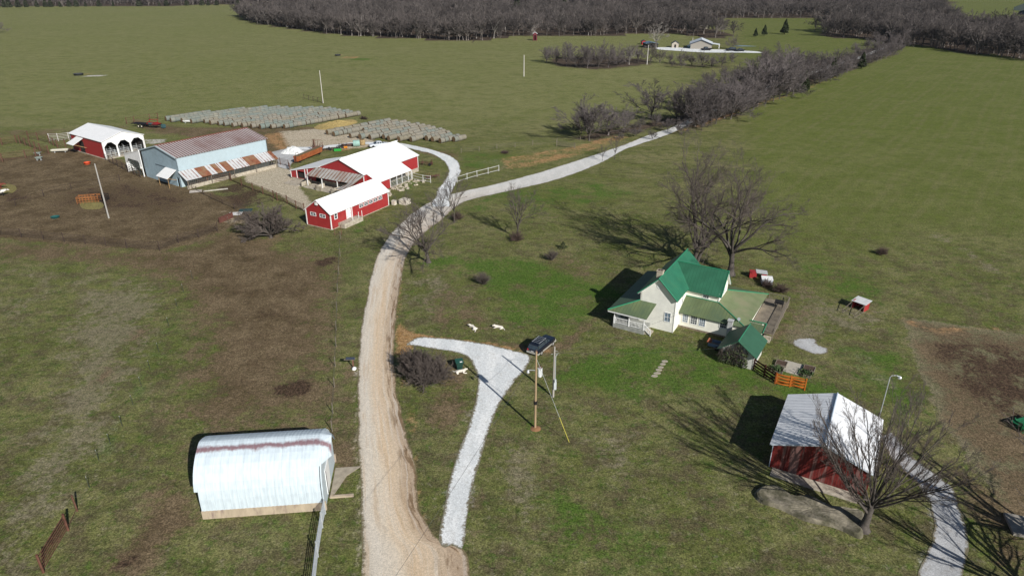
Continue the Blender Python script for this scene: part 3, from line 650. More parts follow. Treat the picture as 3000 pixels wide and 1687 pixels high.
def px_h(bu, bv, tv): 
    x, y = V(bu, bv); return height_at(x, y, tv * K)

rnd = random.Random(5)
# tall pair behind the farmhouse
g = grow(11, 21.5, .16, 7, .6, ((7, .5, .6), (7, .5, .62), (7, .52, .6), (5, .55, .6)), r0=.42, wig=.18, twr=.0085, multi=2, up=.1)
tree_obj('oak_tree', 'tall bare tree with a twin dark trunk rising behind the green roofed farmhouse', g, V(1748, 668))
g = grow(23, 20, .2, 9, .95, ((7, .5, .65), (7, .5, .62), (7, .52, .6), (6, .55, .6)), r0=.46, wig=.19, twr=.0085, up=.12, lean=.14)
tree_obj('oak_tree', 'wide bare tree with low sweeping limbs right behind the farmhouse', g, V(1836, 690), rz=20)
# by the red shed, bottom right
g = grow(38, 14.0, .2, 18, .92, ((9, .42, .36), (7, .42, .42), (6, .45, .45), (5, .5, .45)), r0=.34, wig=.05, twr=.0075, up=.12, limb_up=.03, tmin=.28, limb_r=.55)
tree_obj('elm_tree', 'vase shaped bare tree standing in front of the red and white shed', g, V(2170, 1330))
# by the lane in front of the milk house
g = grow(41, 12.5, .22, 11, .9, ((8, .5, .6), (7, .5, .6), (7, .5, .6)), r0=.30, wig=.15, twr=.014, up=.12, lean=-.06)
tree_obj('walnut_tree', 'bare tree at the lane bend casting a forked shadow on the gravel', g, V(1078, 660))
g = grow(43, 10.0, .28, 7, .6, ((7, .5, .55), (6, .5, .55), (6, .5, .5)), r0=.16, wig=.12, twr=.012)
rt1 = tree_obj('young_tree', 'slim bare tree beside the fork of the two gravel roads', g, V(1143, 558))
tree_copy(rt1, 'small bare tree left of the slim tree at the road fork', V(1112, 570), .8, 2.1)
g = grow(47, 9.6, .3, 8, .7, ((8, .5, .6), (7, .5, .55), (6, .5, .55)), r0=.15, wig=.13, twr=.013)
rt2 = tree_obj('young_tree', 'round crowned bare tree growing out of a thicket in the front lawn', g, V(1300, 600))
# out of frame tree whose limbs throw the shadows over the shed track
g = grow(59, 14, .16, 8, .8, ((6, .5, .6), (5, .5, .6), (4, .5, .6)), r0=.4, wig=.15, twr=.02)
for i, (q, s) in enumerate((((2700, 1400), 1.0), ((2690, 1560), .9))):
    if i == 0: et = tree_obj('shade_tree', 'bare tree just past the right edge shading the shed track', g, V(*q))
    else: tree_copy(et, 'bare tree past the lower right corner shading the track', V(*q), s, 1.9)

def bush(seed, H, W_, stems=26, kids=((7, .45, .5), (6, .45, .5)), twr=.011, r0=.03):
    rs = np.random.RandomState(seed)
    return grow(seed, H, .08, stems, W_, kids, r0=r0, wig=.12, twr=twr, multi=3, up=.08, tmin=.2)
b1 = tree_obj('shrub', 'dense leafless thicket beside the white gravel driveway', bush(61, 3.9, 1.0, 60, ((9, .36, .5), (8, .45, .5), (6, .5, .5)), .010, .022), V(1082, 962), (TWIG, TWIG), cat='shrub', shrub=True)
b1.scale = (1.05, .95, 1)
tree_copy(b1, 'dense leafless thicket between the lane and the driveway, left half', V(1045, 940), .85, 2.0, cat='shrub').scale = (.8, .85, .95)
tree_copy(rt1, 'pale slim sapling standing in the thicket by the driveway', V(1065, 985), .42, 1)
g = grow(67, 6.0, .14, 26, 1.25, ((10, .46, .55), (9, .48, .6), (8, .5, .55)), r0=.22, wig=.14, twr=.018, up=.05, droop=.1)
bt = tree_obj('spreading_tree', 'low wide bare tree in front of the red milk house', g, V(682, 598)); bt.scale = (1.4, 1.25, 1.1)
b2 = tree_obj('shrub', 'reddish brush at the foot of the round crowned tree in the lawn', bush(71, 2.0, 1.15, 24, ((7, .45, .55), (6, .45, .55)), .012), V(1300, 605), (TWIGR, TWIGR), cat='shrub', shrub=True)
b3 = tree_obj('shrub', 'small twiggy shrub in the middle of the front lawn', bush(73, 2.3, .7, 22, ((6, .45, .45), (5, .45, .5)), .010), V(1215, 716), cat='shrub', shrub=True)
tree_copy(b3, 'small twiggy shrub near the round evergreen in the lawn', V(1388, 655), .9, 1.2)
tree_copy(b2, 'low brush at the foot of the slim tree at the road fork', V(1150, 552), 1.0, .4)
tree_copy(b2, 'brush pile of dark twigs on the pasture beyond the pipe fence', V(1270, 385), .8, 1.4).scale = (1.3, .9, .35)
tree_copy(b2, 'dark brush behind the farmhouse deck', V(1962, 735), .9, 2)
tree_copy(b2, 'dark brush beside the small red hutch behind the house', V(1930, 722), .75, 1)
tree_copy(b2, 'wispy dead weed clump standing alone in the right hand field', V(2218, 640), .8, 3)
tree_copy(rt1, 'thin sapling on the verge of the road, left of two', V(1515, 405), .42, .5)
tree_copy(rt1, 'thin sapling on the verge of the road, right of two', V(1546, 400), .62, 2.5)
tree_copy(b2, 'brown brush on the pasture between rust coloured wagon and white barn roof', V(945, 392), .9, .3)
tree_copy(b2, 'brown weeds beside the tan straw pile near the bale rows', V(915, 300), 1.1, 2.2).scale = (1.6, .8, .6)

def cedar(seed, H, Rr, n=1500, leaf=.16):
    rs = np.random.RandomState(seed); t = rs.rand(n) ** 1.35; a = rs.rand(n) * 2 * pi
    r = Rr * (1 - t) ** .75 * np.sqrt(rs.uniform(.25, 1.05, n)) * (1 + .25 * np.sin(a * 3 + t * 9)); z = .12 * H + t * H * .88
    C = np.stack([r * np.cos(a), r * np.sin(a), z], 1)
    U = rs.randn(n, 3); U /= np.linalg.norm(U, axis=1)[:, None]; W_ = np.cross(U, rs.randn(n, 3)); W_ /= np.linalg.norm(W_, axis=1)[:, None]
    s = leaf * rs.uniform(.6, 1.4, n)[:, None] * H / 5
    V_ = np.stack([C - U * s - W_ * s * .5, C + U * s - W_ * s * .3, C + U * s * .8 + W_ * s * .5, C - U * s * .7 + W_ * s * .6], 1).reshape(-1, 3)
    F = np.arange(n * 4).reshape(n, 4); return V_, F
def cedar_obj(name, label, loc, H, Rr, seed, cat='tree', n=1500):
    root = thing(name, label, cat, loc); v, f = cedar(seed, H, Rr, n); c = npmesh('crown', v, f, CEDAR, root, smooth=False)
    t = MB().tube((0, 0, -.1), (0, 0, H * .8), H * .03 + .03, .02, 6).build('trunk', BARK, root); reg(root, t, c); return root
cd = cedar_obj('cedar_tree', 'dark green cedar on the field edge in front of the hedgerow', V(2019, 233), 8.0, 2.2, 5, n=2600)
tree_copy(cd, 'dark cedar within the hedgerow, left of two farther along the field edge', V(2092, 197), 1.0, 1.0)
tree_copy(cd, 'dark cedar within the hedgerow, right of two farther along the field edge', V(2166, 173), .9, 2.0)
cedar_obj('evergreen_shrub', 'small round evergreen shrub at the edge of the big tree shadow', V(1416, 626), 1.3, .7, 6, 'shrub', 900)
for i, (q, s, lb) in enumerate((((1900, 93), .55, 'leftmost of three dark cedars on the fence line beyond the far pond'), ((1922, 90), .7, 'middle of three dark cedars on the fence line beyond the far pond'), ((1973, 87), 1.0, 'rightmost and tallest of three dark cedars beyond the far pond'))):
    tree_copy(cd, lb, V(*q), s * 1.25, i * 1.3)

# ---------------- hedgerow and woods: proto trees of middle detail
def mids(seed, H, **k): return grow(seed, H, k.get('tr', .16), k.get('limbs', 11), k.get('sp', .85), ((9, .48, .55), (8, .48, .55), (8, .5, .55)), r0=H * .016, wig=.13, twr=.019, up=.1, sides=(6, 4, 3, 3, 3, 3), tmin=.25)
HP = []
for i, (sd, H, kw) in enumerate(((81, 9, {}), (82, 10, dict(sp=.95)), (83, 8, dict(sp=1.05, tr=.12)), (84, 10, dict(sp=1.0, tr=.24)))):
    HP.append(mids(sd, H, **kw))
BH = [float(max(g_[1][0][:, 2].max(), 1)) for g_ in HP]
TWIGM = mat('hedgerow_twig_bark', (.138, .120, .118), .95, .3, .15, rand=.25)
hedge_roots = []
def hedge_tree(i, q, H, lab, rz):
    g_ = HP[i % 4]; base = BH[i % 4]
    if i < 4: o = tree_obj('hedgerow_tree', lab, g_, V(*q), (TWIGM if i % 2 else BARK, TWIGM), 'bare trees of the hedgerow along the road', scale=H / base, rz=0); hedge_roots.append(o)
    else: o = tree_copy(hedge_roots[i % 4], lab, V(*q), H / base, rz, 'bare trees of the hedgerow along the road')
    o.scale = (o.scale[0] * (1.4 if i < 8 else 1.12), o.scale[1] * (1.4 if i < 8 else 1.12), o.scale[2]); return o
ORD = ['first', 'second', 'third', 'fourth', 'fifth', 'sixth', 'seventh', 'eighth', 'ninth', 'tenth', 'eleventh', 'twelfth', 'thirteenth', 'fourteenth', 'fifteenth', 'sixteenth', 'seventeenth', 'eighteenth', 'nineteenth', 'twentieth']
def ordn(n):
    if n < 20: return ORD[n]
    tens = {2: 'twenty', 3: 'thirty', 4: 'forty', 5: 'fifty', 6: 'sixty', 7: 'seventy', 8: 'eighty', 9: 'ninety'}
    a, b_ = divmod(n + 1, 10)
    if b_ == 0: return {2: 'twentieth', 3: 'thirtieth', 4: 'fortieth', 5: 'fiftieth', 6: 'sixtieth', 7: 'seventieth', 8: 'eightieth', 9: 'ninetieth'}[a]
    return tens[a] + '-' + ORD[b_ - 1]
HT = [((1482, 354), 236, 'big bare tree at the near left end of the hedgerow, its shadow on the pasture'), ((1530, 340), 258, 'grey bare tree just right of the hedgerow end tree'), ((1462, 336), 268, 'smaller bare tree behind the hedgerow end tree'),
      ((1637, 300), 190, 'round bare tree standing clear above the hedgerow on its pasture side'), ((1748, 318), 195, 'brown rounded tree over the road where it enters the hedgerow'), ((1700, 305), 245, 'low tree left of the rounded tree at the road entrance'),
      ((1925, 262), 132, 'tall tree with a dark trunk on the field side of the hedgerow'), ((1570, 332), 262, 'low brushy tree between the hedgerow end tree and the road')]
for x, y, tp in ((1788, 305, 215), (1822, 298, 212), (1852, 290, 200), (1880, 280, 180), (1960, 250, 160), (1995, 238, 150), (2050, 216, 150), (2078, 205, 140), (2105, 196, 150), (2130, 184, 135), (2155, 172, 128), (2180, 164, 122), (2205, 156, 112), (2228, 148, 105), (2248, 140, 92), (2268, 128, 75), (2280, 116, 62),
                 (1775, 275, 190), (1815, 265, 185), (1850, 255, 170), (1890, 248, 150), (1945, 225, 130), (1975, 215, 118), (2010, 203, 120), (2035, 195, 125), (2070, 182, 125), (2100, 172, 130), (2135, 160, 118), (2165, 150, 112), (2200, 138, 100), (2225, 128, 85), (2245, 118, 72), (2262, 106, 58),
                 (1740, 285, 205), (1790, 245, 178), (1830, 232, 168), (1868, 222, 155), (1905, 208, 140), (1940, 195, 110), (1965, 185, 105), (2000, 180, 118), (2030, 175, 125), (1720, 300, 245), (1610, 322, 290), (1650, 318, 280), (1680, 332, 295), (1715, 340, 300), (1765, 328, 285), (1600, 345, 318), (1640, 352, 325), (1560, 352, 330), (1745, 250, 205), (1780, 215, 175), (1820, 205, 165), (1870, 198, 160), (2205, 118, 75), (2180, 128, 92), (2235, 104, 60),
                 (1745, 322, 255), (1770, 318, 240), (1800, 312, 225), (1838, 300, 205), (1865, 290, 195), (1895, 276, 172), (1945, 256, 150), (1978, 243, 158), (2062, 212, 150), (2090, 201, 150), (2118, 190, 142), (2142, 178, 135), (2192, 160, 120), (2216, 152, 110), (2240, 142, 98), (2150, 140, 105), (2110, 152, 118), (1990, 162, 115), (1925, 178, 128), (1700, 262, 225), (1845, 272, 205), (1905, 268, 185)):
    HT.append(((x, y), tp, None))
HT = [(q, px_h(*q, tp), l) for q, tp, l in HT]
cnt = 0
for i, (q, H, lab) in enumerate(HT):
    if lab is None: lab = 'bare hedgerow tree, %s going away from the road entrance' % ordn(cnt); cnt += 1
    hedge_tree(i, q, H, lab, rnd.random() * 6.28)
cnt = 0
for x, y, h in [(1375, 158, 6), (1400, 162, 7), (1425, 166, 7.5), (1450, 170, 7.5), (1478, 172, 8), (1505, 171, 8), (1530, 170, 7.5), (1555, 166, 7.5), (1580, 162, 7), (1605, 160, 7), (1635, 158, 7), (1390, 148, 6), (1430, 150, 6.5), (1470, 152, 7), (1510, 152, 7), (1550, 150, 7), (1660, 160, 5), (1685, 160, 4.5), (1710, 164, 5), (1740, 166, 5.5), (1765, 170, 5.5), (1790, 172, 5), (1815, 170, 5), (1725, 155, 4), (1840, 160, 4), (1690, 170, 3.2), (1715, 172, 3)]:
    tree_copy(hedge_roots[(cnt * 3 + 1) % 4], 'bare tree of the far thicket, %s counted from its left end' % ordn(cnt), V(x, y), h * 1.45 / 9.5, rnd.random() * 6.28, 'bare trees of the thicket in the far pasture'); cnt += 1
# solitary far trees
def far(seed, H, twr, pale=False, limbs=7, sp=.6, lv=((5, .5, .6), (5, .5, .6)), tr=.3):
    return grow(seed, H, tr, limbs, sp, lv, r0=H * .016, wig=.14, twr=twr, up=.08, sides=(5, 3, 3, 3, 3, 3))
g = far(91, 17, .06, True, 8, .75, ((6, .5, .6), (6, .5, .6), (4, .5, .6)))
syc = tree_obj('sycamore_tree', 'tall pale barked sycamore beside the far farm drive', g, V(1650, 124), (PALEB, PALEB), scale=.95)
tree_copy(syc, 'pale broken sycamore at the right end of the far thicket', V(1583, 163), .55, 2)
tree_copy(hedge_roots[0], 'dark spreading tree left of the hedgerow near the far drive end', V(1925, 158), .95, 2)
tree_copy(hedge_roots[1], 'bare tree cut by the left picture edge on the pasture rim', V(-4, 84), 1.1, 1)
tree_copy(hedge_roots[3], 'slim bare tree right of the far white roofed house', V(1841, 124), .85, 1)
WP = []
SPROT = [far(s_, h_, .075, False, l_, w_, ((6, .5, .6), (6, .5, .6), (4, .5, .6)), .25) for s_, h_, l_, w_ in ((101, 16, 8, .7), (102, 17, 9, .8), (103, 15, 8, .6), (104, 18, 7, .6), (105, 14, 9, .9))]
WPM = []
for i, ((tv, tf), (cv, cf)) in enumerate(SPROT):
    v = np.concatenate([tv, cv]); f = np.concatenate([tf, cf + len(tv)]); mi = np.r_[np.zeros(len(tf)), np.ones(len(cf))]
    o = npmesh('woodland_tree', v, f, [PALEB if i == 3 else TRUNKF, TWIGF], mi=mi); WPM.append(o)
# front edge of the woods: individual trees; the mass behind them: one object
def along(pts, step):
    P = smoothpoly(pts, False, step); return P
rs = np.random.RandomState(77)
e1 = along([V(*q) for q in ((600, 42), (640, 57), (700, 68), (800, 82), (900, 92), (1000, 95), (1100, 101), (1185, 105))], 5.0)
e2 = along([V(*q) for q in ((1195, 101), (1300, 90), (1420, 90), (1600, 86), (1700, 80), (1750, 92), (1830, 94))], 7.5)
e3 = along([V(*q) for q in ((2085, 82), (2170, 97), (2280, 111), (2400, 127), (2576, 151), (2650, 160))], 5.0)
nm = {0: 'long wood behind the big pasture', 1: 'wood behind the far farm', 2: 'wood at the top right field edge'}
tot = 0
for wi, e in enumerate((e1, e2, e3)):
    for j, p in enumerate(e):
        for dep in range(2 if wi != 1 else 1):
            q = p + rs.randn(2) * 1.5 + np.array([rs.randn() * 2, 3 + dep * 9 + rs.rand() * 4])
            if wi == 1 and rs.rand() < .15: continue
            t = WPM[rs.choice(5, p=[.28, .25, .21, .04, .22])]
            o = t.copy(); COL.objects.link(o); o.location = (q[0], q[1], 0); s = rs.uniform(.72, 1.05); o.scale = (s, s, s * rs.uniform(.85, 1.05)); o.rotation_euler = (0, 0, rs.rand() * 6.28)
            pale = t is WPM[3]
            tag(o, ('pale trunked bare tree in the front rank, ' if pale else 'grey bare tree in the front rank, ') + nm[wi], 'tree', ('pale trunked trees edging the ' if pale else 'grey bare trees edging the ') + nm[wi]); tot += 1
print('front rank trees', tot)
def scatter(name, poly, n, zone, prot, smin, smax, seed, extra=None):
    rs = np.random.RandomState(seed); P = np.array(poly); pts = []
    while len(pts) < n:
        x = rs.uniform(zone[0], zone[1], 4000); y = rs.uniform(zone[2], zone[3], 4000)
        ok = inpoly(x, y, poly) & (np.abs(x) < y * .80 + 25)
        if extra is not None: ok &= extra(x, y)
        pts += list(np.stack([x[ok], y[ok]], 1)[:max(0, n - len(pts))])
    pts = np.array(pts); me = bpy.data.meshes.new(name); me.from_pydata([(x, y, 0) for x, y in pts], [], []); o = bpy.data.objects.new(name, me); COL.objects.link(o)
    ng = bpy.data.node_groups.new(name, 'GeometryNodeTree'); ng.interface.new_socket('Geometry', in_out='INPUT', socket_type='NodeSocketGeometry'); ng.interface.new_socket('Geometry', in_out='OUTPUT', socket_type='NodeSocketGeometry')
    N = ng.nodes; L = ng.links; gi = N.new('NodeGroupInput'); go = N.new('NodeGroupOutput'); iop = N.new('GeometryNodeInstanceOnPoints')
    c = bpy.data.collections.new(name + '_kinds')
    for p in prot: c.objects.link(p)
    ci = N.new('GeometryNodeCollectionInfo'); ci.inputs['Collection'].default_value = c; ci.inputs['Separate Children'].default_value = True; ci.inputs['Reset Children'].default_value = True
    L.new(gi.outputs[0], iop.inputs['Points']); L.new(ci.outputs[0], iop.inputs['Instance']); iop.inputs['Pick Instance'].default_value = True
    rv = N.new('FunctionNodeRandomValue'); rv.data_type = 'FLOAT_VECTOR'; rv.inputs[0].default_value = (-.03, -.03, 0); rv.inputs[1].default_value = (.03, .03, 6.28); L.new(rv.outputs[0], iop.inputs['Rotation'])
    r2 = N.new('FunctionNodeRandomValue'); r2.data_type = 'FLOAT'; r2.inputs[2].default_value = smin; r2.inputs[3].default_value = smax; r2.inputs['Seed'].default_value = 9; L.new(r2.outputs[1], iop.inputs['Scale'])
    L.new(iop.outputs[0], go.inputs[0]); md = o.modifiers.new('scatter', 'NODES'); md.node_group = ng
    return o
protos = []
for i, t in enumerate([WPM[0], WPM[1], WPM[2], WPM[4]] * 4 + [WPM[3]]):
    p = bpy.data.objects.new('woodland_kind', t.data); protos.append(p)
for t in WPM: bpy.data.objects.remove(t)
ey = lambda x, y: (y < 1400)
wd = scatter('woods', WOOD, 12500, (-1100, 1300, 380, 1400), protos, .65, 1.0, 3, lambda x, y: ~far_gap(x, y) & ~((np.abs(x - 570) < 60) & (np.abs(y - 830) < 60)))
tag(wd, 'mass of leafless woods filling the top of the picture', 'woods', kind='stuff')
CEDF = mat('far_cedar_foliage', (.035, .042, .022), .95, .4, .3)
v, f = cedar(9, 8, 2.6, 260, .5); cp = npmesh('cedar_kind', v, f, CEDF, smooth=False); COL.objects.unlink(cp)
wl = scatter('left_woods', WOODL, 1500, (-1500, 0, 820, 1400), protos[:4], .65, 1.0, 4); wl.name = 'woods'
tag(wl, 'leafless woods along the top left field edge', 'woods', kind='stuff')
# row of cedars in front of the left wood
cedars = along([V(*q) for q in ((-20, 20), (150, 18.5), (300, 17), (450, 15.5), (600, 14))], 7.5)
k = 0
for p in cedars:
    if rs.rand() < .35: continue
    o = cp.copy(); o.name = 'cedar_tree'; COL.objects.link(o); s = rs.uniform(.6, 1.35); o.location = (p[0] + rs.randn(), p[1] + rs.rand() * 6, 0); o.scale = (s, s, s * rs.uniform(.75, 1.1)); o.rotation_euler = (0, 0, rs.rand() * 6)
    tag(o, 'dark cedar at the foot of the top left woods, %s from the left edge' % ordn(k), 'tree', 'dark cedars along the top left field edge'); k += 1
rs2 = np.random.RandomState(8)
for i, (x, y) in enumerate(((1300, 45), (1420, 30), (1700, 22), (1500, 12))):
    o = cp.copy(); o.name = 'cedar_tree'; COL.objects.link(o); o.scale = (2, 2, 2.2); p = V(x, y); o.location = (p[0], p[1], 0)
    tag(o, 'dark cedar crown among the bare woods, %s from the left' % ORD[i], 'tree', 'cedars within the woods')
bpy.data.objects.remove(cp)
# ------------------------------------------------------------------ farmhouse
SIDING = mat('cream_lap_siding', (.88, .865, .77), .6, .05, 2, stripe=('Z', .14, (.74, .725, .64), .16, 0))
SIDINGG = mat('chalky_lap_siding', (.82, .815, .76), .65, .08, 1.2, stripe=('Z', .14, (.70, .70, .64), .16, 0), c2=(.73, .73, .68), c2scale=.9, c2thr=.6)
GROOF = mat('green_metal_roofing', (.030, .150, .090), .42, .14, .8, stripe=('Y', .45, (.02, .10, .06), .16, .1), c2=(.045, .165, .095), c2scale=.9, c2thr=.6, stretch=(1, 1, 1))
GROOFX = mat('green_metal_roofing_ribbed', (.032, .130, .076), .45, .15, .8, stripe=('X', .42, (.02, .10, .055), .2, .1))
OROOFX = mat('faded_green_roofing', (.125, .165, .08), .6, .18, .7, stripe=('X', .42, (.10, .125, .065), .25, .15), c2=(.09, .13, .075), c2scale=.45, c2thr=.53, stretch=(1, .25, 1))
OROOFY = mat('faded_green_roofing_lengthwise', (.165, .205, .105), .6, .14, .7, stripe=('Y', .42, (.145, .165, .09), .2, .15), c2=(.21, .215, .13), c2scale=.5, c2thr=.55)
GTRIM = mat('bright_green_trim', (.03, .24, .13), .4, .05)
STONE = mat('rubble_stone', (.25, .20, .145), .95, .4, 4, bump=.5)
BRICKC = mat('buff_chimney_brick', (.44, .39, .31), .9, .12, 6)
DECKW = mat('grey_deck_boards', (.21, .18, .14), .85, .2, 1.2, stripe=('X', .14, (.10, .085, .065), .14, 0), c2=(.30, .25, .18), c2scale=.5, c2thr=.6)
A0 = (20.487, 76.538)
H_ = thing('farmhouse', 'cream two storey farmhouse with green metal roofs, chimney and wrap-around porch', 'house', A0, -30.5)
w = MB()
gab = lambda s: 4.72 + (2.2 * (1 - abs(s - 2.325) / 2.325))
wall(w, (-4.65, 0), (0, 0), gab, 0, [(3.42, 4.14, 1.42, 2.61)], .15, (2.325,))
w.build('wall', SIDINGG, H_)
w = MB()
wall(w, (0, 0), (0, 11), 4.72, 0, [(2.7, 3.0, 3.0, 4.4)]); wall(w, (0, 11), (-4.65, 11), gab, 0, (), .15, (2.325,)); wall(w, (-4.65, 11), (-4.65, 0), 4.72)
ga2 = lambda s: 4.58 + 2.3 * (1 - abs(s - 2.2) / 2.2)
wall(w, (0, 4.4), (4.2, 4.4), 4.58, 0, [(2.2, 2.9, 3.72, 4.38)]); wall(w, (4.2, 4.4), (4.2, 8.8), ga2, 0, [(.5, .9, 3.7, 4.4), (1.8, 2.5, 3.9, 4.9)], .15, (2.2,)); wall(w, (4.2, 8.8), (0, 8.8), 4.58)
wall(w, (0, 2.0), (8.25, 2.0), 2.2, .28, [(.55, 1.2, .92, 2.08), (1.6, 2.38, .92, 2.08), (2.7, 3.42, .92, 2.08), (5.3, 6.05, 1.36, 2.05)])
wall(w, (8.25, 2.0), (8.25, 12.9), 2.14, .2, [(4.0, 4.9, .85, 2.1), (6.6, 7.2, 1.1, 2.1), (7.6, 8.2, 1.1, 2.1), (8.6, 9.2, 1.1, 2.1), (9.6, 10.2, 1.1, 2.1)])
wall(w, (8.25, 12.9), (0, 12.9), 2.15)
wall(w, (8.25, 2.3), (10.15, 2.3), 1.9); wall(w, (10.15, 2.3), (10.15, 3.8), lambda s: 1.9 + s * .22, 0, [(.4, 1.1, .1, 1.7)]); wall(w, (10.15, 3.8), (8.25, 3.8), 2.2)
w.build('wall', SIDING, H_)
f = MB(); f.box(.0, 8.2, 2.03, 2.2, 0, .28); f.build('foundation', STONE, H_)
dv = MB()
for a, b in (((-4.65 + .02, .05), (-.02, .05)),): dv.box(a[0], b[0], .03, .12, 0.1, 4.6)
dv.box(.1, 4.0, 4.5, 4.6, .2, 4.6); dv.box(.02, 8.1, 2.1, 2.14, .3, 2.2); dv.box(8.05, 8.1, 2.2, 12.8, .3, 2.2); dv.box(9.9, 10.0, 2.5, 3.7, 0, 1.85); dv.box(4.0, 4.05, 4.6, 8.6, .3, 4.7); dv.box(-.14, -.1, .2, 4.3, .3, 4.7)
dv.build('interior_shade', DARKINT, H_)  # dark sheets behind the openings stand in for the shade indoors
CURT = mat('lace_curtain_glass', (.16, .22, .29), .2, .5, 9, spec=.8)
window(H_, (-4.65, 0), (1, 0), 3.42, 4.14, 1.42, 2.61, .05, .07, pane=CURT)
for s0, s1, za, zb, pn in ((.55, 1.2, .92, 2.08, CURT), (1.6, 2.38, .92, 2.08, GLASS), (2.7, 3.42, .92, 2.08, CURT), (5.3, 6.05, 1.36, 2.05, GLASS)):
    window(H_, (0, 2.0), (1, 0), s0, s1, za, zb, .05, .08, cols=3, rows=4 if zb - za > 1 else 2, pane=pn)
window(H_, (0, 4.4), (1, 0), 2.2, 2.9, 3.72, 4.38, .05, .08, cols=3)
window(H_, (4.2, 4.4), (0, 1), 1.8, 2.5, 3.9, 4.9, .05, .08); window(H_, (0, 0), (0, 1), 2.7, 3.0, 3.0, 4.4, .04, .06, cols=1)
for s in (6.6, 7.6, 8.6, 9.6): window(H_, (8.25, 2.0), (0, 1), s, s + .6, 1.1, 2.1, .04, .07)
d_ = MB(); d_.box(8.2, 8.24, 6.02, 6.88, .85, 2.08); d_.build('door', WHITE, H_)
d_ = MB(); d_.box(10.08, 10.12, 2.72, 3.38, .1, 1.68); d_.build('door', DARKINT, H_)
r = MB()
zr = 7.15; sl = (zr - 4.9) / 2.325
r.slab([(-2.325, -.38, zr), (.32, -.38, zr - sl * 2.645), (.32, 11.3, zr - sl * 2.645), (-2.325, 11.3, zr)], .09)
r.build('roof', GROOF, H_)
r = MB(); r.slab([(-2.325, -.38, zr), (-2.325, 11.3, zr), (-4.97, 11.3, zr - sl * 2.645), (-4.97, -.38, zr - sl * 2.645)], .09); r.build('roof', GROOF, H_)
r = MB(); zw = 7.05; s2 = (zw - 4.72) / 2.2
r.slab([(-2.2, 6.6, zw), (4.55, 6.6, zw), (4.55, 4.05, zw - s2 * 2.55), (-.05, 4.05, zw - s2 * 2.55)], .09)
r.slab([(-2.2, 6.6, zw), (4.55, 6.6, zw), (4.55, 9.15, zw - s2 * 2.55), (-.05, 9.15, zw - s2 * 2.55)], .09); r.build('roof', GROOFX, H_)
r = MB(); r.slab([(.0, 1.68, 2.17), (8.55, 1.68, 2.17), (4.24, 4.38, 3.5), (0, 4.38, 3.5)], .07); r.slab([(8.55, 13.2, 2.17), (0, 13.2, 2.17), (0, 8.8, 3.5), (4.24, 8.8, 3.5)], .07); r.build('lower_roof', OROOFX, H_)
r = MB(); r.slab([(8.55, 1.68, 2.17), (8.75, 13.2, 2.17), (4.24, 8.8, 3.5), (4.24, 4.38, 3.5)], .07); r.build('lower_roof', OROOFY, H_)
r = MB(); r.slab([(8.3, 1.95, 1.88), (10.45, 1.95, 1.88), (10.45, 4.0, 2.26), (8.3, 4.0, 2.26)], .07); r.build('entry_roof', OROOFX, H_)
t = MB(); t.tube((8.6, 1.64, 2.2), (4.26, 4.36, 3.54), .06, n=6); t.tube((8.78, 13.2, 2.2), (4.26, 8.8, 3.54), .06, n=6); t.tube((0, 4.36, 3.53), (4.26, 4.36, 3.53), .05); t.tube((8.5, 3.98, 2.3), (10.45, 3.98, 2.3), .06); t.tube((10.45, 1.95, 1.92), (10.45, 4, 2.3), .05)
t.tube((-2.2, 6.6, 7.1), (4.58, 6.6, 7.1), .05); t.tube((4.55, 6.6, 7.08), (4.55, 4.05, 7.08 - s2 * 2.55), .05); t.tube((-2.325, -.4, 7.19), (-2.325, 11.3, 7.19), .06); t.tube((-2.325, -.4, 7.19), (.33, -.4, 7.17 - sl * 2.645), .055)
t.tube((-2.325, -.4, 7.17), (-4.98, -.4, 7.17 - sl * 2.645), .055)
t.tube((-8.0, -2.55, 2.42), (-4.65, -.05, 3.56), .07); t.build('ridge_trim', GTRIM, H_)
t = MB()   # white bargeboards and soffits
t.slab([(-2.325, -.36, zr - .12), (.25, -.36, zr - .12 - sl * 2.6), (.25, -.02, zr - .12 - sl * 2.6), (-2.325, -.02, zr - .12)], .05)
t.slab([(-2.325, -.36, zr - .12), (-4.9, -.36, zr - .12 - sl * 2.6), (-4.9, -.02, zr - .12 - sl * 2.6), (-2.325, -.02, zr - .12)], .05)
t.slab([(4.24, 6.6, zw - .12), (4.5, 6.6, zw - .12), (4.5, 9.1, zw - .12 - s2 * 2.5), (4.24, 9.1, zw - .12 - s2 * 2.5)], .12); t.box(-.03, .03, -.03, .03, .0, 4.8); t.box(4.18, 4.24, 4.36, 4.4, 3.4, 4.7)
t.box(8.2, 8.3, 1.96, 2.02, .2, 2.2); t.build('trim', WHITE, H_)
t = MB(); n_ = 20; t.add([(-2.3 + .34 * cos(2 * pi * i / n_), -.03, 6.0 + .34 * sin(2 * pi * i / n_)) for i in range(n_)] + [(-2.3 + .34 * cos(2 * pi * i / n_), .05, 6.0 + .34 * sin(2 * pi * i / n_)) for i in range(n_)], [tuple(range(n_))] + [(i, n_ + i, n_ + (i + 1) % n_, (i + 1) % n_) for i in range(n_)]); t.build('round_vent', WHITE, H_)
t = MB(); t.box(-3.05, -2.3, .72, 1.3, 6.0, 7.72); t.box(-3.1, -2.25, .67, 1.35, 7.6, 7.74); ch = t.build('chimney', BRICKC, H_)
t = MB(); t.box(-2.98, -2.69, .79, 1.23, 7.74, 7.75); t.box(-2.64, -2.37, .79, 1.23, 7.74, 7.75); t.build('flue', mat('sooty_flue', (.05, .025, .02), .9), ch)
t = MB(); t.box(6.3, 6.85, 1.45, 1.97, 0, 2.75); t.box(6.22, 6.93, 1.37, 2.0, 2.75, 2.86); t.build('chimney', mat('painted_grey_block', (.45, .46, .46), .8, .1), H_)
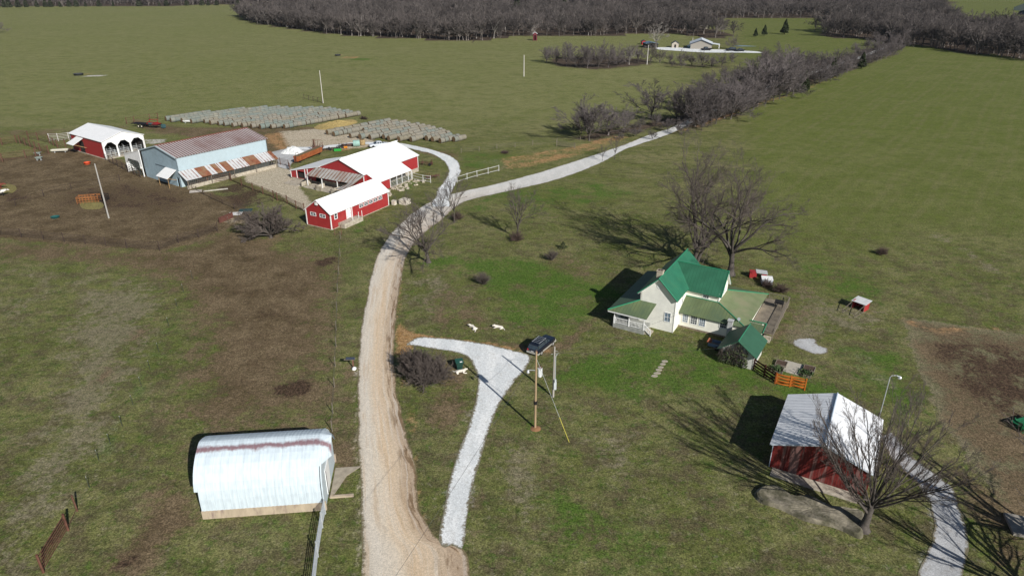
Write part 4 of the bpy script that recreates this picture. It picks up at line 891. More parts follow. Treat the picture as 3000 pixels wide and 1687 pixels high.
# porch
P = MB(); P.box(-7.2, -3.0, -2.4, -.01, 0, .6); P.box(-7.2, -4.66, 0, 11.2, 0, .6); P.build('porch_floor', mat('grey_porch_floor', (.30, .31, .29), .8, .2, 2), H_)
P = MB(); P.slab([(-8.0, -2.6, 2.36), (-2.75, -2.6, 2.36), (-2.45, .0, 3.5), (-4.65, .0, 3.5)], .07); P.build('porch_roof', OROOFX, H_)
P = MB(); P.slab([(-8.0, -2.6, 2.36), (-4.65, .0, 3.5), (-4.65, 10.6, 3.5), (-8.0, 12.0, 2.36)], .07); P.build('porch_roof', mat('dull_green_roofing', (.075, .12, .075), .6, .12, .8), H_)
P = MB(); P.box(-7.95, -2.8, -2.58, -2.5, 2.13, 2.28); P.build('fascia', WHITE, H_)
for x, y in ((-7.1, -2.3), (-5.1, -2.3), (-3.1, -2.3), (-7.1, .3), (-7.1, 3.2), (-7.1, 6.2), (-7.1, 9.2)):
    P = MB(); P.box(x - .05, x + .05, y - .05, y + .05, .6, 2.2); P.box(x - .08, x + .08, y - .08, y + .08, .6, 1.5 if y < 0 else .9); P.build('porch_post', WHITE, H_)
P = MB()
for a, b in (((-7.1, -2.3), (-5.1, -2.3)), ((-5.1, -2.3), (-3.1, -2.3)), ((-7.1, -2.3), (-7.1, .3))):
    a = Vector(a); b = Vector(b); P.tube((*a, 1.42), (*b, 1.42), .045, n=4); P.tube((*a, .74), (*b, .74), .035, n=4); m = int((b - a).length / .17)
    for i in range(1, m): q = a.lerp(b, i / m); P.tube((*q, .74), (*q, 1.42), .028, n=4)
a = Vector((-3.0, -2.3, 1.42)); b = Vector((-2.15, -2.35, .75)); P.tube(a, b, .045, n=4); P.tube(a - Vector((0, 0, .68)), b - Vector((0, 0, .6)), .04, n=4); P.tube(b + Vector((0, 0, .1)), (b.x, b.y, 0), .06, n=4)
for i in range(1, 6): q = a.lerp(b, i / 6); P.tube(q, q - Vector((0, 0, .66)), .025, n=4)
P.build('balustrade', WHITE, H_)
P = MB(); P.box(-3.0, -2.6, -2.2, -1.0, 0, .42); P.box(-2.6, -2.2, -2.2, -1.0, 0, .22); P.build('steps', CONC, H_)
# deck
P = MB(); P.box(8.35, 11.4, 4.4, 14.9, .68, .8); P.build('deck_floor', DECKW, H_)
P = MB()
rl = [(8.7, 14.8), (11.35, 14.8), (11.35, 4.5), (9.2, 4.5)]
for a, b in zip(rl[:-1], rl[1:]):
    a = Vector(a); b = Vector(b); P.box(min(a.x, b.x) - .05, max(a.x, b.x) + .05, min(a.y, b.y) - .05, max(a.y, b.y) + .05, 1.66, 1.7); P.tube((*a, .95), (*b, .95), .03, n=4)
    m = int((b - a).length / .16)
    for i in range(m + 1):
        q = a.lerp(b, i / m); P.tube((*q, .8), (*q, 1.66), .022 if i % 10 else .05, n=4)
for x in (8.6, 10, 11.3):
    for y in (4.5, 8, 11.5, 14.8): P.box(x - .06, x + .06, y - .06, y + .06, 0, .68)
P.build('deck_railing', DWOOD, H_)
P = MB(); P.box(10.3, 11.2, 3.5, 4.4, 0, .25); P.box(10.3, 11.2, 3.9, 4.4, .25, .5); P.build('steps', CONC, H_)
M0 = H_.matrix_basis
def hl(x, y, z=0, T=-30.5, O=A0):
    c, s = cos(R(T)), sin(R(T)); return (O[0] + x * c - y * s, O[1] + x * s + y * c, z)
g = thing('barbecue_grill', 'black barrel barbecue smoker standing on the grey deck', 'grill', hl(10.4, 12.6, .8), -30.5)
t = MB(); n_ = 10
t.tube((-.55, 0, .85), (.55, 0, .85), .3, n=12); t.build('barrel', BLACK, g)
t = MB()
for x in (-.45, .45):
    for y in (-.2, .2): t.tube((x, y, 0), (x, y * .8, .7), .03, n=5)
t.build('leg', BLACK, g); t = MB(); t.tube((.4, 0, 1.1), (.4, 0, 1.6), .07, n=8); t.build('chimney', BLACK, g); t = MB(); t.box(-.6, .6, -.6, -.3, .78, .82); t.build('shelf', BLACK, g)
g = thing('satellite_dish', 'small grey satellite dish on the lower roof edge of the farmhouse', 'satellite dish', hl(7.4, 2.3, 2.42), -30.5)
t = MB(); t.tube((0, 0, 0), (0, 0, .5), .025, n=5); t.build('mast', GALV, g); t = MB(); t.lathe([(.02, 0), (.12, .02), (.2, .06)], n=14); d2 = t.build('dish', GALV, g); d2.location = (0, -.05, .5); d2.rotation_euler = (R(60), 0, 0)
# ------------------------------------------------------------------ outbuilding beside the house
C0 = (27.797, 67.652)
S_ = thing('outbuilding', 'small white outbuilding with dark green roof and vines over its gable end', 'outbuilding', C0, -32.5)
w = MB(); gg = lambda s: 1.75 + 1.5 * (1 - abs(s - 1.9) / 1.9)
WBLK = mat('whitewashed_block', (.60, .60, .57), .85, .12, 3, c2=(.35, .33, .28), c2scale=1.5, c2thr=.66)
wall(w, (-3.8, 0), (0, 0), gg, 0, [(1.0, 1.9, 0, 1.5)], .15, (1.9,)); wall(w, (0, 0), (0, 4.2), 1.8); wall(w, (0, 4.2), (-3.8, 4.2), gg, 0, (), .15, (1.9,)); wall(w, (-3.8, 4.2), (-3.8, 0), 1.8); w.build('wall', WBLK, S_)
GR2 = mat('dark_green_roofing', (.035, .105, .065), .5, .1, 1, stripe=('Y', .6, (.03, .09, .055), .1, 0))
r = MB(); r.slab([(-1.9, -.45, 3.42), (.4, -.45, 1.78), (.4, 4.6, 1.78), (-1.9, 4.6, 3.42)], .08); r.slab([(-1.9, -.45, 3.42), (-4.2, -.45, 1.78), (-4.2, 4.6, 1.78), (-1.9, 4.6, 3.42)], .08); r.build('roof', GR2, S_)
t = MB(); t.tube((-1.9, -.47, 3.46), (-1.9, 4.6, 3.46), .05); t.build('ridge_cap', GTRIM, S_)
t = MB(); t.box(-2.75, -1.95, .05, .1, 0, 1.5); t.build('door', mat('grey_plank_door', (.25, .23, .2), .9, .3, 4), S_)
rs = np.random.RandomState(3); t = MB(); lf = MB()
for i in range(420):
    x = -rs.uniform(.75, 3.95); top = 3.2 * (1 - abs(x + 1.9) / 3.2) + .15; z0 = rs.uniform(0, top * .8); p = Vector((x, -.05 - rs.rand() * .3, z0))
    for k in range(4):
        q = p + Vector((rs.randn() * .07, rs.randn() * .05, rs.uniform(.1, .3)));
        if q.z > top + .25: break
        q.y = min(-.03, q.y); t.tube(p, q, .014, .009, 3, cap=False); p = q
for i in range(500):
    x = -rs.uniform(.6, 3.9); top = 3.2 * (1 - abs(x + 1.9) / 3.2) + .1; p = Vector((x, -.1 - rs.rand() * .35, rs.uniform(0, top) * (rs.rand() ** .5))); a = Vector(rs.randn(3) * .07); b = Vector(rs.randn(3) * .07); lf.add([p - a, p + b, p + a, p - b], [(0, 1, 2, 3)])
vn = thing('climbing_vine', 'tangled leafless vine covering the gable end of the small white outbuilding', 'vine', C0, -32.5); t.build('stem', TWIG, vn); lf.build('leaves', mat('sparse_vine_leaves', (.05, .07, .025), .9, .5, 4), vn)
# bench/trailer left of it
q = hl(3.35, -6.4) if False else V(1806, 876)
t0 = thing('utility_trailer', 'small blue sided trailer with a rust red panel in the outbuilding shade', 'trailer', q, -30)
t = MB(); t.box(-1.15, 1.15, -.6, -.55, .35, .75); t.box(-1.15, 1.15, .55, .6, .35, .75); t.box(1.1, 1.15, -.55, .55, .35, .75); t.build('side_boards', mat('blue_grey_paint', (.16, .22, .32), .6, .1), t0)
t = MB(); t.box(-1.15, 1.1, -.55, .55, .32, .38); t.build('bed', DWOOD, t0); t = MB(); t.obox((-1.1, 0, .75), (.5, 1.1, .06), 0, .5); t.build('tailgate', mat('rust_red_panel', (.26, .085, .045), .8, .2), t0)
for sy in (-.68, .68):
    t = MB(); t.tube((0, sy - .07, .27), (0, sy + .07, .27), .27, n=14); t.build('wheel', BLACK, t0)
t = MB(); t.tube((1.15, 0, .35), (2.1, 0, .4), .04); t.build('hitch', BLACK, t0)

# stepping stones, raised beds, pad, woven fence
for i, q in enumerate(((1672, 909), (1667, 916), (1662, 924), (1657, 931), (1653, 939), (1647, 946))):
    t = MB(); x, y = V(*q); n_ = 7; rs = np.random.RandomState(i); pts = [(.42 * cos(2 * pi * k / n_ + .4) * rs.uniform(.8, 1.1), .26 * sin(2 * pi * k / n_ + .4) * rs.uniform(.8, 1.1), .05) for k in range(n_)]
    t.slab(pts, .08); o = t.build('stepping_stone', CONC, None, (x, y), .15); tag(o, 'flat pale stepping stone in the lawn, %s of six counted from the house' % ORD[i], 'stepping stone', 'stepping stones in the side lawn')
SOIL = mat('bed_soil', (.085, .055, .04), .95, .4, 6, bump=.5)
LEAFM = mat('low_garden_leaves', (.05, .085, .03), .9, .4, 6)
for i, (q, lb) in enumerate((((1965, 917), 'raised bed with brown soil nearest the outbuilding corner'), ((1955, 933), 'raised bed with green growth left of the concrete pad'), ((2035, 930), 'raised bed with brown soil right of the concrete pad'), ((2027, 942), 'raised bed with green growth behind the orange fence end'))):
    b = thing('raised_bed', lb, 'garden bed', V(*q), -31, 'raised garden beds beside the concrete pad')
    t = MB(); t.box(-.62, .62, -.62, -.56, 0, .28); t.box(-.62, .62, .56, .62, 0, .28); t.box(-.62, -.56, -.56, .56, 0, .28); t.box(.56, .62, -.56, .56, 0, .28); t.build('frame', DWOOD, b)
    t = MB(); t.box(-.56, .56, -.56, .56, 0, .22); t.build('soil', SOIL, b)
    if i in (1, 3):
        t = MB(); rs = np.random.RandomState(i)
        for k in range(260):
            p = Vector((rs.randn() * .38, rs.randn() * .38, .22 + abs(rs.randn()) * .12)); a = Vector(rs.randn(3) * .06); c = Vector(rs.randn(3) * .06); t.add([p - a, p + c, p + a, p - c], [(0, 1, 2, 3)])
        t.build('foliage', LEAFM, b)
pd = V(1992, 925); t = MB(); t.box(-1.05, 1.05, -1.35, 1.35, 0, .06); o = t.build('concrete_pad', mat('pale_concrete', (.42, .39, .33), .9, .12, 1.5), None, pd, R(-31)); tag(o, 'square pale concrete pad between the raised garden beds', 'concrete pad')
ORG = mat('orange_stained_boards', (.50, .145, .022), .65, .2, 3); DKB = mat('dark_brown_stained_boards', (.075, .022, .018), .65, .2, 3)
def woven(label, a, b, h, m, flip):
    a = Vector(a); b = Vector(b); Ln = (b - a).length; ang = math.degrees(math.atan2(b.y - a.y, b.x - a.x)); root = thing('woven_board_fence', label, 'fence', (a.x, a.y), ang, 'woven board fence panels')
    for s in (0, Ln / 2, Ln):
        t = MB(); t.box(s - .06, s + .06, -.06, .06, 0, h + .05); t.build('post', m, root)
    t = MB(); nb = 7
    for k in range(nb):
        z = .12 + k * (h - .2) / (nb - .4)
        for j in range(12):
            s0, s1 = Ln * j / 12, Ln * (j + 1) / 12
            f = lambda s: .09 * sin(s / Ln * 4 * pi / 2) * (1 if k % 2 else -1)
            t.hexa([(s0, f(s0) - .015, z), (s1, f(s1) - .015, z), (s1, f(s1) + .015, z), (s0, f(s0) + .015, z)], [(s0, f(s0) - .015, z + .14), (s1, f(s1) - .015, z + .14), (s1, f(s1) + .015, z + .14), (s0, f(s0) + .015, z + .14)])
    t.build('boards', m, root)
fa, fb, fc = G(2207, 1080), G(2270, 1124), G(2357, 1143)
woven('dark brown panel of the woven board fence touching the outbuilding', fa, fb, 1.45, DKB, 0)
woven('bright orange panel of the woven board fence', fb, fc, 1.45, ORG, 1)
# ------------------------------------------------------------------ small hutches
q = V(1905, 697)
t0 = thing('animal_hutch', 'small red hutch with a pale roof under the trees behind the house', 'hutch', q, -12)
t = MB(); t.box(-1.2, -.2, -.5, .5, 0, .95); t.box(.55, 1.25, -.5, .5, 0, .8); t.build('wall', RED, t0); t = MB(); t.slab([(-.3, -.6, .95), (1.35, -.6, .82), (1.35, .6, .92), (-.3, .6, 1.05)], .05); t.build('roof', mat('grey_sheet_roof', (.42, .44, .45), .5), t0)
t0 = thing('animal_hutch', 'white crate beside the small red hutch behind the house', 'crate', V(1928, 712), -12)
t = MB(); t.box(-.75, .75, -.6, .6, 0, .75); t.build('body', mat('pale_blue_white_panel', (.50, .56, .62), .6, .15), t0); t = MB(); t.slab([(-.8, -.65, .78), (.8, -.65, .78), (.8, .65, .9), (-.8, .65, .9)], .05); t.build('lid', WHITE, t0)
q = G(2533, 903)   # coop on the right
cc = (48.3, 83.6)
t0 = thing('chicken_coop', 'red coop with white sheet roof and a wire run on the lawn', 'coop', (46.9, 82.9), 38)
t = MB(); wall(t, (1.6, -.85), (1.6, .85), 1.25, 0); wall(t, (.2, -.85), (1.6, -.85), lambda s: 1.1 + s * .1); wall(t, (1.6, .85), (.2, .85), 1.2); t.build('wall', RED, t0)
t = MB(); t.slab([(.0, -1.0, 1.12), (1.75, -1.0, 1.3), (1.75, 1.0, 1.3), (0, 1.0, 1.12)], .05); t.build('roof', mat('pale_coop_roof', (.62, .63, .64), .5, .12, 2), t0)
t = MB()
for y in (-.85, .85):
    t.tube((.2, y, 1.05), (-2.3, y, .45), .035, n=4); t.tube((.2, y, .05), (-2.3, y, .05), .035, n=4); t.tube((-2.3, y, 0), (-2.3, y, .5), .035, n=4); t.tube((-1.0, y, 0), (-1.0, y, .75), .03, n=4)
t.tube((-2.3, -.85, .45), (-2.3, .85, .45), .035, n=4); t.tube((.1, -.85, 0), (.1, -.85, 1.1), .035, n=4); t.tube((.1, .85, 0), (.1, .85, 1.1), .035, n=4); t.build('run_frame', DWOOD, t0)

# ------------------------------------------------------------------ milk house
M_ = thing('milk_house', 'red metal sided milk house with white roof and row of small windows', 'farm building', (-32.02, 114.38), -29.5)
w = MB(); gm = lambda s: 3.0 + 2.05 * (1 - abs(s - 2.93) / 2.93)
wall(w, (-5.86, 0), (0, 0), gm, .12, [(1.15, 2.35, 2.08, 2.6), (3.4, 4.6, 2.08, 2.6)], .15, (2.93,)); w.build('wall', RED, M_)
w = MB(); ops = [(.98, 1.6, 1.78, 2.7), (4.05, 5.1, .85, 2.75)] + [(7.6 + i * 1.36, 7.6 + i * 1.36 + 1.0, 1.95, 2.5) for i in range(5)]
wall(w, (0, 0), (0, 15.9), 3.0, .12, ops); wall(w, (0, 15.9), (-5.86, 15.9), gm, .12, (), .15, (2.93,)); wall(w, (-5.86, 15.9), (-5.86, 0), 3.0, .12); w.build('wall', REDY, M_)
t = MB(); t.box(-5.8, -.2, .2, .25, .2, 3.0); t.box(-.28, -.22, .2, 15.6, .2, 2.9); t.build('interior_shade', DARKINT, M_)  # dark sheets painted as the shade behind the windows
t = MB(); t.box(-5.9, .04, -.04, 15.94, 0, .12); t.build('foundation', CONC, M_)
WM2 = mat('white_metal_roofing_milk_house', (.84, .85, .86), .4, .04, 1.2, stripe=('Y', .9, (.74, .76, .78), .08, 0))
r = MB(); r.slab([(-2.93, -.25, 5.15), (.32, -.25, 2.88), (.32, 16.2, 2.88), (-2.93, 16.2, 5.15)], .09); r.slab([(-2.93, -.25, 5.15), (-6.18, -.25, 2.88), (-6.18, 16.2, 2.88), (-2.93, 16.2, 5.15)], .09); r.build('roof', WM2, M_)
t = MB()
for x, y in ((0, 0), (-5.86, 0), (0, 15.9)): t.box(x - .11, x + .03 if x > -1 else x + .11, y - .05, y + .12, .1, 3.0)
t.build('corner_trim', WHITE, M_)
for s in (1.15, 3.4): window(M_, (-5.86, 0), (1, 0), s, s + 1.2, 2.08, 2.6, .05, .08)
window(M_, (0, 0), (0, 1), .98, 1.6, 1.78, 2.7, .08, .1, cols=1)
for i in range(5): window(M_, (0, 0), (0, 1), 7.6 + i * 1.36, 7.6 + i * 1.36 + 1.0, 1.95, 2.5, .05, .07)
t = MB(); t.box(-.02, .05, 4.1, 5.05, .9, 2.72); dr = t.build('door', WHITE, M_); t = MB(); t.box(.05, .1, 4.9, 4.96, 1.7, 1.8); t.build('handle', BLACK, dr)
t = MB(); t.box(0, .08, 3.95, 4.05, .85, 2.85); t.box(0, .08, 5.1, 5.2, .85, 2.85); t.box(0, .1, 5.4, 5.55, .85, 2.95); t.box(0, .1, .8, 3.6, 2.78, 2.86); t.build('door_frame', WHITE, M_)
t = MB(); t.box(.02, 1.55, 1.7, 6.6, 0, .85); t.build('loading_dock', CONC, M_)
t = MB()
for x, y in ((1.45, 4.0), (1.45, 5.6), (1.45, 6.5)): t.tube((x, y, .85), (x, y, 2.0), .05, n=5)
t.tube((1.45, 4.0, 1.4), (.1, 4.0, 1.4), .03, n=4); t.build('dock_post', WHITE, M_)
t = MB(); t.box(-3.2, -2.7, -.25, -.03, 4.2, 4.7); t.build('gable_vent', WHITE, M_)
t = MB(); t.box(.15, .9, 16.6, 17.3, 0, .9); o = t.build('calf_hutch', mat('stained_white_plastic', (.62, .58, .50), .6, .2, 3, c2=(.45, .22, .06), c2scale=1.5, c2thr=.62), None, hl(0, 0, 0, -29.5, (-32.02, 114.38))[:2], R(-29.5)); tag(o, 'stained white box standing right beyond the milk house end', 'box')
t = MB(); t.box(1.2, 2.9, 17.6, 19.2, 0, 1.0); o = t.build('concrete_block', mat('whitewashed_concrete', (.60, .56, .48), .9, .25, 2, c2=(.3, .25, .2), c2scale=1.5, c2thr=.6), None, hl(0, 0, 0, -29.5, (-32.02, 114.38))[:2], R(-29.5)); tag(o, 'pale square concrete block in the rubble beyond the milk house end', 'concrete block')

# ------------------------------------------------------------------ red barn
RT = -29.5; RO = (-21.75, 152.98)
B_ = thing('red_barn', 'long red barn with white roof, rusty awning and open lean-to', 'barn', RO, RT)
def prof(s):   # gable end from x = -21 (s = 0) to x = 0 (s = 21)
    x = s - 21
    if x < -12: return 1.75 + (x + 21) * (3.75 - 1.75) / 9
    if x < -6: return 3.75 + (x + 12) * (6.0 - 3.75) / 6
    return 6.0 + (x + 6) * (3.75 - 6.0) / 6
w = MB(); wall(w, (-21, -18), (0, -18), prof, .35, [(1.9, 4.2, .4, 1.95), (7.3, 9.6, .35, 2.2), (14.2, 17.5, .35, 2.0)], .15, (9, 15)); w.build('wall', RED, B_)
w = MB(); wall(w, (0, -18), (0, .5), 3.75, .9, [(4.5, 11.8, .95, 3.2)]); wall(w, (-21, -7), (-21, -18), 1.75, .3); wall(w, (-12, -7), (-21, -7), lambda s: prof(9 - s), .2); wall(w, (-12, .5), (-12, -7), 3.7, .2); w.build('wall', REDY, B_)
w = MB(); wall(w, (0, .5), (-12, .5), lambda s: prof(21 - s), .9, (), .15, (6,)); w.build('wall', RED, B_)
t = MB(); t.box(-20.6, -.4, -17.6, -17.5, .3, 1.6); t.box(-11.8, -.4, -17.6, -17.5, .3, 3.5); t.box(-.7, -.6, -17.4, .2, .3, 3.4); t.build('stall_shade', DARKINT, B_)  # added dark sheets put the barn's inner shade into colour
t = MB(); t.box(-12, .05, -18.05, .55, 0, .9); t.box(-21, -12, -18.05, -7, 0, .3); t.build('foundation', CONC, B_)
WR3 = mat('white_metal_roofing_barn', (.84, .85, .86), .4, .04, 1, stripe=('Y', .9, (.76, .78, .80), .08, 0), c2=(.72, .78, .76), c2scale=.8, c2thr=.68)
r = MB(); k_ = 2.25 / 6
r.slab([(-6.0, -18.3, 6.1), (.35, -18.3, 6.1 - k_ * 6.35), (.35, .8, 6.1 - k_ * 6.35), (-6.0, .8, 6.1)], .1)
r.slab([(-5.75, -18.0, 6.42), (-5.75, .9, 6.42), (-12.2, .9, 3.85), (-12.2, -18.0, 3.85)], .12); r.box(-6.1, -5.98, -18.0, .8, 6.0, 6.35)
r.slab([(-12.1, -18.2, 3.83), (-12.1, -6.8, 3.83), (-21.3, -6.8, 1.8), (-21.3, -18.2, 1.8)], .1); r.build('roof', WR3, B_)
r = MB(); r.slab([(.0, -17, 3.56), (3.0, -17, 2.15), (3.0, -5.7, 2.15), (0, -5.7, 3.56)], .08); r.build('lean_to_roof', WR3, B_)
w = MB(); wall(w, (2.85, -17), (2.85, -13.2), 2.2, .1); wall(w, (0, -17), (2.85, -17), lambda s: 3.5 - s * .46, .1); w.box(2.8, 2.86, -13.2, -5.8, 2.0, 2.2); w.build('lean_to_wall', REDY, B_)
for i, y in enumerate((-13.1, -10.9, -9.1, -6.9, -5.75)):
    t = MB(); t.box(2.78, 2.9, y - .06, y + .06, 0, 2.15); t.build('lean_to_post', WHITE, B_)
t = MB()
for z in (.35, .65, .95, 1.25, 1.55): t.tube((2.95, -13.1, z), (2.95, -5.8, z), .035, n=5)
t.build('gate_rail', GALV, B_)
t = MB(); t.box(2.6, 3.1, -13.2, -5.7, 0, .15); t.build('curb', CONC, B_)
RUSTROOF = mat('rusty_corrugated_roofing', (.36, .36, .345), .6, .15, 1, stripe=('X', .9, (.20, .125, .09), .38, .5), c2=(.21, .07, .032), c2scale=.35, c2thr=.62, stretch=(1, .18, 1))
r = MB(); r.slab([(-13.0, -18.04, 3.62), (-.9, -18.04, 3.62), (-.9, -20.6, 2.3), (-13.9, -20.6, 2.3)], .07); r.slab([(-.9, -18.04, 3.62), (.3, -18.1, 3.55), (.6, -24.4, 2.0), (-2.4, -23.9, 1.9), (-.9, -20.6, 2.3)], .07); r.build('awning_roof', RUSTROOF, B_)
for x in (-13.7, -9.5, -5.2, -2.2):
    t = MB(); t.box(x - .07, x + .07, -20.5, -20.36, 0, 2.25); t.build('awning_post', WHITE, B_)
t = MB()
for y in (-18, .5): t.box(-.1, .04, y - .07, y + .07, .9, 3.7)
for x in (-21, -15.9, -19.2, -16.7): t.box(x - .08, x + .08, -18.08, -17.95, .3, prof(x + 21) - .02)
t.build('corner_trim', WHITE, B_)
def inB(x, y): return hl(x, y, 0, RT, RO)[:2]
for i, (x0, x1, y0, y1, lb) in enumerate(((-14.6, -14.3, -21.6, -18.6, 'left concrete stall wall in front of the red barn'), (-9.9, -8.2, -22.2, -21.9, 'middle concrete stall wall in front of the red barn'), (-5.2, -2.6, -22.6, -22.3, 'right concrete stall wall in front of the red barn'))):
    t = MB(); t.box(x0, x1, y0, y1, 0, .95); t.box(x0, x0 + .25, y0, y0 + 2.6, 0, .95); o = t.build('stall_wall', CONC, None, RO, R(RT)); tag(o, lb, 'wall', 'concrete stall walls')
t = MB(); t.slab([(-19.5, -22.0, .12), (-15, -22.2, .12), (-15, -18.3, .12), (-20, -18.3, .12)], .12); t.slab([(-13.8, -21.9, .08), (-3, -22.4, .08), (-3, -18.3, .08), (-13.8, -18.3, .08)], .08); o = t.build('concrete_apron', CONC, None, RO, R(RT)); tag(o, 'worn concrete apron before the red barn doors', 'concrete apron')
t = MB(); rs = np.random.RandomState(4)
for i in range(70):
    x = rs.uniform(3.2, 6.5); y = rs.uniform(-20, -5); s = rs.uniform(.15, .55); t.obox((x, y, s * .15), (s * 1.6, s, s * .4), rs.rand() * 3, rs.randn() * .2)
o = t.build('rubble', mat('broken_concrete', (.45, .40, .32), .95, .35, 4), None, RO, R(RT)); tag(o, 'broken concrete rubble strewn beside the red barn lean-to', 'rubble', kind='stuff')

# ------------------------------------------------------------------ long blue-grey barn
BT = -36.5; BO = (-70.26, 140.6)
L_ = thing('long_barn', 'long pale blue barn with rust striped roof and a feeding lean-to', 'barn', BO, BT)
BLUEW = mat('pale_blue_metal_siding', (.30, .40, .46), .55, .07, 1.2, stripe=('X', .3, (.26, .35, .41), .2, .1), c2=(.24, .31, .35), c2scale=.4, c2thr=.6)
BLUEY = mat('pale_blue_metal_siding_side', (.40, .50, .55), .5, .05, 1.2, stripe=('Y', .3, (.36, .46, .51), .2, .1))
w = MB(); gb = lambda s: 6.05 + .35 * s / 14.4 + 1.6 * (1 - abs(s - 7.2) / 7.2)
wall(w, (-14.4, 0), (0, 0), gb, 0, [(13.1, 14.0, 0, 2.0)], .15, (7.2,)); w.build('wall', BLUEW, L_)
w = MB(); wall(w, (0, 22), (-14.4, 22), lambda s: gb(14.4 - s), 0, (), .15, (7.2,)); w.build('wall', BLUEW, L_)
w = MB(); wall(w, (0, 0), (0, 22), 6.4, 0); w.build('wall', BLUEY, L_)
w = MB(); wall(w, (-14.4, 22), (-14.4, 0), 6.05, 0); w.build('wall', BLUEY, L_)
SR = mat('rust_striped_roofing', (.44, .42, .42), .55, .1, 1, stripe=('Y', .62, (.13, .05, .042), .56, .12), c2=(.15, .065, .05), c2scale=.2, c2thr=.66, c2soft=.15, stretch=(.3, 1, 1))
r = MB(); r.slab([(-7.2, -.25, 7.95), (.3, -.25, 6.42), (.3, 22.3, 6.42), (-7.2, 22.3, 7.95)], .1); r.slab([(-7.2, -.25, 7.95), (-7.2, 22.3, 7.95), (-14.7, 22.3, 6.0), (-14.7, -.25, 6.0)], .1); r.build('roof', SR, L_)
t = MB(); t.tube((-7.2, -.3, 8.0), (-7.2, 22.3, 8.0), .12); t.build('ridge_cap', mat('rust_ridge', (.16, .06, .045), .7), L_)
t = MB(); t.slab([(-7.2, -.33, 7.98), (.32, -.33, 6.45), (.32, -.2, 6.45), (-7.2, -.2, 7.98)], .22); t.slab([(-7.2, -.33, 7.98), (-14.7, -.33, 6.03), (-14.7, -.2, 6.03), (-7.2, -.2, 7.98)], .22); t.build('trim', BLUEY, L_)
LR = mat('rust_patched_roofing', (.50, .51, .52), .55, .08, 1, stripe=('Y', .75, (.20, .085, .06), .26, .5))
LRr = mat('rusted_sheet', (.20, .075, .04), .8, .3, 1.5, c2=(.22, .14, .08), c2scale=.8, c2thr=.55)
def lp(s, t_): return (.15 + (3.0 - .15) * t_, s, 3.45 + (2.0 - 3.45) * t_)
r = MB(); rr = MB()
for a, b, m_ in ((-.2, 3.4, r), (3.4, 5.6, rr), (5.6, 7.0, r), (7.0, 8.3, rr), (8.3, 9.2, r), (9.2, 11.0, rr), (11.0, 14.9, r), (14.9, 18.0, rr), (18.0, 21.6, r), (21.6, 22.6, rr)):
    m_.slab([lp(a, 0), lp(a, 1), lp(b, 1), lp(b, 0)], .07)
r.build('lean_to_roof', LR, L_); rr.build('lean_to_roof', LRr, L_)
t = MB(); t.box(2.35, 2.55, 0, 22.2, 0, .75); t.build('feed_bunk', CONC, L_)
t = MB(); i = 0; y = .3
while y < 22: t.tube((2.42, y, .75), (2.5, y, 1.75), .05, n=4); y += .42
t.tube((2.45, 0, 1.75), (2.45, 22, 1.75), .04, n=4); t.build('feed_stanchions', mat('dull_pipe', (.20, .185, .165), .7), L_)
t = MB()
for y in (.1, 5.5, 11, 16.5, 22): t.box(2.6, 2.75, y, y + .15, 0, 2.1)
t.box(2.6, 2.75, 0, 22.2, 1.98, 2.06); t.build('lean_to_post', DWOOD, L_)
t = MB(); t.slab([(-5.0, -.02, 3.65), (-.75, -.02, 3.65), (-1.1, -2.2, 2.1), (-5.55, -2.2, 2.1)], .08); t.build('awning', WHITE, L_)
for x in (-5.1, -1.3): t = MB(); t.tube((x, -.05, 1.4), (x, -2.0, 2.15), .06, n=4); t.tube((x, -1.9, 0), (x, -1.9, 2.1), .06, n=4); t.build('awning_brace', mat('new_timber', (.38, .24, .11), .8), L_)
t = MB(); t.box(-9.0, -4.8, -.09, -.03, 3.62, 3.72); t.build('door_track', mat('dark_steel', (.08, .10, .12), .5), L_)
# western lean-to with its open front
gl = lambda s: 4.0 + s * 2.0 / 7.3
w = MB()
fx0, fx1 = -21.7, -14.4
def oct_front(mb, p0, p1, top, oz, ch, th=.15, post=.25):
    """wall with an opening whose top corners are cut off"""
    p0 = Vector(p0); p1 = Vector(p1); d = (p1 - p0); Ln = d.length; d.normalize(); n = Vector((-d.y, d.x)) * th
    xs = [0, post, post + ch, Ln - post - ch, Ln - post, Ln]; lo = lambda s: 0 if s < post or s > Ln - post else (oz - ch + (s - post) if s < post + ch else (oz if s < Ln - post - ch else oz - (s - (Ln - post - ch))))
    for a, b in zip(xs[:-1], xs[1:]):
        la, lb = (0, 0) if (a < post - 1e-6 or b > Ln - post + 1e-6) else (lo(a + 1e-6) if a > post - 1e-6 else 0, lo(b - 1e-6))
        A = p0 + d * a; B = p0 + d * b
        mb.hexa([(A.x, A.y, la), (B.x, B.y, lb), (B.x + n.x, B.y + n.y, lb), (A.x + n.x, A.y + n.y, la)], [(A.x, A.y, top(a)), (B.x, B.y, top(b)), (B.x + n.x, B.y + n.y, top(b)), (A.x + n.x, A.y + n.y, top(a))])
oct_front(w, (fx0, -.5), (fx1 - .02, -.5), gl, 3.35, 1.2); w.build('lean_to_front', WHITE, L_)
w = MB(); wall(w, (fx0, 9), (fx0, -.35), 3.95); wall(w, (fx1 - .1, 9), (fx0, 9), lambda s: 6.0 - s * .27, 0); w.build('lean_to_wall', WHITE, L_)
r = MB(); r.slab([(fx0 - .2, -.6, 4.02), (fx1 - .02, -.6, 6.0), (fx1 - .02, 9.1, 6.0), (fx0 - .2, 9.1, 4.02)], .1); r.build('lean_to_roof', WR3, L_)
t = MB()
for z in (.3, .7, 1.1, 1.6, 2.2, 2.8): t.tube((fx0 + .3, -.3, z), (fx1 - .3, -.3, z), .04, n=5)
for x in (-19.8, -18, -16.2): t.tube((x, -.3, 0), (x, -.3, 3.2), .05, n=5)
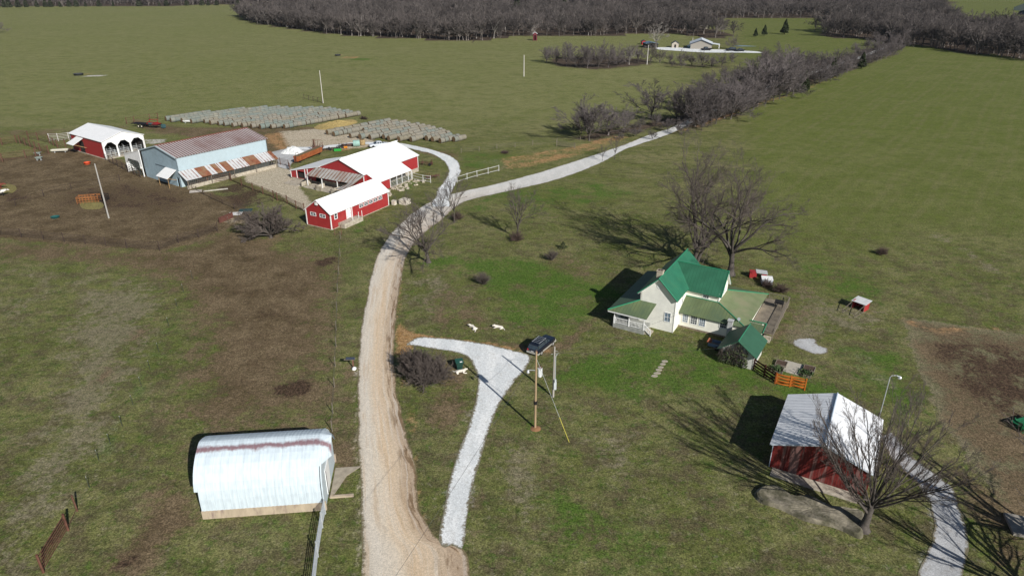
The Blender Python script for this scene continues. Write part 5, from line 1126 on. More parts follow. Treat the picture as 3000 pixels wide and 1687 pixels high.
t.build('gate_rail', mat('dark_green_pipe', (.06, .08, .075), .6), L_)

# ------------------------------------------------------------------ arched shed
QT = -36; QO = (-98.95, 164.08)
Q_ = thing('arched_shed', 'red shed with white roof and three cut-corner openings in its end', 'shed', QO, QT)
w = MB(); wall(w, (-16.6, 0), (0, 0), 4.35, .15); w.build('wall', RED, Q_)
w = MB(); wall(w, (0, 10), (-16.6, 10), 4.3, .15); w.build('wall', RED, Q_)
w = MB(); wall(w, (-16.6, 10), (-16.6, 0), lambda s: 4.3 + 1.7 * (1 - abs(s - 5) / 5), .15, (), .15, (5,)); w.build('wall', REDY, Q_)
w = MB(); ts = lambda y: 4.35 + 1.6 * (1 - abs(y - 5) / 5)
for a, b in ((0.1, 3.27), (3.27, 6.55), (6.55, 9.9)):
    m = (a + b) / 2; oct_front(w, (0, a), (0, b), lambda s, a=a: ts(a + s) if True else 0, 3.85, .95, .15, .17)
w.box(-.2, .06, -.08, .1, .0, 4.35); w.box(-.2, .06, 9.9, 10.08, .0, 4.35); w.build('arched_front', WHITE, Q_)
r = MB(); r.slab([(-16.9, -.3, 4.32), (.25, -.3, 4.32), (.25, 5, 6.05), (-16.9, 5, 6.05)], .1); r.slab([(-16.9, 5, 6.05), (.25, 5, 6.05), (.25, 10.3, 4.32), (-16.9, 10.3, 4.32)], .1); r.build('roof', mat('white_roof_arched', (.84, .85, .86), .4, .04, 1, stripe=('X', .9, (.78, .8, .82), .08, 0)), Q_)
t = MB(); t.box(-16.5, -.2, -.02, .12, 4.2, 4.3); t.box(-16.62, -16.5, -.05, .1, .1, 4.3); t.build('trim', mat('dark_blue_gutter', (.10, .13, .22), .5), Q_)
t = MB(); t.slab([(-13.0, -.04, 4.0), (-9.6, -.04, 4.0), (-9.6, -2.8, 2.65), (-13.3, -2.8, 2.65)], .08); t.build('awning', WHITE, Q_)
t = MB(); t.tube((-9.7, -2.5, 2.7), (-9.0, -.05, 1.6), .06, n=4, mi=0); t.build('awning_brace', mat('new_timber', (.38, .24, .11)), Q_); t = MB(); t.tube((-13.0, -2.5, 2.7), (-12.4, -.05, 1.6), .06, n=4); t.build('awning_brace', mat('new_timber', (.38, .24, .11)), Q_)
t = MB(); t.box(-12.6, -10.2, -.05, -.01, .1, 3.0); t.build('doorway_shade', DARKINT, Q_)  # dark panel painted as a shaded opening; the wall behind is uncut
t = MB()
for x in (-.8, -3.2):
    for z in (.4, .8, 1.2, 1.6): t.tube((x, .3, z), (x - .4, 9.7, z), .04, n=5)
    for y in range(9): t.tube((x, .6 + y * 1.1, 0), (x, .6 + y * 1.1, 1.9), .045, n=5)
for y in (1.2, 2.2, 4.4, 5.4): t.path([(-1.2, y, 1.6), (-1.4, y, 2.3), (-2.6, y + .2, 2.5)], .05, 5)
t.build('pen_rail', GALV, Q_)
t = MB(); t.box(-16.5, .4, -.2, 10.1, 0, .14); t.build('floor_slab', CONC, Q_)
t = MB(); t.box(-16.3, -.25, 9.78, 9.83, .2, 4.2); t.box(-16.4, -16.3, .2, 9.8, .2, 4.2); t.box(-16.3, -.25, .17, .2, .2, 4.2); t.build('interior_shade', DARKINT, Q_)  # added dark sheets so the inner walls look shaded by the roof

# ------------------------------------------------------------------ quonset barn
O_ = thing('quonset_barn', 'arched white metal barn on a concrete foundation beside the lane', 'barn', (-26.02, 44.0), 6.1)
half = [(-.02, .86), (0, 2.0), (.1, 2.8), (.3, 3.5), (.66, 4.15), (1.15, 4.65), (1.7, 5.03), (2.35, 5.33), (2.95, 5.52), (3.2, 5.56)]
pr = half + [(6.4 - a, b) for a, b in half[-2::-1]]
def arch(x0, x1, pr, th, mb, ribs=0):
    n = max(1, int((x1 - x0) / ribs)) if ribs else 1
    xs = np.linspace(x0, x1, n * (2 if ribs else 1) + 1)
    for k, (a, b) in enumerate(zip(xs[:-1], xs[1:])):
        o = .022 if ribs and k % 2 else 0
        vs = []
        for (y, z) in pr:
            dy, dz = y - 3.2, z - 2.0; l = math.hypot(dy, dz) + 1e-6; f = 1 + o / l
            vs += [(a, 3.2 + dy * f, 2 + dz * f), (b, 3.2 + dy * f, 2 + dz * f)]
        m = len(pr); inner = [(v[0], 3.2 + (v[1] - 3.2) * (1 - th / 3), 2 + (v[2] - 2) * (1 - th / 3)) for v in vs]
        fs = [(2 * i, 2 * i + 2, 2 * i + 3, 2 * i + 1) for i in range(m - 1)]; fi = [(2 * m + 2 * i + 1, 2 * m + 2 * i + 3, 2 * m + 2 * i + 2, 2 * m + 2 * i) for i in range(m - 1)]
        sd = [(2 * i, 2 * m + 2 * i, 2 * m + 2 * i + 2, 2 * i + 2) for i in range(m - 1)] + [(2 * i + 1, 2 * i + 3, 2 * m + 2 * i + 3, 2 * m + 2 * i + 1) for i in range(m - 1)]
        mb.add(vs + inner, fs + fi + sd)
def quonset_mat():
    m = bpy.data.materials.new('white_painted_arch_panels'); m.use_nodes = True; nt = m.node_tree; L = nt.links; b = nt.nodes['Principled BSDF']; b.inputs['Roughness'].default_value = .55
    tc = _n(nt, 'ShaderNodeTexCoord'); sp = _n(nt, 'ShaderNodeSeparateXYZ'); L.new(tc.outputs['Object'], sp.inputs[0])
    mp = _n(nt, 'ShaderNodeMapping'); mp.inputs['Scale'].default_value = (2.2, .7, .7); L.new(tc.outputs['Object'], mp.inputs[0])
    no = _n(nt, 'ShaderNodeTexNoise'); no.inputs['Scale'].default_value = 1.3; no.inputs['Detail'].default_value = 6; L.new(mp.outputs[0], no.inputs[0])
    def ma(op, a, c, cl=False):
        q = _n(nt, 'ShaderNodeMath', operation=op); q.use_clamp = cl
        for i, s in enumerate((a, c)):
            if isinstance(s, (int, float)): q.inputs[i].default_value = s
            else: L.new(s, q.inputs[i])
        return q.outputs[0]
    n5 = _n(nt, 'ShaderNodeTexNoise'); n5.inputs['Scale'].default_value = .8; n5.inputs['Detail'].default_value = 8; n5.inputs['Roughness'].default_value = .7; L.new(tc.outputs['Object'], n5.inputs[0])
    # worn red primer band just before the peak (y about 2.1 .. 2.7)
    y = ma('ADD', sp.outputs[1], ma('MULTIPLY', ma('SUBTRACT', n5.outputs[0], .5), 1.0))
    band = ma('SUBTRACT', .36, ma('ABSOLUTE', ma('SUBTRACT', y, 2.42), 0)); f = ma('MULTIPLY', ma('MULTIPLY', band, 4, True), .85)
    y2 = ma('LESS_THAN', sp.outputs[1], 3.02); f = ma('MULTIPLY', f, y2)
    mx = _n(nt, 'ShaderNodeMix', data_type='RGBA'); L.new(f, mx.inputs[0])
    cr = _n(nt, 'ShaderNodeValToRGB'); L.new(no.outputs[0], cr.inputs[0]); cr.color_ramp.elements[0].position = .35; cr.color_ramp.elements[1].position = .6
    cr.color_ramp.elements[0].color = (.50, .58, .64, 1); cr.color_ramp.elements[1].color = (.58, .67, .73, 1)
    L.new(cr.outputs[0], mx.inputs[6]); mx.inputs[7].default_value = (.17, .06, .07, 1)
    fr = ma('FRACT', ma('DIVIDE', sp.outputs[0], .62), 0); seam = ma('MULTIPLY', ma('LESS_THAN', fr, .045), .45)
    m2 = _n(nt, 'ShaderNodeMix', data_type='RGBA'); L.new(seam, m2.inputs[0]); L.new(mx.outputs[2], m2.inputs[6]); m2.inputs[7].default_value = (.30, .36, .40, 1)
    L.new(m2.outputs[2], b.inputs['Base Color']); return m
QM = quonset_mat()
a = MB(); arch(-.3, 9.9, [p for p in pr if p[1] >= 2.75], .12, a, .31); a.build('roof', QM, O_)
a = MB(); arch(0, 9.9, [p for p in half if p[1] <= 2.81], .1, a, .31); a.build('side_panel', QM, O_); a = MB(); arch(0, 9.9, [(6.4 - y, z) for y, z in half if z <= 2.81][::-1], .1, a, .31); a.build('side_panel', QM, O_)
a = MB(); a.box(-.05, 10.2, -.06, .12, 0, .86); a.box(-.05, 10.2, 6.28, 6.46, 0, .86); a.box(-.05, .12, .12, 6.28, 0, .5)
a.build('foundation', mat('tan_concrete_wall', (.42, .35, .26), .9, .15, 1.5, c2=(.26, .2, .17), c2scale=1.3, c2thr=.6, stretch=(1.5, 1, .5)), O_)
for x in (.05, 9.95):
    a = MB(); ins = [(3.2 + (y - 3.2) * .97, 2 + (z - 2) * .985) for y, z in pr]; m = len(ins)
    f0 = [(x, 0.1, 0)] + [(x, y, z) for y, z in ins] + [(x, 6.3, 0)]; f1 = [(x + .12, *p[1:]) for p in f0]; nn = len(f0)
    a.add(f0 + f1, [tuple(range(nn)), tuple(range(2 * nn - 1, nn - 1, -1))] + [(i, nn + i, nn + (i + 1) % nn, (i + 1) % nn) for i in range(nn)])
    a.build('end_wall', mat('white_end_panel', (.50, .58, .63), .5, .1, 1.5), O_)
a = MB(); cp_ = [p for p in pr if p[1] > 4.0]; 
vs = [(9.9, y, z) for y, z in cp_] + [(10.75, 3.2 + (y - 3.2) * .45, 4.55 + (z - 4.6) * .9) for y, z in cp_]; m = len(cp_)
a.add(vs, [(i, i + 1, m + i + 1, m + i) for i in range(m - 1)]); a.add([(v[0], 3.2 + (v[1] - 3.2) * .96, v[2] - .08) for v in vs], [(m + i, m + i + 1, i + 1, i) for i in range(m - 1)]); a.build('hay_hood', QM, O_)
a = MB(); a.box(10.08, 10.14, 1.6, 3.3, .3, 2.9); dr = a.build('door', WHITE, O_); a = MB(); a.box(10.14, 10.18, 1.6, 1.66, .4, 2.8); a.build('handle', BLACK, dr)
a = MB(); a.box(10.25, 12.3, 1.35, 1.6, 0, .18); o = a.build('low_wall', mat('tan_concrete_wall', (.42, .35, .26)), None, (-26.02, 44.0), R(6.1)); tag(o, 'low tan concrete strip running from the arched barn towards the lane', 'wall')
a = MB(); a.slab([(10.25, 1.8, .05), (10.6, 1.9, .05), (11.4, 4.2, .05), (12.6, 5.4, .05), (10.25, 5.4, .05)], .05); o = a.build('door_apron', mat('dusty_concrete', (.33, .29, .23), .9, .2, 2), None, (-26.02, 44.0), R(6.1)); tag(o, 'dusty concrete apron at the lane end of the arched barn', 'concrete apron')

# ------------------------------------------------------------------ red shed, bottom right
SO = (23.99, 50.70); ST = -29.8
D_ = thing('red_shed', 'red corrugated shed with white metal roof behind the vase shaped tree', 'shed', SO, ST)
SHR = mat('shaded_patchy_red_sheet', (.155, .022, .019), .55, .12, 1, stripe=('X', .22, (.09, .015, .014), .3, .1), c2=(.20, .11, .10), c2scale=.8, c2thr=.53, c2soft=.02, stretch=(1, 1, .06))  # base red darkened to paint in shade from the tree in front
w = MB(); gs = lambda s: 2.6 + 1.5 * (1 - abs(s - 4.08) / 4.08)
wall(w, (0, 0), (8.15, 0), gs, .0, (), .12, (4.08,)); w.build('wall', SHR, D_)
w = MB(); wall(w, (8.15, 0), (8.15, 8.9), 2.6, 0, [(1, 4, 0, 2.2)]); wall(w, (8.15, 8.9), (0, 8.9), gs, 0, (), .12, (4.08,)); wall(w, (0, 8.9), (0, 0), 2.6); w.build('wall', REDY, D_)
r = MB()
def corr(mb, xa, za, xb, zb, y0, y1, per=.3):
    n = int((y1 - y0) / per)
    for i in range(n):
        a = y0 + (y1 - y0) * i / n; b = y0 + (y1 - y0) * (i + 1) / n; m = a + (b - a) * .8
        mb.slab([(xa, a, za), (xb, a, zb), (xb, m, zb), (xa, m, za)], .03); mb.slab([(xa, m, za + .03), (xb, m, zb + .03), (xb, b, zb + .03), (xa, b, za + .03)], .06)
corr(r, 4.1, 4.2, -.3, 2.58, -.15, 9.1); corr(r, 4.1, 4.2, 8.5, 2.58, -.15, 9.1); r.build('roof', mat('white_shed_roofing', (.74, .76, .79), .35, .05, 1.2, spec=.4), D_)
t = MB(); t.tube((4.1, -.15, 4.24), (4.1, 9.1, 4.24), .07); t.build('ridge_cap', mat('bluish_ridge_cap', (.42, .50, .60), .4), D_)
t = MB(); t.box(-.04, .02, -.04, .08, 0, 2.55); t.box(-.3, -.24, -.1, 9.1, 2.44, 2.56); t.build('corner_trim', mat('pale_blue_trim', (.55, .62, .70), .5), D_)
t = MB(); t.slab([(.4, -.15, 2.72), (4.08, -.15, 4.08), (8.1, -.15, 2.72), (8.1, -.02, 2.72), (4.08, -.02, 4.08), (.4, -.02, 2.72)], .05) if False else t.slab([(-.2, -.2, 2.6), (4.08, -.2, 4.12), (4.08, -.02, 4.12), (-.2, -.02, 2.6)], .1); t.slab([(8.35, -.2, 2.6), (4.08, -.2, 4.12), (4.08, -.02, 4.12), (8.35, -.02, 2.6)], .1); t.build('trim', mat('pale_blue_trim', (.55, .62, .70), .5), D_)
t = MB(); t.box(.3, 7.6, -1.3, -.02, 0, .06); o = t.build('shed_apron', CONC, None, SO, R(ST)); tag(o, 'flat concrete strip along the foot of the red shed front', 'concrete apron')
# ruined foundation ledge
rs = np.random.RandomState(12); pts = [(.1, -3.4), (1.3, -2.9), (2.6, -3.3), (3.9, -2.7), (5.4, -3.0), (7.0, -2.6), (8.2, -2.5), (8.3, -4.3), (8.1, -5.6), (6.2, -5.3), (4.1, -5.7), (2.0, -5.3), (.5, -5.3), (-.2, -4.6)]
P_ = smoothpoly(pts, True, .25, 4, .04); me = MB(); n_ = len(P_)
c_ = P_.mean(0); rings = []
for sc, z in ((1.04, 0), (1.0, .3), (.96, .42), (.7, .38), (.35, .38)):
    rings.append([(c_[0] + (p[0] - c_[0]) * sc, c_[1] + (p[1] - c_[1]) * sc, z and z + .09 * sin(1.9 * (c_[0] + (p[0] - c_[0]) * sc)) * cos(2.3 * (c_[1] + (p[1] - c_[1]) * sc) + 1) + rs.randn() * .012) for p in P_])
vs = [p for rg in rings for p in rg] + [(c_[0], c_[1], .36)]; fs = []
for j in range(4):
    for i in range(n_): fs.append((j * n_ + i, j * n_ + (i + 1) % n_, (j + 1) * n_ + (i + 1) % n_, (j + 1) * n_ + i))
for i in range(n_): fs.append((4 * n_ + i, 4 * n_ + (i + 1) % n_, 5 * n_))
me.add(vs, fs); o = me.build('stone_ledge', mat('lichened_rock', (.24, .215, .165), .95, .35, 1.6, c2=(.09, .085, .055), c2scale=.7, c2thr=.52, bump=1, bscale=5), None, SO, R(ST)); tag(o, 'long weathered rock ledge in front of the red shed', 'rock ledge')
# ------------------------------------------------------------------ poles and wires
PW = mat('yellow_pine_pole', (.33, .24, .145), .85, .2, 2, stretch=(4, 4, .3)); PG = mat('grey_weathered_pole', (.36, .34, .31), .9, .15, 2, stretch=(4, 4, .3))
def pole(label, base, h, m, r=.15, name='utility_pole', lean=(0, 0)):
    o = thing(name, label, 'pole', base); t = MB(); n = 8
    t.tube((0, 0, -.1), (lean[0] * .5, lean[1] * .5, h / 2), r, r * .85, 10); t.tube((lean[0] * .5, lean[1] * .5, h / 2), (lean[0], lean[1], h), r * .85, r * .68, 10); t.build('pole_shaft', m, o); return o
p1 = V(1346, 1076); p2 = V(1391.5, 998); h1 = height_at(*p1, 884 * K); h2 = height_at(*p2, 872 * K)
o = pole('tall tan utility pole with transformer and security lamp beside the driveway', p1, h1, PW, .125)
t = MB(); t.tube((.38, -.02, h1 - 2.7), (.38, -.02, h1 - 1.85), .24, n=12); t.tube((.38, -.02, h1 - 2.78), (.38, -.02, h1 - 2.7), .18, n=12); t.build('transformer', mat('light_grey_enamel', (.62, .65, .66), .4), o)
t = MB(); t.tube((.3, .05, h1 - 1.85), (.3, .05, h1 - 1.6), .05, n=6); t.tube((.48, -.08, h1 - 1.85), (.48, -.08, h1 - 1.6), .05, n=6); t.tube((0, 0, h1 - .1), (0, .22, h1 + .05), .04); t.build('insulator', mat('brown_porcelain', (.15, .07, .05), .3), o)
t = MB(); t.tube((0, 0, h1 - 2.1), (-.75, -.1, h1 - 2.0), .03, n=5); t.build('lamp_arm', GALV, o); t = MB(); t.lathe([(.04, .25), (.1, .22), (.13, .05), (.17, 0), (.1, -.12)][::-1], (-.78, -.1, h1 - 2.25), 10); t.build('lamp_head', GALV, o)
t = MB(); t.tube((0, 0, 2.9), (0, 0, 3.25), .19, n=12); t.build('pole_band', BLACK, o)
t = MB(); t.lathe([(.55, 0), (.42, .06), (.2, .1)], (0.05, -.1, 0), 12); t.build('soil_collar', mat('fresh_clay', (.26, .14, .07), .95), o)
an = V(1432, 1112); top = Vector((0, .02, h1 - .7)); gd = Vector((an[0] - p1[0], an[1] - p1[1], 0.0)); t = MB(); t.tube(top, gd, .018, n=4); t.build('guy_wire', GALV, o)
t = MB(); t.tube(gd, gd.lerp(top, .30), .03, n=6); t.build('guy_guard', mat('yellow_guard', (.50, .45, .08), .5), o)
an2 = V(1403, 1022)
o2 = pole('shorter grey service pole with a meter box and conduit right of the tall pole', p2, h2, PG, .12)
t = MB(); t.box(.02, .3, -.28, -.08, 1.1, 2.0); t.tube((.16, -.2, 2.0), (.16, -.2, 2.35), .12, n=10); t.build('meter_box', mat('galvanised_box', (.50, .54, .56), .4, .1), o2)
t = MB(); t.tube((.17, -.08, 1.2), (.13, -.08, h2 - 1.1), .045, n=6); t.tube((.13, -.08, h2 - 1.1), (.28, -.1, h2 - .85), .05); t.build('conduit', GALV, o2)
t = MB(); t.tube((-.35, .1, h2 - .95), (.5, -.05, h2 - .75), .02, n=4); t.tube((0, 0, h2 - .5), (.35, 0, h2 - .55), .02, n=4); t.build('wire_bracket', GALV, o2)
def wire(a, b, sag, label, r=.012):
    t = MB(); a = Vector(a); b = Vector(b); n = 16; pts = [a.lerp(b, i / n) - Vector((0, 0, sag * 4 * (i / n) * (1 - i / n))) for i in range(n + 1)]
    t.path(pts, r, 3); o = t.build('overhead_wire', mat('wire', (.06, .06, .06), .6)); tag(o, label, 'wire')
wire((p1[0], p1[1], h1 - .3), (-14.0, 12.0, 9.5), 1.0, 'power line leaving the tall tan pole over the lane towards the camera side', .014)
wire((p1[0], p1[1], h1 - 2.9), (p2[0], p2[1], h2 - .8), .25, 'short drooping wire between the two yard poles')
wire((p2[0], p2[1], h2 - .8), hl(4.0, 4.3, 4.2), .6, 'service wire from the grey pole to the farmhouse wing')
wire((p2[0], p2[1], h2 - .7), hl(-1.0, -.45, 3.2, -32.5, C0), .5, 'service wire from the grey pole to the white outbuilding')
lpole = V(274, 549); wire((p1[0], p1[1], h1), (-16.8, 79, 8.5), .8, 'power line crossing the lane towards the lower left barn', .01) if False else None
pole('lone grey leaning pole standing in the muddy cattle yard', lpole, height_at(*lpole, 412 * K), mat('silver_grey_pole', (.34, .33, .31), .9, .15, 2, stretch=(4, 4, .3)), .15)
for (bx, by), tv, lb in (((813, 260), 178, 'white pole behind the large block of hay bales'), ((1318, 193), 139, 'thin white pole alone in the middle of the pasture'), ((1627.5, 163), 114, 'white pole at the right end of the far thicket'), ((1741, 117), 95, 'pole left of the far white roofed house')):
    q = V(bx, by); pole(lb, q, height_at(*q, tv * K), mat('pale_pole', (.55, .53, .50), .85), .14 if by > 200 else .2)
lp_ = (36.9, 56.7)
o = thing('yard_light', 'tall slim yard light on a galvanised pole behind the red shed', 'lamp', lp_)
t = MB(); t.tube((0, 0, 0), (0, 0, 6.0), .055, .04, 8); t.path([(0, 0, 6.0), (.15, 0, 6.15), (.5, -.05, 6.2), (.85, -.08, 6.1)], .035, 6); t.build('pole_shaft', GALV, o)
t = MB(); t.lathe([(.17, 0), (.2, .08), (.15, .2), (.06, .28)], (.9, -.08, 5.85), 12); t.build('lamp_head', mat('bright_aluminium', (.7, .72, .74), .25, metal=.6), o)
t = MB(); t.tube((-14.9, 0, 0), (0, 0, 0), 0.01) if False else None

# ------------------------------------------------------------------ car bodies
def car(label, loc, yaw, Ln=4.9, Wd=1.85, kind='suv', body=None, lower=None, rack=True, detail=True, cat='car'):
    root = thing('parked_car', label, cat, loc, yaw); h = Wd / 2
    if kind == 'suv': pf = [(-2.4, .62, .98), (-2.38, .95, 1.0), (-1.6, 1.0, 1.02), (-.9, 1.04, 1.02), (.6, 1.04, 1.02), (1.9, 1.05, 1.0), (2.4, 1.0, .98)]
    hood = 1.08 if kind != 'sedan' else .88; H2 = 1.75 if kind != 'sedan' else 1.4
    x = Ln / 2
    if kind == 'suv': secs = [(-x, .5, .85, .8), (-x + .12, .38, 1.0, .9), (-x + .9, .34, hood, 1), (-.9, .34, hood + .04, 1), (.5, .34, hood + .05, 1), (x - .5, .36, hood + .03, 1), (x - .05, .42, hood - .02, .97), (x, .5, .95, .92)]; roof = [(-1.0, hood + .04), (-.35, H2 - .06), (.2, H2), (x - .8, H2 - .02), (x - .28, H2 - .12), (x - .04, hood + .02)]
    elif kind == 'truck': secs = [(-x, .5, .85, .85), (-x + .15, .4, 1.0, .95), (-x + 1.2, .36, 1.08, 1), (.4, .36, 1.1, 1), (x - .1, .4, 1.1, 1), (x, .5, 1.05, .97)]; roof = [(-1.35, 1.08), (-.75, 1.75), (-.1, 1.8), (.55, 1.72), (.75, 1.1)]
    else: secs = [(-x, .4, .6, .8), (-x + .15, .3, .78, .92), (-x + 1.2, .28, .9, 1), (.4, .28, .92, 1), (x - .4, .3, .93, .97), (x, .42, .8, .88)]; roof = [(-1.1, .9), (-.35, 1.36), (.3, 1.42), (1.0, 1.32), (1.65, .93)]
    t = MB(); vs = []; 
    for (sx, z0, z1, ws) in secs:
        w_ = h * ws; vs += [(sx, -w_ * .92, z0), (sx, -w_, z0 + (z1 - z0) * .45), (sx, -w_ * .97, z1 - .06), (sx, -w_ * .86, z1), (sx, w_ * .86, z1), (sx, w_ * .97, z1 - .06), (sx, w_, z0 + (z1 - z0) * .45), (sx, w_ * .92, z0)]
    n = len(secs); fs = [(j * 8 + i, j * 8 + (i + 1) % 8, (j + 1) * 8 + (i + 1) % 8, (j + 1) * 8 + i) for j in range(n - 1) for i in range(8)] + [tuple(range(7, -1, -1)), tuple(range((n - 1) * 8, n * 8))]
    t.add(vs, fs, 0, False)
    # roof shell
    rw = h * .76; rp = roof[1:-1]
    for (a, b) in zip(rp[:-1], rp[1:]): t.hexa([(a[0], -rw, a[1] - .07), (b[0], -rw, b[1] - .07), (b[0], rw, b[1] - .07), (a[0], rw, a[1] - .07)], [(a[0], -rw * .94, a[1]), (b[0], -rw * .94, b[1]), (b[0], rw * .94, b[1]), (a[0], rw * .94, a[1])])
    for px in ([roof[1][0] + .02, .35, rp[-1][0] - .05] if kind != 'truck' else [.1]):
        for s in (-1, 1): t.hexa([(px - .06, s * h * .85, hood - .02), (px + .06, s * h * .85, hood - .02), (px + .06, s * (h * .85 - .05), hood - .02), (px - .06, s * (h * .85 - .05), hood - .02)], [(px - .06, s * rw, rp[0][1] - .06), (px + .06, s * rw, rp[0][1] - .06), (px + .06, s * (rw - .05), rp[0][1] - .06), (px - .06, s * (rw - .05), rp[0][1] - .06)])
    t.build('body', body, root)
    t = MB(); gv = []
    for (a, z) in roof: ww = h * .84 if z < hood + .1 else rw - .01; gv += [(a, -ww, z - (.08 if z > hood + .2 else 0.02)), (a, ww, z - (.08 if z > hood + .2 else 0.02))]
    m = len(roof); t.add(gv, [(2 * i, 2 * i + 2, 2 * i + 3, 2 * i + 1) for i in range(m - 1)] + [tuple(2 * i for i in range(m - 1, -1, -1)), tuple(2 * i + 1 for i in range(m))]); t.build('windows', GLASS, root)
    if lower:
        t = MB(); xx = x * .99; t.box(-xx, xx, -h * 1.005, -h * .93, .36, .56); t.box(-xx, xx, h * .93, h * 1.005, .36, .56); t.box(xx - .06, xx + .1, -h * .95, h * .95, .42, .66); t.box(-xx - .08, -xx + .08, -h * .88, h * .88, .42, .66); t.build('lower_cladding', lower, root)
    for sx in (-x + .92, x - .95):
        for s in (-1, 1):
            t = MB(); R_ = .36 if kind != 'sedan' else .32; t.tube((sx, s * (h - .2), R_), (sx, s * (h + .02), R_), R_, n=18); wv = t.build('wheel', BLACK, root)
            if detail: t = MB(); t.tube((sx, s * (h + .0), R_), (sx, s * (h + .035), R_), R_ * .62, n=14); t.build('rim', mat('alloy_rim', (.55, .55, .54), .35, metal=.5), wv)
    if detail:
        for s in (-1, 1):
            t = MB(); t.box(x - .02, x + .02, s * h * .78 - .1, s * h * .78 + .1, .78, 1.0); t.build('tail_light', mat('red_lens', (.45, .02, .02), .2), root)
            t = MB(); t.box(-x - .03, -x + .03, s * h * .6 - .14, s * h * .6 + .14, .66, .82); t.build('headlight', mat('clear_lens', (.6, .62, .62), .15), root)
            t = MB(); t.obox((-.75, s * (h + .1), 1.1), (.14, .2, .13)); t.build('wing_mirror', body, root)
        t = MB(); t.box(x + .03, x + .045, -.2, .2, .72, .84); t.build('number_plate', mat('plate_white', (.6, .6, .6)), root)
    if rack:
        t = MB()
        for s in (-1, 1): t.tube((-.2, s * rw * .8, H2 + .05), (x - .8, s * rw * .8, H2 + .04), .022, n=5)
        for k in range(5): t.tube((-.1 + k * .42, -rw * .8, H2 + .05), (-.1 + k * .42, rw * .8, H2 + .05), .015, n=5)
        t.build('roof_rack', GALV, root)
    return root
NAVY = mat('black_blue_car_paint', (.008, .012, .022), .12, .05, 1, spec=.8)
SILV = mat('tan_silver_cladding', (.36, .35, .31), .4, .08)
ca = G(1150 + 1310 / 3.22, 900 + 432 / 3.22); cb = G(1150 + 1480 / 3.22, 900 + 290 / 3.22)
# rear near-left, front far-right
a_ = Vector(G(1150 + 1405 / 3.22, 900 + 455 / 3.22)); b_ = Vector(G(1150 + 1518 / 3.22, 900 + 362 / 3.22))    # near side wheels: rear, front
dv_ = (b_ - a_).normalized(); side = Vector((-dv_.y, dv_.x)); ctr = (a_ + b_) / 2 + side * .85
yaw = math.degrees(math.atan2(-dv_.y, -dv_.x))
car('black sport utility vehicle with silver lower trim and roof rack by the driveway', tuple(ctr), yaw, 5.0, 1.9, 'suv', NAVY, SILV).scale = (.86,) * 3
FB = mat('far_dark_car_paint', (.012, .014, .02), .2)
for q, yw, kd, lb in (((1776, 127.5), 8, 'truck', 'dark pickup parked close to the far white roofed house'), ((1838, 128.8), 5, 'suv', 'dark car in the middle of the far gravel lot'), ((1861, 129.8), 8, 'sedan', 'dark car at the right end of the far gravel lot')):
    c = car(lb, V(*q), yw, 5.0 if kd != 'sedan' else 4.6, 1.9, kd, FB, None, False, False, 'pickup truck' if kd == 'truck' else 'car'); c.scale = (1.15,) * 3
c = car('white car half hidden behind the red barn roof', G(1107, 430), 25, 4.6, 1.8, 'sedan', mat('white_car_paint', (.6, .64, .7), .25), None, False, False)

# ------------------------------------------------------------------ yard things
q = G(1150 + 632 / 3.22, 900 + 585 / 3.22); o = thing('wheeled_bin', 'dark green wheeled rubbish bin beside the driveway thicket', 'bin', q, 15)
DG = mat('dark_green_plastic', (.015, .05, .04), .5); t = MB(); t.hexa([(-.28, -.26, .08), (.28, -.26, .08), (.28, .26, .08), (-.28, .26, .08)], [(-.4, -.38, 1.1), (.4, -.38, 1.1), (.4, .38, 1.1), (-.4, .38, 1.1)]); t.build('body', DG, o)
t = MB(); t.slab([(-.46, -.44, 1.12), (.46, -.44, 1.12), (.46, .44, 1.24), (-.46, .44, 1.24)], .07); t.tube((-.36, .5, 1.12), (.36, .5, 1.12), .03); l = t.build('lid', mat('green_lid', (.02, .075, .06), .45), o); t = MB(); t.slab([(0.02, -.36, 1.145), (.3, -.36, 1.145), (.3, -.2, 1.166), (.02, -.2, 1.166)], .01); t.build('lid_label', WHITE, l)
for s in (-.36, .36): t = MB(); t.tube((s - .04, .34, .13), (s + .04, .34, .13), .13, n=12); t.build('wheel', BLACK, o)
mb = G(980 + 1010 / 18.1, 1030 + 850 / 18.1)
o = thing('mailbox', 'dark mailbox on a post with a white bag at its foot on the lane verge', 'mailbox', mb, 0); t = MB(); t.box(-.05, .05, -.05, .05, 0, 1.15); t.build('post', mat('mailbox_post', (.2, .09, .07)), o)
t = MB(); pr_ = [(-.13 * cos(a), .13 * sin(a)) for a in np.linspace(0, pi, 8)]; vs = [(x, y, 1.3 + z) for x in (-.75, .25) for y, z in [(-.13, -.13)] + pr_ + [(.13, -.13)]]; n_ = 10
t.add(vs, [tuple(range(n_ - 1, -1, -1)), tuple(range(n_, 2 * n_))] + [(i, (i + 1) % n_, n_ + (i + 1) % n_, n_ + i) for i in range(n_)]); t.build('box', mat('slate_blue_metal', (.035, .045, .07), .4), o); t = MB(); t.obox((-.35, 0, 1.12), (1.3, .2, .05)); t.build('shelf', DWOOD, o)
t = MB(); t.lathe([(.28, 0), (.33, .1), (.22, .26), (.05, .33)], (0, -.2, 0), 9); t.v = [(x * (1 + .2 * sin(7 * y)), y, z) for x, y, z in t.v]; bg_ = t.build('newspaper_bag', WHITE, None, (mb[0] + .15, mb[1] - .15, 0)); tag(bg_, 'white bag lying at the foot of the mailbox post', 'bag')
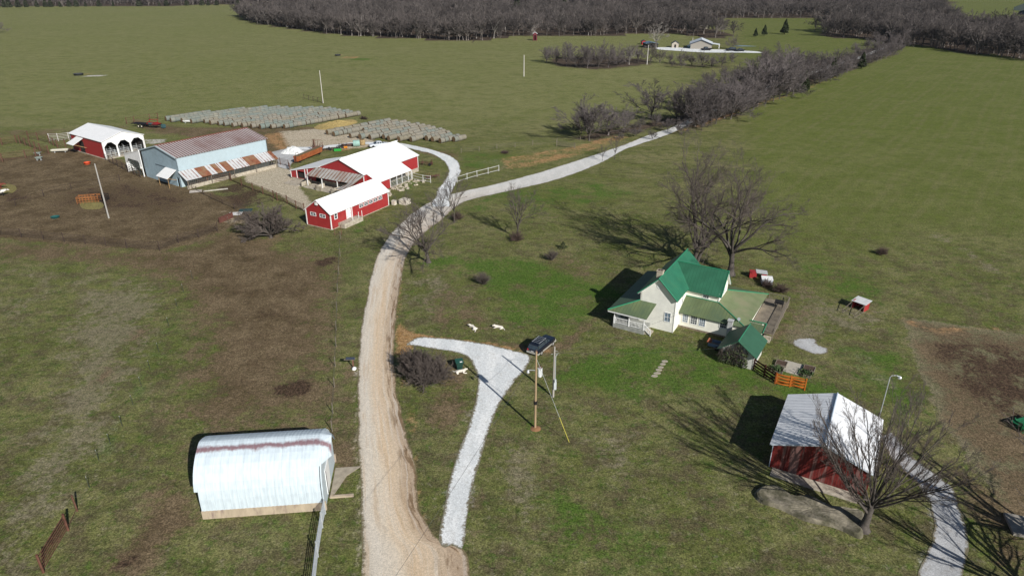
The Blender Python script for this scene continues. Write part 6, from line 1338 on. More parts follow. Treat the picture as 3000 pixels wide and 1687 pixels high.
def skin(name, verts, edges, radii, m, label, cat, loc, rz=0, group=None, sc=1):
    me = bpy.data.meshes.new(name); me.from_pydata(verts, edges, []); o = bpy.data.objects.new(name, me); COL.objects.link(o); me.materials.append(m)
    md = o.modifiers.new('skin', 'SKIN'); md.use_smooth_shade = True
    for i, r in enumerate(radii):
        s = me.skin_vertices[0].data[i]; s.radius = (r, r) if isinstance(r, float) else r; s.use_root = i == 0
    sb = o.modifiers.new('sub', 'SUBSURF'); sb.levels = 1; sb.render_levels = 1
    o.location = (*loc, 0); o.rotation_euler = (0, 0, R(rz)); o.scale = (sc,) * 3; return tag(o, label, cat, group)
DOGM = mat('white_dog_coat', (.68, .64, .57), .9, .1, 6)
def dog_lying(label, loc, rz, curl=0.0, sc=1.35):
    v = [(-.32, 0, .14), (-.12, 0, .16), (.1, 0.02, .17), (.26, .04, .2), (.38, .1 + curl, .28), (.5, .16 + curl, .27), (.6, .2 + curl, .25),   # hips .. nose
         (.22, -.14, .09), (.42, -.16, .05), (.56, -.12, .04), (.24, .18, .09), (.44, .24, .05),        # front legs
         (-.34, -.17, .1), (-.14, -.25, .06), (-.32, -.32, .05), (-.36, .15, .08), (-.2, .24, .05),       # hind legs
         (-.48, .02, .09), (-.64, .12, .05), (-.74, .26, .05),                                          # tail
         (.38, .04 + curl, .37), (.37, .17 + curl, .36)]
    e = [(0, 1), (1, 2), (2, 3), (3, 4), (4, 5), (5, 6), (3, 7), (7, 8), (8, 9), (3, 10), (10, 11), (0, 12), (12, 13), (13, 14), (0, 15), (15, 16), (0, 17), (17, 18), (18, 19), (4, 20), (4, 21)]
    r = [.13, .13, .15, .13, .09, .075, .045, .07, .045, .04, .07, .045, .08, .05, .035, .08, .045, .05, .045, .03, .025, .025]
    return skin('dog', v, e, r, DOGM, label, 'dog', loc, rz, 'white dogs resting in the yard', sc)
dog_lying('white dog curled on the grass, left of the two behind the driveway', V(1191, 826), 120, .14)
dog_lying('white dog stretched on the grass, right of the two behind the driveway', V(1254, 825), 160)
dog_lying('white dog lying beside the green bin at the thicket edge', V(1159, 937), 0)
# cattle at the left picture edge
COWW = mat('black_white_cow_hide', (.62, .6, .57), .8, .1, 3, c2=(.015, .014, .013), c2scale=1.3, c2thr=.5, c2soft=.02); COWR = mat('red_cow_hide', (.16, .045, .03), .8, .2, 3)
def cow(label, loc, rz, m):
    v = [(0, 0, 1.05), (-.55, 0, 1.05), (-.95, 0, 1.08), (.55, 0, 1.05), (.95, 0, 1.15), (1.3, 0, 1.3), (1.6, 0, 1.2), (1.85, 0, 1.02), (-.85, -.2, .8), (-.9, -.22, .42), (-.88, -.22, .04), (-.85, .2, .8), (-.9, .22, .42), (-.88, .22, .04),
         (.6, -.2, .75), (.62, -.2, .4), (.6, -.2, .04), (.6, .2, .75), (.62, .2, .4), (.6, .2, .04), (-1.1, 0, .9), (-1.15, 0, .4), (1.38, -.2, 1.33), (1.38, .2, 1.33)]
    e = [(0, 1), (1, 2), (0, 3), (3, 4), (4, 5), (5, 6), (6, 7), (2, 8), (8, 9), (9, 10), (2, 11), (11, 12), (12, 13), (3, 14), (14, 15), (15, 16), (3, 17), (17, 18), (18, 19), (2, 20), (20, 21), (5, 22), (5, 23)]
    r = [.4, .38, .3, .36, .24, .17, .14, .09, .13, .08, .06, .13, .08, .06, .11, .075, .06, .11, .075, .06, .04, .03, .04, .04]
    return skin('cow', v, e, r, m, label, 'cow', loc, rz, None, 1.0)
cow('black and white cow cut by the left picture edge', G(0, 576), 35, COWW); cow('red brown cow behind the black and white one at the left edge', G(-6, 556), 10, COWR)

# ------------------------------------------------------------------ fences
def fence(label, pts, h=1.35, gap=2.6, rails=5, m=RUSTP, r=.05, rr=.028, cat='fence', name='pipe_fence', group=None, tall=0, bottom=.3):
    base = Vector((*pts[0], 0)); root = thing(name, label, cat, pts[0], 0, group); n = 0; rs = random.Random(len(label))
    P = [Vector((*p, 0)) - base for p in pts]; tr = MB()
    for a, b in zip(P[:-1], P[1:]):
        Ln = (b - a).length; k = max(1, round(Ln / gap))
        for i in range(k + (b is P[-1])):
            q = a.lerp(b, i / k); t = MB(); hh = h + .12 + rs.random() * .12 + (tall if i == 0 else 0); t.tube((q.x, q.y, 0), (q.x + rs.uniform(-.03, .03), q.y + rs.uniform(-.03, .03), hh), r, n=6); t.build('post', m, root); n += 1
        for j in range(rails):
            z = bottom + (h - bottom) * j / max(1, rails - 1); tr.tube(a + Vector((0, 0, z)), b + Vector((0, 0, z)), rr, n=5)
    tr.build('rail', m, root); return root
DKP = mat('dark_pipe', (.055, .038, .032), .7, .3, 5)
fence('long dark pipe fence along the lower edge of the muddy cattle yard', vp((-60, 586), (0, 592), (110, 604), (215, 614), (320, 625), (402, 631), (450, 612), (500, 598), (548, 582)), 1.5, 4.2, 6, DKP, .06, .03)
fence('sagging dark fence crossing the middle of the cattle yard', vp((-40, 540), (40, 518), (110, 494), (180, 476), (250, 465), (302, 455)), 1.25, 5.2, 3, DKP, .06, .025)
fence('rusty pipe fence in front of the long barn feed bunk', (G(554, 549), G(610, 539), G(677, 528)), 1.45, 5.2, 4, RUSTP, .11, .05)
fence('rusty pipe fence from the feed bunk towards the red milk house', (G(677, 530), G(741, 558), G(802, 581), G(813, 588), G(842, 597)), 1.5, 4.2, 5, RUSTP, .11, .045)
fence('pipe fence panels meeting the corner of the milk house', (G(842, 597), G(868, 612), G(892, 620)), 1.5, 3, 6, RUSTP, .1, .04)
fence('low dark fence along the left side of the manure pen', (G(554, 549), G(620, 583), G(688, 614)), .9, 4, 3, DKP, .06, .03)
fence('low dark fence closing the near end of the manure pen', (G(688, 614), G(760, 600), G(800, 590)), .9, 4, 3, DKP, .06, .03)
fence('short pipe fence between the long barn corner and the yard', (G(798, 478), G(822, 483), G(846, 489), G(850, 500)), 1.5, 3, 5, RUSTP, .08, .035)
fence('front pen fence at the far left of the cattle yard', (G(-30, 480), G(8, 474), G(76, 463), G(106, 458), G(144, 451)), 1.9, 6, 6, RUSTP, .13, .04)
fence('rear pen fence at the far left below the pasture', (G(-30, 425), G(7, 426), G(49, 419), G(60, 421), G(90, 432), G(119, 443), G(144, 451)), 1.9, 4.2, 6, RUSTP, .13, .04)
fence('tall working chute fence left of the arched shed', (G(60, 421), G(84, 408), G(112, 412), G(146, 421), G(170, 434), G(193, 432), G(215, 428)), 2.0, 4.5, 5, RUSTP, .13, .04)
fence('pale pipe gate fence at the back corner of the arched shed', (G(146, 414), G(172, 414), G(203, 410), G(214, 408)), 1.9, 5.2, 5, mat('pale_weathered_pipe', (.48, .46, .44), .7), .1, .045)
fence('crooked stock fence between the arched shed and the barn lean-to', (G(306, 466), G(330, 458), G(352, 455), G(372, 450)), 1.0, 4, 2, DKP, .08, .05)
fence('dark fence before the open barn lean-to', (G(310, 470), G(345, 488), G(376, 505), G(412, 521)), 1.5, 3.2, 4, DKP, .08, .03)
fence('rusty post fence behind the bale trailer', (G(372, 364), G(394, 361), G(440, 353), G(464, 350)), 1.8, 5, 3, RUSTP, .12, .035)
WP_ = mat('white_pipe', (.58, .59, .58), .6, .1)
fence('white pipe fence between the loop track and the pasture', vp((1150, 460), (1175, 452), (1200, 445), (1228, 438), (1255, 431)), 1.3, 3.0, 2, WP_, .06, .045)
fence('white pipe fence beside the red barn lean-to', (hl(3.0, -5.6, 0, RT, RO)[:2], G(1240, 534), G(1262, 536)), 1.5, 3.4, 3, WP_, .06, .045)
fence('galvanised pipe fence running down from the arched barn', ((-15.9, 44.6), G(945, 1545), G(932, 1630), G(918, 1760)), 1.45, 3.1, 6, GALV, .07, .04)
fence('thin wire fence beyond the driveway along the pasture ditch', vp((1160, 385), (1250, 375), (1340, 366), (1460, 352)), 1.1, 6, 3, DWOOD, .06, .015)
t0 = fence('grey gate in the pasture left of the hedgerow', vp((1400, 368), (1446, 374)), 1.4, 6, 6, DWOOD, .07, .04, 'gate', 'field_gate')
fence('weathered fence scraps beside the white pole behind the bales', (G(891, 290), G(905, 294), G(945, 303)), 1.6, 3.5, 2, DKP, .08, .03)
g5 = fence('rust brown steel gate panel at the lower left corner', (G(345 / 2.698, 1150 + 1420 / 2.698), G(540 / 2.698, 1150 + 1088 / 2.698)), 1.6, 20, 6, mat('rust_brown_steel', (.12, .055, .038), .7, .3, 3), .1, .045, 'gate', 'steel_gate')
fence('short leaning rail with a post beyond the steel gate panel', (G(540 / 2.698, 1150 + 1088 / 2.698), G(612 / 2.698, 1150 + 935 / 2.698)), 1.5, 20, 1, RUSTP, .08, .03)
TP = mat('green_tpost', (.05, .06, .045), .6)
for i, q in enumerate(((220 * .861 + 36, 1226), (249, 1158), (278, 1117), (308, 1072), (335, 1019), (356, 972), (378, 930), (400, 885), (425, 820), (446, 772), (462, 735), (484, 700), (575, 562))):
    o = thing('steel_post', 'thin steel fence post with a white tip, %s going up the left pasture' % ORD[i], 'fence post', V(*q), 0, 'thin steel posts in the left pasture'); t = MB(); t.tube((0, 0, 0), (-.03, 0, 1.25), .028, n=4); t.build('post', TP, o); t = MB(); t.tube((-.03, 0, 1.12), (-.03, 0, 1.26), .024, n=5); t.build('tip', WHITE, o)
for i, (x, y) in enumerate(((857, 600), (856, 645), (853, 690), (850, 735), (848, 782), (846, 830), (846, 872), (844, 922), (842, 975), (838, 1040), (836, 1085))):
    o = thing('wooden_post', 'thin wooden fence post left of the lane, %s from the milk house' % ORD[i], 'fence post', V(x, y), 0, 'thin posts of the wire fence left of the lane'); t = MB(); t.tube((0, 0, 0), (0, 0, 1.35), .045, n=5); t.build('post', DWOOD, o)
t = MB(); L0 = [Vector((*V(x, y), 0)) for x, y in ((857, 600), (850, 735), (846, 872), (836, 1085))]
for z in (.5, .9, 1.25):
    for a, b in zip(L0[:-1], L0[1:]): t.tube(a + Vector((0, 0, z)), b + Vector((0, 0, z)), .010, n=3)
tag(t.build('fence_wire', mat('wire', (.06, .06, .06))), 'three strand wire strung left of the lane from the milk house down', 'wire')
fence('pipe corner brace in front of the milk house dock', (G(981, 690), G(1001, 688)), 1.6, 5, 2, RUSTP, .06, .035)

# ------------------------------------------------------------------ hay bales
def bale_mat():
    m = bpy.data.materials.new('net_wrapped_hay'); m.use_nodes = True; nt = m.node_tree; L = nt.links; b = nt.nodes['Principled BSDF']; b.inputs['Roughness'].default_value = .9
    oi = _n(nt, 'ShaderNodeObjectInfo'); cr = _n(nt, 'ShaderNodeValToRGB'); wn = _n(nt, 'ShaderNodeTexNoise'); wn.inputs['Scale'].default_value = .16; wn.inputs['Detail'].default_value = 1; L.new(oi.outputs['Location'], wn.inputs[0]); am = _n(nt, 'ShaderNodeMath', operation='MULTIPLY_ADD'); L.new(oi.outputs['Random'], am.inputs[0]); am.inputs[1].default_value = .28; s0_ = _n(nt, 'ShaderNodeMapRange'); L.new(wn.outputs[0], s0_.inputs[0]); s0_.inputs[1].default_value = .35; s0_.inputs[2].default_value = .65; s0_.inputs[4].default_value = .75; L.new(s0_.outputs[0], am.inputs[2]); L.new(am.outputs[0], cr.inputs[0]); e = cr.color_ramp.elements; e[0].color = (.20, .185, .14, 1); e[1].position = 1; e[1].color = (.155, .20, .185, 1)
    x = e.new(.45); x.color = (.225, .21, .175, 1); x = e.new(.75); x.color = (.18, .195, .175, 1)
    tc = _n(nt, 'ShaderNodeTexCoord'); mp = _n(nt, 'ShaderNodeMapping'); mp.inputs['Scale'].default_value = (4, 1, 1); L.new(tc.outputs['Object'], mp.inputs[0])
    no = _n(nt, 'ShaderNodeTexNoise'); no.inputs['Scale'].default_value = 2.5; no.inputs['Detail'].default_value = 6; L.new(mp.outputs[0], no.inputs[0])
    mx = _n(nt, 'ShaderNodeMix', data_type='RGBA', blend_type='MULTIPLY'); mx.inputs[0].default_value = 1; c2 = _n(nt, 'ShaderNodeValToRGB'); L.new(no.outputs[0], c2.inputs[0]); c2.color_ramp.elements[0].position = .3; c2.color_ramp.elements[0].color = (.62, .6, .56, 1); c2.color_ramp.elements[1].position = .7; c2.color_ramp.elements[1].color = (1.25, 1.25, 1.25, 1)
    L.new(cr.outputs[0], mx.inputs[6]); L.new(c2.outputs[0], mx.inputs[7]); L.new(mx.outputs[2], b.inputs['Base Color']); return m
BLM = bale_mat(); BEND = mat('brown_bale_end', (.19, .125, .07), .95, .35, 5, bump=.6)
BT_ = 46.8; BRO = Vector(G(600 + 700 / 3.019, 250 + 365 / 3.019, .75)); BLEN = 1.42
def bale_mesh():
    t = MB(); n = 18; prof_ = [(.70, -.69), (.76, -.62), (.78, -.3), (.775, 0), (.78, .3), (.76, .62), (.70, .69)]
    vs = []; 
    for r, x in prof_:
        for i in range(n):
            a = 2 * pi * i / n; sq = 1 - .05 * max(0, -sin(a)) ** 2; vs.append((x, r * cos(a) * 1.01, r * sin(a) * sq))
    fs = [(j * n + i, j * n + (i + 1) % n, (j + 1) * n + (i + 1) % n, (j + 1) * n + i) for j in range(6) for i in range(n)]
    t.add(vs, [f[::-1] for f in fs], 0, True); t.add(vs, [tuple(range(n)), tuple(range(7 * n - 1, 6 * n - 1, -1))], 1); return t
base_b = bale_mesh().build('hay_bale', [BLM, BEND]); BMESH = base_b.data; bpy.data.objects.remove(base_b)
e1_ = Vector((cos(R(BT_)), sin(R(BT_)))); e2_ = Vector((-e1_.y, e1_.x))
LEFT = [(0, 0, 26.6), (2.5, -2.6, 26.3), (4.9, -4.8, 26.4), (7.8, -6, 25.8), (10.5, -7.3, 25.2), (13.2, -8.8, 24.8), (16.1, -10, 23.8), (18.6, -10.4, 22.6), (21.4, -11.6, 20), (24.6, -11.8, 17.2), (27.5, -14.4, 15.2), (31.0, -15.6, 12.6), (33.8, -17.7, 7), (37.0, -17.8, -4)]
RIGHT = [(-15.9, 3.6, 26.8), (-19.1, 3.7, 27), (-21.6, 12, 27), (-24.3, 5.5, 27.2), (-27.1, 6.5, 27.2), (-29.8, 7.9, 27.2), (-32.2, 10.6, 27.2), (-34.5, 10.3, 27), (-37.4, 11.6, 26.9), (-39.9, 13.5, 26.6), (-42.1, 17.2, 25.1), (-44.3, 17.3, 24.8), (-47.2, 17.5, 24.7), (-48.8, 21.0, 24.8)]
allb = []
for blk, rows in (('left', LEFT), ('right', RIGHT)):
    for ri, (pb, s0, s1) in enumerate(rows):
        n = int(round((s1 - s0) / BLEN))
        for i in range(n): allb.append((blk, ri, i, s0 + (i + .5) * BLEN, pb))
rs = np.random.RandomState(21)
recs = []
for blk, ri, i, s, pb in allb:
    # rotate row coordinates by the small difference between the fit angles
    c0, s_0 = cos(R(48.42)), sin(R(48.42)); p = BRO + Vector((c0, s_0)) * s + Vector((-s_0, c0)) * pb
    recs.append((p, blk, ri, i))
order = sorted(range(len(recs)), key=lambda k: recs[k][0].length)
near = set(order[:296]) 
for k, (p, blk, ri, i) in enumerate(recs):
    j = Vector((rs.randn() * .07, rs.randn() * .10)); yaw = R(48.42) + rs.randn() * .05
    if k in near:
        o = bpy.data.objects.new('hay_bale', BMESH); COL.objects.link(o); o.location = (p.x + j.x, p.y + j.y, .755); o.rotation_euler = (rs.randn() * .3, 0, yaw); sc = rs.uniform(.9, 1.05); o.scale = (rs.uniform(.93, 1.0), sc, sc)
        tag(o, 'round hay bale, %s from the near end, %s row, %s block' % (ordn(i), ordn(ri), blk), 'hay bale', 'round hay bales laid out in long rows')
far_b = [recs[k] for k in range(len(recs)) if k not in near]
v0 = np.empty(len(BMESH.vertices) * 3); BMESH.vertices.foreach_get('co', v0); v0 = v0.reshape(-1, 3)
t = MB(); ff = [tuple(p.vertices) for p in BMESH.polygons]; fm = [p.material_index for p in BMESH.polygons]
for (p, blk, ri, i) in far_b:
    a = R(48.42) + rs.randn() * .035; sc = rs.uniform(.95, 1.04); q = np.stack([v0[:, 0] * cos(a) - v0[:, 1] * sc * sin(a) + p.x, v0[:, 0] * sin(a) + v0[:, 1] * sc * cos(a) + p.y, v0[:, 2] * sc + .755], 1); o_ = len(t.v)
    t.v += [tuple(r) for r in q]; t.f += [tuple(x + o_ for x in f) for f in ff]; t.m += fm; t.sm += [True] * len(ff)
print('bales', len(recs), 'far', len(far_b))
HB2 = mat('net_wrapped_hay_far', (.20, .195, .16), .9, .25, .6, c2=(.155, .185, .17), c2scale=.25, c2thr=.5, bump=.2)
if far_b: tag(t.build('hay_bales', [HB2, BEND]), 'rearmost round hay bales of the big left block', 'hay bales', kind='stuff')
# hay heaps and other mounds
def mound(name, label, cat, pts, h, m, seed, peaks=3):
    P = smoothpoly(pts, True, .4, seed, .08); c = P.mean(0); rs = np.random.RandomState(seed); n = len(P); t = MB(); R_ = 9; vs = []
    pk = [c + (P[rs.randint(n)] - c) * .35 for _ in range(peaks)]
    for k in range(R_):
        s = 1 - k / R_
        for p in P:
            q = c + (p - c) * s; hh = (1 - s ** 1.6) * h * (.6 + .5 * max(math.exp(-((q - a) ** 2).sum() / 3) for a in pk)) + rs.randn() * .04 * h * (k > 0); vs.append((q[0], q[1], max(0, hh)))
    vs.append((c[0], c[1], h)); fs = [(k * n + i, k * n + (i + 1) % n, (k + 1) * n + (i + 1) % n, (k + 1) * n + i) for k in range(R_ - 1) for i in range(n)] + [((R_ - 1) * n + i, (R_ - 1) * n + (i + 1) % n, R_ * n) for i in range(n)]
    t.add(vs, fs, 0, False); o = t.build(name, m); return tag(o, label, cat)
z6 = lambda x, y: G(860 + x / 4.954, 300 + y / 4.954)
mound('straw_pile', 'tan pile of loose straw between the two bale blocks', 'straw pile', [z6(300, 375), z6(350, 330), z6(520, 300), z6(700, 265), z6(860, 250), z6(930, 290), z6(800, 340), z6(620, 370), z6(450, 402)], 1.1, HAYM, 3, 5)
mound('gravel_heap', 'heap of fresh white gravel at the track end', 'gravel heap', [G(822, 450), G(836, 438), G(858, 436), G(880, 443), G(900, 449), G(888, 453), G(850, 453)], 1.6, mat('white_gravel_heap', (.66, .68, .68), .95, .15, 2, bump=.5), 5, 1)
mound('dirt_mound', 'grassy hay waste mound around the ring feeder', 'mound', [G(235, 598), G(255, 588), G(290, 590), G(305, 602), G(290, 612), G(250, 612)], .25, mat('trampled_hay', (.19, .165, .06), .95, .35, 3), 6, 2)
mound('dirt_mound', 'yellow green hay waste patch at the left edge behind the cows', 'mound', [G(-40, 545), G(0, 538), (G(38, 541)), G(50, 553), G(36, 566), G(-5, 568), G(-40, 565)], .25, mat('trampled_hay', (.19, .165, .06), .95), 7, 2)
# ------------------------------------------------------------------ farm equipment and clutter
q = G(262, 592); o = thing('hay_feeder', 'orange rusted hay ring feeder in the muddy yard', 'feeder', q, 15)
t = MB()
for z in (.3, .7, 1.1, 1.3): t.path([(-1.9, -.9, z), (1.9, -.9, z), (1.9, .9, z), (-1.9, .9, z), (-1.9, -.9, z)], .045, 5)
for x in np.linspace(-1.9, 1.9, 8):
    for y in (-.9, .9): t.tube((x, y, 0), (x, y, 1.3), .045, n=5)
t.build('frame', mat('rust_orange_steel', (.30, .12, .04), .8, .25), o)
q = G(300, 588); o = thing('hay_feeder', 'dark hay feeder beside the orange rusted one', 'feeder', q, 10); t = MB()
for z in (.3, .8, 1.2): t.path([(-1.1, -.7, z), (1.1, -.7, z), (1.1, .7, z), (-1.1, .7, z), (-1.1, -.7, z)], .05, 5)
for x in np.linspace(-1.1, 1.1, 5):
    for y in (-.7, .7): t.tube((x, y, 0), (x, y, 1.2), .05, n=5)
t.build('frame', BLACK, o)
def tub(label, q, r, h, m, cat='tub'):
    t = MB(); t.lathe([(r * .85, 0), (r, h), (r * 1.05, h), (r * .9, h * .9), (r * .75, .1)], n=18); o = t.build('stock_tub', m, None, q); return tag(o, label, cat)
tub('orange red plastic tub lying in the yard before the arched shed', G(256, 481), .75, .45, mat('orange_red_plastic', (.55, .08, .03), .5)); tub('flat teal lick tub in the muddy yard', G(162, 638), .75, .25, mat('teal_plastic', (.02, .10, .095), .5))
tub('water tank on the pale worn circle in the far left pasture', V(198, 190), 2.0, .8, mat('dark_tank', (.05, .055, .06), .6), 'water tank'); tub('water tank on the bare patch in the middle pasture', V(850, 141), 1.6, .7, mat('dark_tank', (.05, .055, .06)), 'water tank')
def bunk(label, q, rz, Ln, m=None, legs=True, h=.75):
    o = thing('feed_bunk', label, 'feed bunk', q, rz); t = MB(); a = Ln / 2
    t.hexa([(-a + .2, -.25, h - .35), (a - .2, -.25, h - .35), (a - .2, .25, h - .35), (-a + .2, .25, h - .35)], [(-a, -.45, h), (a, -.45, h), (a, .45, h), (-a, .45, h)]); t.box(-a, a, -.47, -.4, h - .05, h + .06); t.box(-a, a, .4, .47, h - .05, h + .06); t.box(-a, -a + .07, -.4, .4, h - .05, h + .06); t.box(a - .07, a, -.4, .4, h - .05, h + .06); t.build('trough', m or mat('cream_plastic', (.66, .64, .55), .5, .08), o)
    for x in (-a * .6, a * .6): t = MB(); t.box(x - .05, x + .05, -.3, .3, 0, h - .35); t.build('leg', GALV, o)
bunk('cream feed bunk on legs in front of the arched shed awning', G(177, 447), 14, 4.0); bunk('white tank lying in front of the big bale block', G(552, 361), -4, 2.9, WHITE, False, .7)
bunk('green sided metal feeder frame near the far left pens, upper one', G(112, 456), 10, 1.5, mat('pale_green_metal', (.25, .30, .28), .6)); bunk('green sided metal feeder frame near the far left pens, lower one', G(116, 470), 10, 1.4, mat('pale_green_metal', (.25, .30, .28)))
# rusty wagon behind the red barn
a = Vector(G(840 + 330 / 9.9, 400 + 795 / 9.9)); b = Vector(G(840 + 1035 / 9.9, 400 + 500 / 9.9)); d = b - a; o = thing('feed_wagon', 'long rust orange feed wagon parked beside the gravel track', 'wagon', tuple((a + b) / 2), math.degrees(math.atan2(d.y, d.x))); Ln = d.length / 2
t = MB(); t.hexa([(-Ln, 0, .5), (Ln, 0, .5), (Ln, .9, .5), (-Ln, .9, .5)], [(-Ln, -.25, 1.75), (Ln, -.25, 1.75), (Ln, 1.15, 1.75), (-Ln, 1.15, 1.75)]); t.build('box', mat('rust_orange_sheet', (.32, .095, .035), .8, .25, 1, stripe=('X', .5, (.2, .05, .025), .2, .3), c2=(.42, .16, .05), c2scale=1.3, c2thr=.58), o)
t = MB(); t.box(-Ln + .1, Ln - .1, 0, .9, 1.76, 1.8); t.build('load', mat('dead_weeds', (.12, .11, .06), .95, .4, 4), o)
for x in (-Ln * .8, Ln * .8):
    for y in (.1, .85): t = MB(); t.tube((x, y - .1, .35), (x, y + .1, .35), .35, n=12); t.build('wheel', BLACK, o)
t = MB(); t.tube((-Ln, .5, .5), (-Ln - 1.6, .5, .4), .06); t.path([(-Ln - .3, .2, .5), (-Ln - .3, .2, 2.6), (-Ln + .8, .2, 2.6), (-Ln + .8, .2, 1.8)], .05, 4); t.build('drawbar', RUSTP, o)
def implement(label, q, rz, m, parts, cat='farm implement'):
    o = thing('farm_implement', label, cat, q, rz)
    for i, (nm_, fn, mm) in enumerate(parts): t = MB(); fn(t); t.build(nm_, mm, o)
    return o
def frame_fn(L, Wd, H, seed, dens=10):
    def f(t):
        rs = np.random.RandomState(seed); t.tube((-L, -Wd, H * .4), (L, -Wd, H * .4), .07, n=5); t.tube((-L, Wd, H * .4), (L, Wd, H * .4), .07, n=5)
        for i in range(dens): x = rs.uniform(-L, L); t.tube((x, -Wd, H * .4), (x + rs.randn() * .3, Wd, H * .4), .05, n=5); t.tube((x, rs.uniform(-Wd, Wd), 0), (x + rs.randn() * .2, rs.uniform(-Wd, Wd), H * rs.uniform(.5, 1)), .05, n=5)
    return f
def wheels(xs, Wd, r):
    def f(t):
        for x in xs:
            for s in (-1, 1): t.tube((x, s * Wd - .1, r), (x, s * Wd + .1, r), r, n=14)
    return f
k5 = lambda x, y: G(840 + x / 9.9, 400 + y / 9.9)
implement('rusty upright implement rising behind the rust orange wagon', k5(900, 420), 35, None, [('frame', frame_fn(1.6, .6, 2.6, 3, 12), mat('dark_rust_steel', (.10, .045, .035), .7)), ('mast', lambda t: (t.box(-.9, -.6, -.2, .2, 0, 3.0), t.tube((-1.2, 0, 2.9), (1.2, 0, 2.6), .06)), RUSTP)])
implement('low dark implement lying on the grass strip by the white track', k5(1250, 395), 25, None, [('frame', frame_fn(2.6, .7, .8, 5, 14), BLACK), ('wheel', wheels((0,), .8, .3), BLACK)])
implement('low black mower with an orange end on the grass strip', k5(1620, 340), 28, None, [('frame', frame_fn(1.3, .7, 1.4, 6, 8), BLACK), ('shield', lambda t: t.box(.1, 1.0, -1.1, -.5, .2, .6), mat('orange_paint', (.60, .22, .02), .5))])
implement('small bright green implement beside the low dark one', k5(1480, 425), 12, None, [('deck', lambda t: t.box(-.9, .9, -.5, .4, .1, .6), mat('bright_green_paint', (.03, .30, .05), .45)), ('frame', frame_fn(1.0, .4, .8, 8, 4), DG)])
implement('low rusty trailer frame near the teal wrapped bale', k5(1760, 290), 20, None, [('frame', frame_fn(1.5, .6, .9, 7, 6), RUSTP), ('deck', lambda t: t.box(-1.5, 1.5, -.6, .6, .5, .6), RUSTP)])
implement('dark wheeled implement right of the red barn', G(1243, 484), -8, None, [('frame', frame_fn(2.0, .6, 1.5, 9, 9), mat('dark_rust_steel', (.10, .045, .035))), ('wheel', wheels((1.5,), .7, .35), BLACK)])
implement('rusty stack of gates leaning right of the white pipe fence', G(1268, 524), 30, None, [('frame', frame_fn(1.6, .3, 1.6, 19, 10), mat('dark_rust_steel', (.10, .045, .035)))])
o = bpy.data.objects.new('wrapped_bale', BMESH.copy()); COL.objects.link(o); o.data.materials[0] = mat('teal_net_wrap', (.26, .42, .38), .7, .15, 2); q = k5(2030, 290); o.location = (*q, .8); o.rotation_euler = (0, 0, .2); o.scale = (1.25, 1.1, 1.1); tag(o, 'single teal wrapped round bale on the grass strip behind the red barn', 'hay bale')
o = bpy.data.objects.new('hay_bale', BMESH.copy()); COL.objects.link(o); o.data.materials[0] = mat('tan_old_hay', (.33, .24, .12), .95, .25, 3); q = k5(2200, 255); o.location = (*q, .8); o.rotation_euler = (0, R(90), .2); tag(o, 'single tan bale standing on end beside the teal wrapped bale', 'hay bale')
# bale trailer
tq = G(435, 374); o = thing('bale_trailer', 'long black and red bale hauling trailer beside the left bale rows', 'trailer', tq, -16)
t = MB()
for y in (-.9, -.3, .3, .9): t.box(-5.2, 4.2, y - .07, y + .07, 1.0, 1.18)
for x in np.linspace(-5, 4, 9): t.box(x - .06, x + .06, -.95, .95, .92, 1.0)
t.build('deck', mat('black_steel', (.012, .012, .018), .5), o)
for x in (-2.4, -1.3):
    for s in (-1, 1):
        t = MB(); t.tube((x, s * 1.0 - .13, .48), (x, s * 1.0 + .13, .48), .48, n=16); wv = t.build('wheel', BLACK, o); t = MB(); t.tube((x, s * 1.14 - .02, .48), (x, s * 1.14 + .03, .48), .22, n=12); t.build('rim', mat('cream_rim', (.62, .58, .45)), wv)
t = MB(); t.tube((.2, -.6, 1.3), (2.5, -.6, 1.15), .12, n=6); t.tube((-.4, .5, 1.5), (3.6, .6, 1.4), .12, n=6); t.path([(0, .9, 1.2), (0, .9, 2.1), (2.4, 1.5, 2.2), (2.4, 1.5, 1.4), (0, .9, 1.2)], .09, 5); t.box(2.2, 4.0, -.9, .9, 1.2, 1.35); t.build('loading_arm', mat('dark_red_steel', (.26, .02, .02), .5), o)
t = MB(); t.tube((4.2, 0, .9), (5.6, 0, .6), .09, n=6); t.build('tongue', BLACK, o); t = MB(); t.box(.9, 2.0, -.8, -.1, 1.2, 1.5); t.box(5.0, 5.9, -.4, .4, .3, 1.2); t.build('pump_cover', mat('slate_green_paint', (.05, .11, .12), .5), o)
# green implement cut by the right edge
implement('green farm implement cut by the right picture edge on the ploughed ground', G(3010, 1252), 20, None, [('frame', frame_fn(1.4, .9, 1.3, 13, 14), mat('deep_green_paint', (.02, .16, .07), .45)), ('deck', lambda t: t.box(-1.0, 1.2, -.8, .8, .5, .7), mat('deep_green_paint', (.02, .16, .07)))])
t = MB(); q = G(2985, 1535); t.box(-.9, 1.6, -1.6, .9, 0, .25); tag(t.build('concrete_slab', mat('grey_slab', (.27, .25, .22), .9, .2, 2), None, q, -.3), 'grey concrete slab cut by the right edge at the bottom', 'concrete slab')
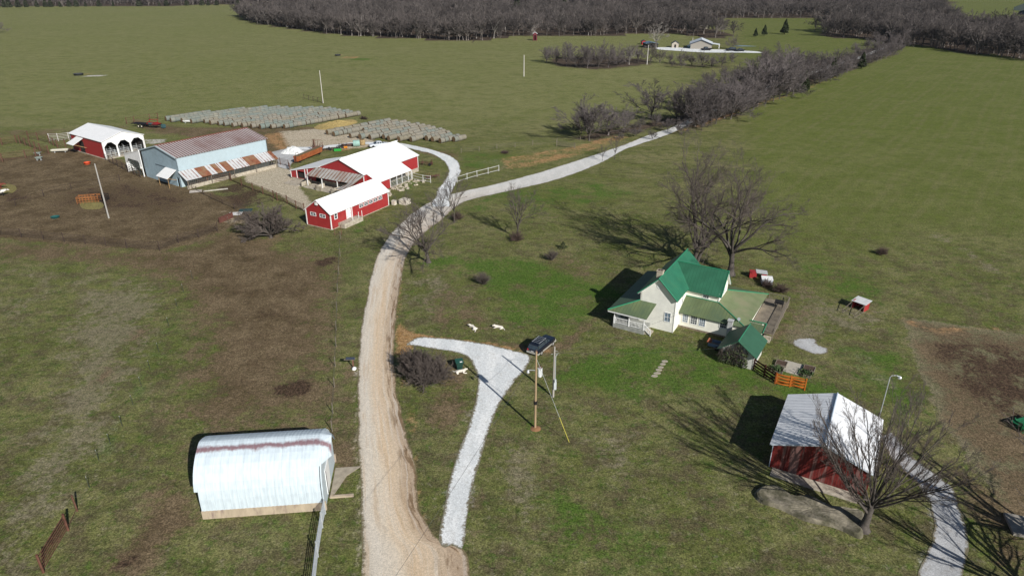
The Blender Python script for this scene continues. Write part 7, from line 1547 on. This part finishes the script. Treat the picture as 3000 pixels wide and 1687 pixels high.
# scrap panels by the manure pen
for (x, y, rz, m, lb) in ((574, 562, 20, mat('weathered_pale_plank', (.38, .35, .32), .85, .25), 'pale slatted panel lying at the corner of the manure pen'), (690, 628, 8, mat('dull_white_sheet', (.5, .5, .5), .6, .2), 'pile of pale metal sheets beside the low tree'), (720, 618, 10, mat('dark_trough', (.02, .05, .055)), 'dark trough behind the pale metal sheets')):
    t = MB()
    for k in range(6): t.box(-1.2, 1.2, -.8 + k * .27, -.65 + k * .27, .08 + (k % 2) * .05, .16 + (k % 2) * .05)
    tag(t.build('sheet_stack', m, None, G(x, y), R(rz)), lb, 'sheet metal')
t = MB(); t.box(-2.4, 2.4, -.1, .1, .0, .2); tag(t.build('plank_beam', mat('pale_plank', (.40, .38, .34), .8, .2), None, G(632, 558), R(24)), 'white concrete kerb along the manure pen', 'kerb')
t = MB(); t.obox((0, 0, .5), (.25, 3.4, 1.0)); tag(t.build('rust_gate', mat('dark_rust_sheet', (.11, .045, .035), .85, .3), None, G(663, 645), R(-22)), 'dark rusty gate sheet standing left of the low tree', 'gate')
# ------------------------------------------------------------------ far farm
fh = V(1776, 124.5); o = thing('far_house', 'far white roofed house with a small porch beside the gravel lot', 'house', (fh[0] - 2, fh[1]), -14)
w = MB(); wall(w, (-7, 0), (5, 0), lambda s: 3.0 + 2.2 * (1 - abs(s - 6) / 6), 0, (), .2, (6,)); w.build('wall', mat('far_tan_block', (.30, .28, .25), .8, .1), o)
w = MB(); wall(w, (5, 0), (5, 14), 3.0); wall(w, (5, 14), (-7, 14), lambda s: 3.0 + 2.2 * (1 - abs(s - 6) / 6), 0, (), .2, (6,)); wall(w, (-7, 14), (-7, 0), 3.0); w.build('wall', WHITE, o)
t = MB(); t.box(5.02, 5.08, 3, 4.2, 0, 2.2); t.build('door', mat('dark_door', (.04, .05, .06)), o); t = MB(); t.box(5.02, 5.1, 6, 7.4, 1, 2.2); t.box(5.02, 5.1, 9, 10.4, 1, 2.2); t.build('window', GLASS, o)
FR = mat('far_white_roof', (.64, .68, .72), .4); r = MB(); r.slab([(-1, -.5, 5.3), (5.6, -.5, 2.85), (5.6, 14.4, 2.85), (-1, 14.4, 5.3)], .15); r.slab([(-1, -.5, 5.3), (-7.6, -.5, 2.85), (-7.6, 14.4, 2.85), (-1, 14.4, 5.3)], .15); r.build('roof', FR, o)
r = MB(); r.slab([(5.3, 1, 3.1), (9.5, 1, 2.6), (9.5, 7, 2.6), (5.3, 7, 3.1)], .15); r.build('porch_roof', FR, o); t = MB(); t.box(9.1, 9.3, 1.2, 1.4, 0, 2.6); t.box(9.1, 9.3, 6.6, 6.8, 0, 2.6); t.build('porch_post', WHITE, o)
t = MB(); t.slab([(-1, -.56, 5.32), (5.6, -.56, 2.87), (5.6, -.45, 2.87), (-1, -.45, 5.32)], .35); t.slab([(-1, -.56, 5.32), (-7.6, -.56, 2.87), (-7.6, -.45, 2.87), (-1, -.45, 5.32)], .35); t.build('trim', mat('navy_trim', (.04, .06, .10)), o)
def shed(name, label, q, rz, Wd, Ln, h, hr, wm, rm):
    o = thing(name, label, 'shed', q, rz); a = Wd / 2; w = MB(); g_ = lambda s: h + (hr - h) * (1 - abs(s - a) / a)
    wall(w, (-a, 0), (a, 0), g_, 0, [(a - .5, a + .5, 0, h * .8)], .1, (a,)); wall(w, (a, 0), (a, Ln), h); wall(w, (a, Ln), (-a, Ln), g_, 0, (), .1, (a,)); wall(w, (-a, Ln), (-a, 0), h); w.build('wall', wm, o)
    r = MB(); r.slab([(0, -.2, hr + .1), (a + .3, -.2, h - .05), (a + .3, Ln + .2, h - .05), (0, Ln + .2, hr + .1)], .1); r.slab([(0, -.2, hr + .1), (-a - .3, -.2, h - .05), (-a - .3, Ln + .2, h - .05), (0, Ln + .2, hr + .1)], .1); r.build('roof', rm, o); return o
shed('garden_shed', 'small tan shed with a dark roof on the far lawn', V(1698, 121), -10, 4, 5, 2.3, 3.6, mat('far_tan_wall', (.42, .38, .32)), mat('far_dark_roof', (.03, .045, .06), .6))
shed('open_shed', 'low dark carport with a pale roof edge left of the sycamore', V(1640, 121), 5, 7, 8, 2.4, 3.0, DARKINT, mat('far_blue_roof', (.16, .24, .32), .5)); shed('garden_shed', 'tiny dark red shed in the far farm yard', V(1620, 113), 0, 3, 3, 1.8, 2.6, RED, mat('far_dark_roof', (.03, .045, .06)))
shed('garden_shed', 'pale blue low shelter just left of the far white roofed house', V(1743, 122.5), 0, 5, 4, 1.4, 1.9, mat('far_blue_wall', (.10, .22, .26)), FR)
shed('hunting_blind', 'small red and white hut at the foot of the long wood', V(1346, 103), 0, 2.6, 2.6, 4.2, 5.2, mat('maroon_paint', (.14, .03, .04)), WHITE)
shed('blue_barn', 'bright blue roofed barn far away at the top right corner', (572, 822), -58, 22, 60, 3.2, 8.5, mat('far_white_wall', (.55, .56, .56)), mat('bright_blue_roof', (.05, .30, .48), .4)); shed('white_barn', 'white roofed farm shed below the bright blue barn at the top right', (520, 745), -58, 12, 22, 3, 5, mat('far_navy_wall', (.04, .06, .10)), FR)
print('objects', len(bpy.data.objects))
# ------------------------------------------------------------------ thin air haze
def haze_box(dens):
    t = MB(); t.box(-3750, 3750, -500, 5400, -1.0, 52.0); o = t.build('haze', []); tag(o, kind='stuff')
    m = bpy.data.materials.new('thin_haze'); m.use_nodes = True; nt = m.node_tree
    for n in list(nt.nodes):
        if n.type != 'OUTPUT_MATERIAL': nt.nodes.remove(n)
    out = [n for n in nt.nodes if n.type == 'OUTPUT_MATERIAL'][0]; pv = nt.nodes.new('ShaderNodeVolumePrincipled')
    pv.inputs['Color'].default_value = (.72, .82, 1, 1); pv.inputs['Density'].default_value = dens; pv.inputs['Anisotropy'].default_value = 0.0
    nt.links.new(pv.outputs[0], out.inputs['Volume']); o.data.materials.append(m)
haze_box(.00003)
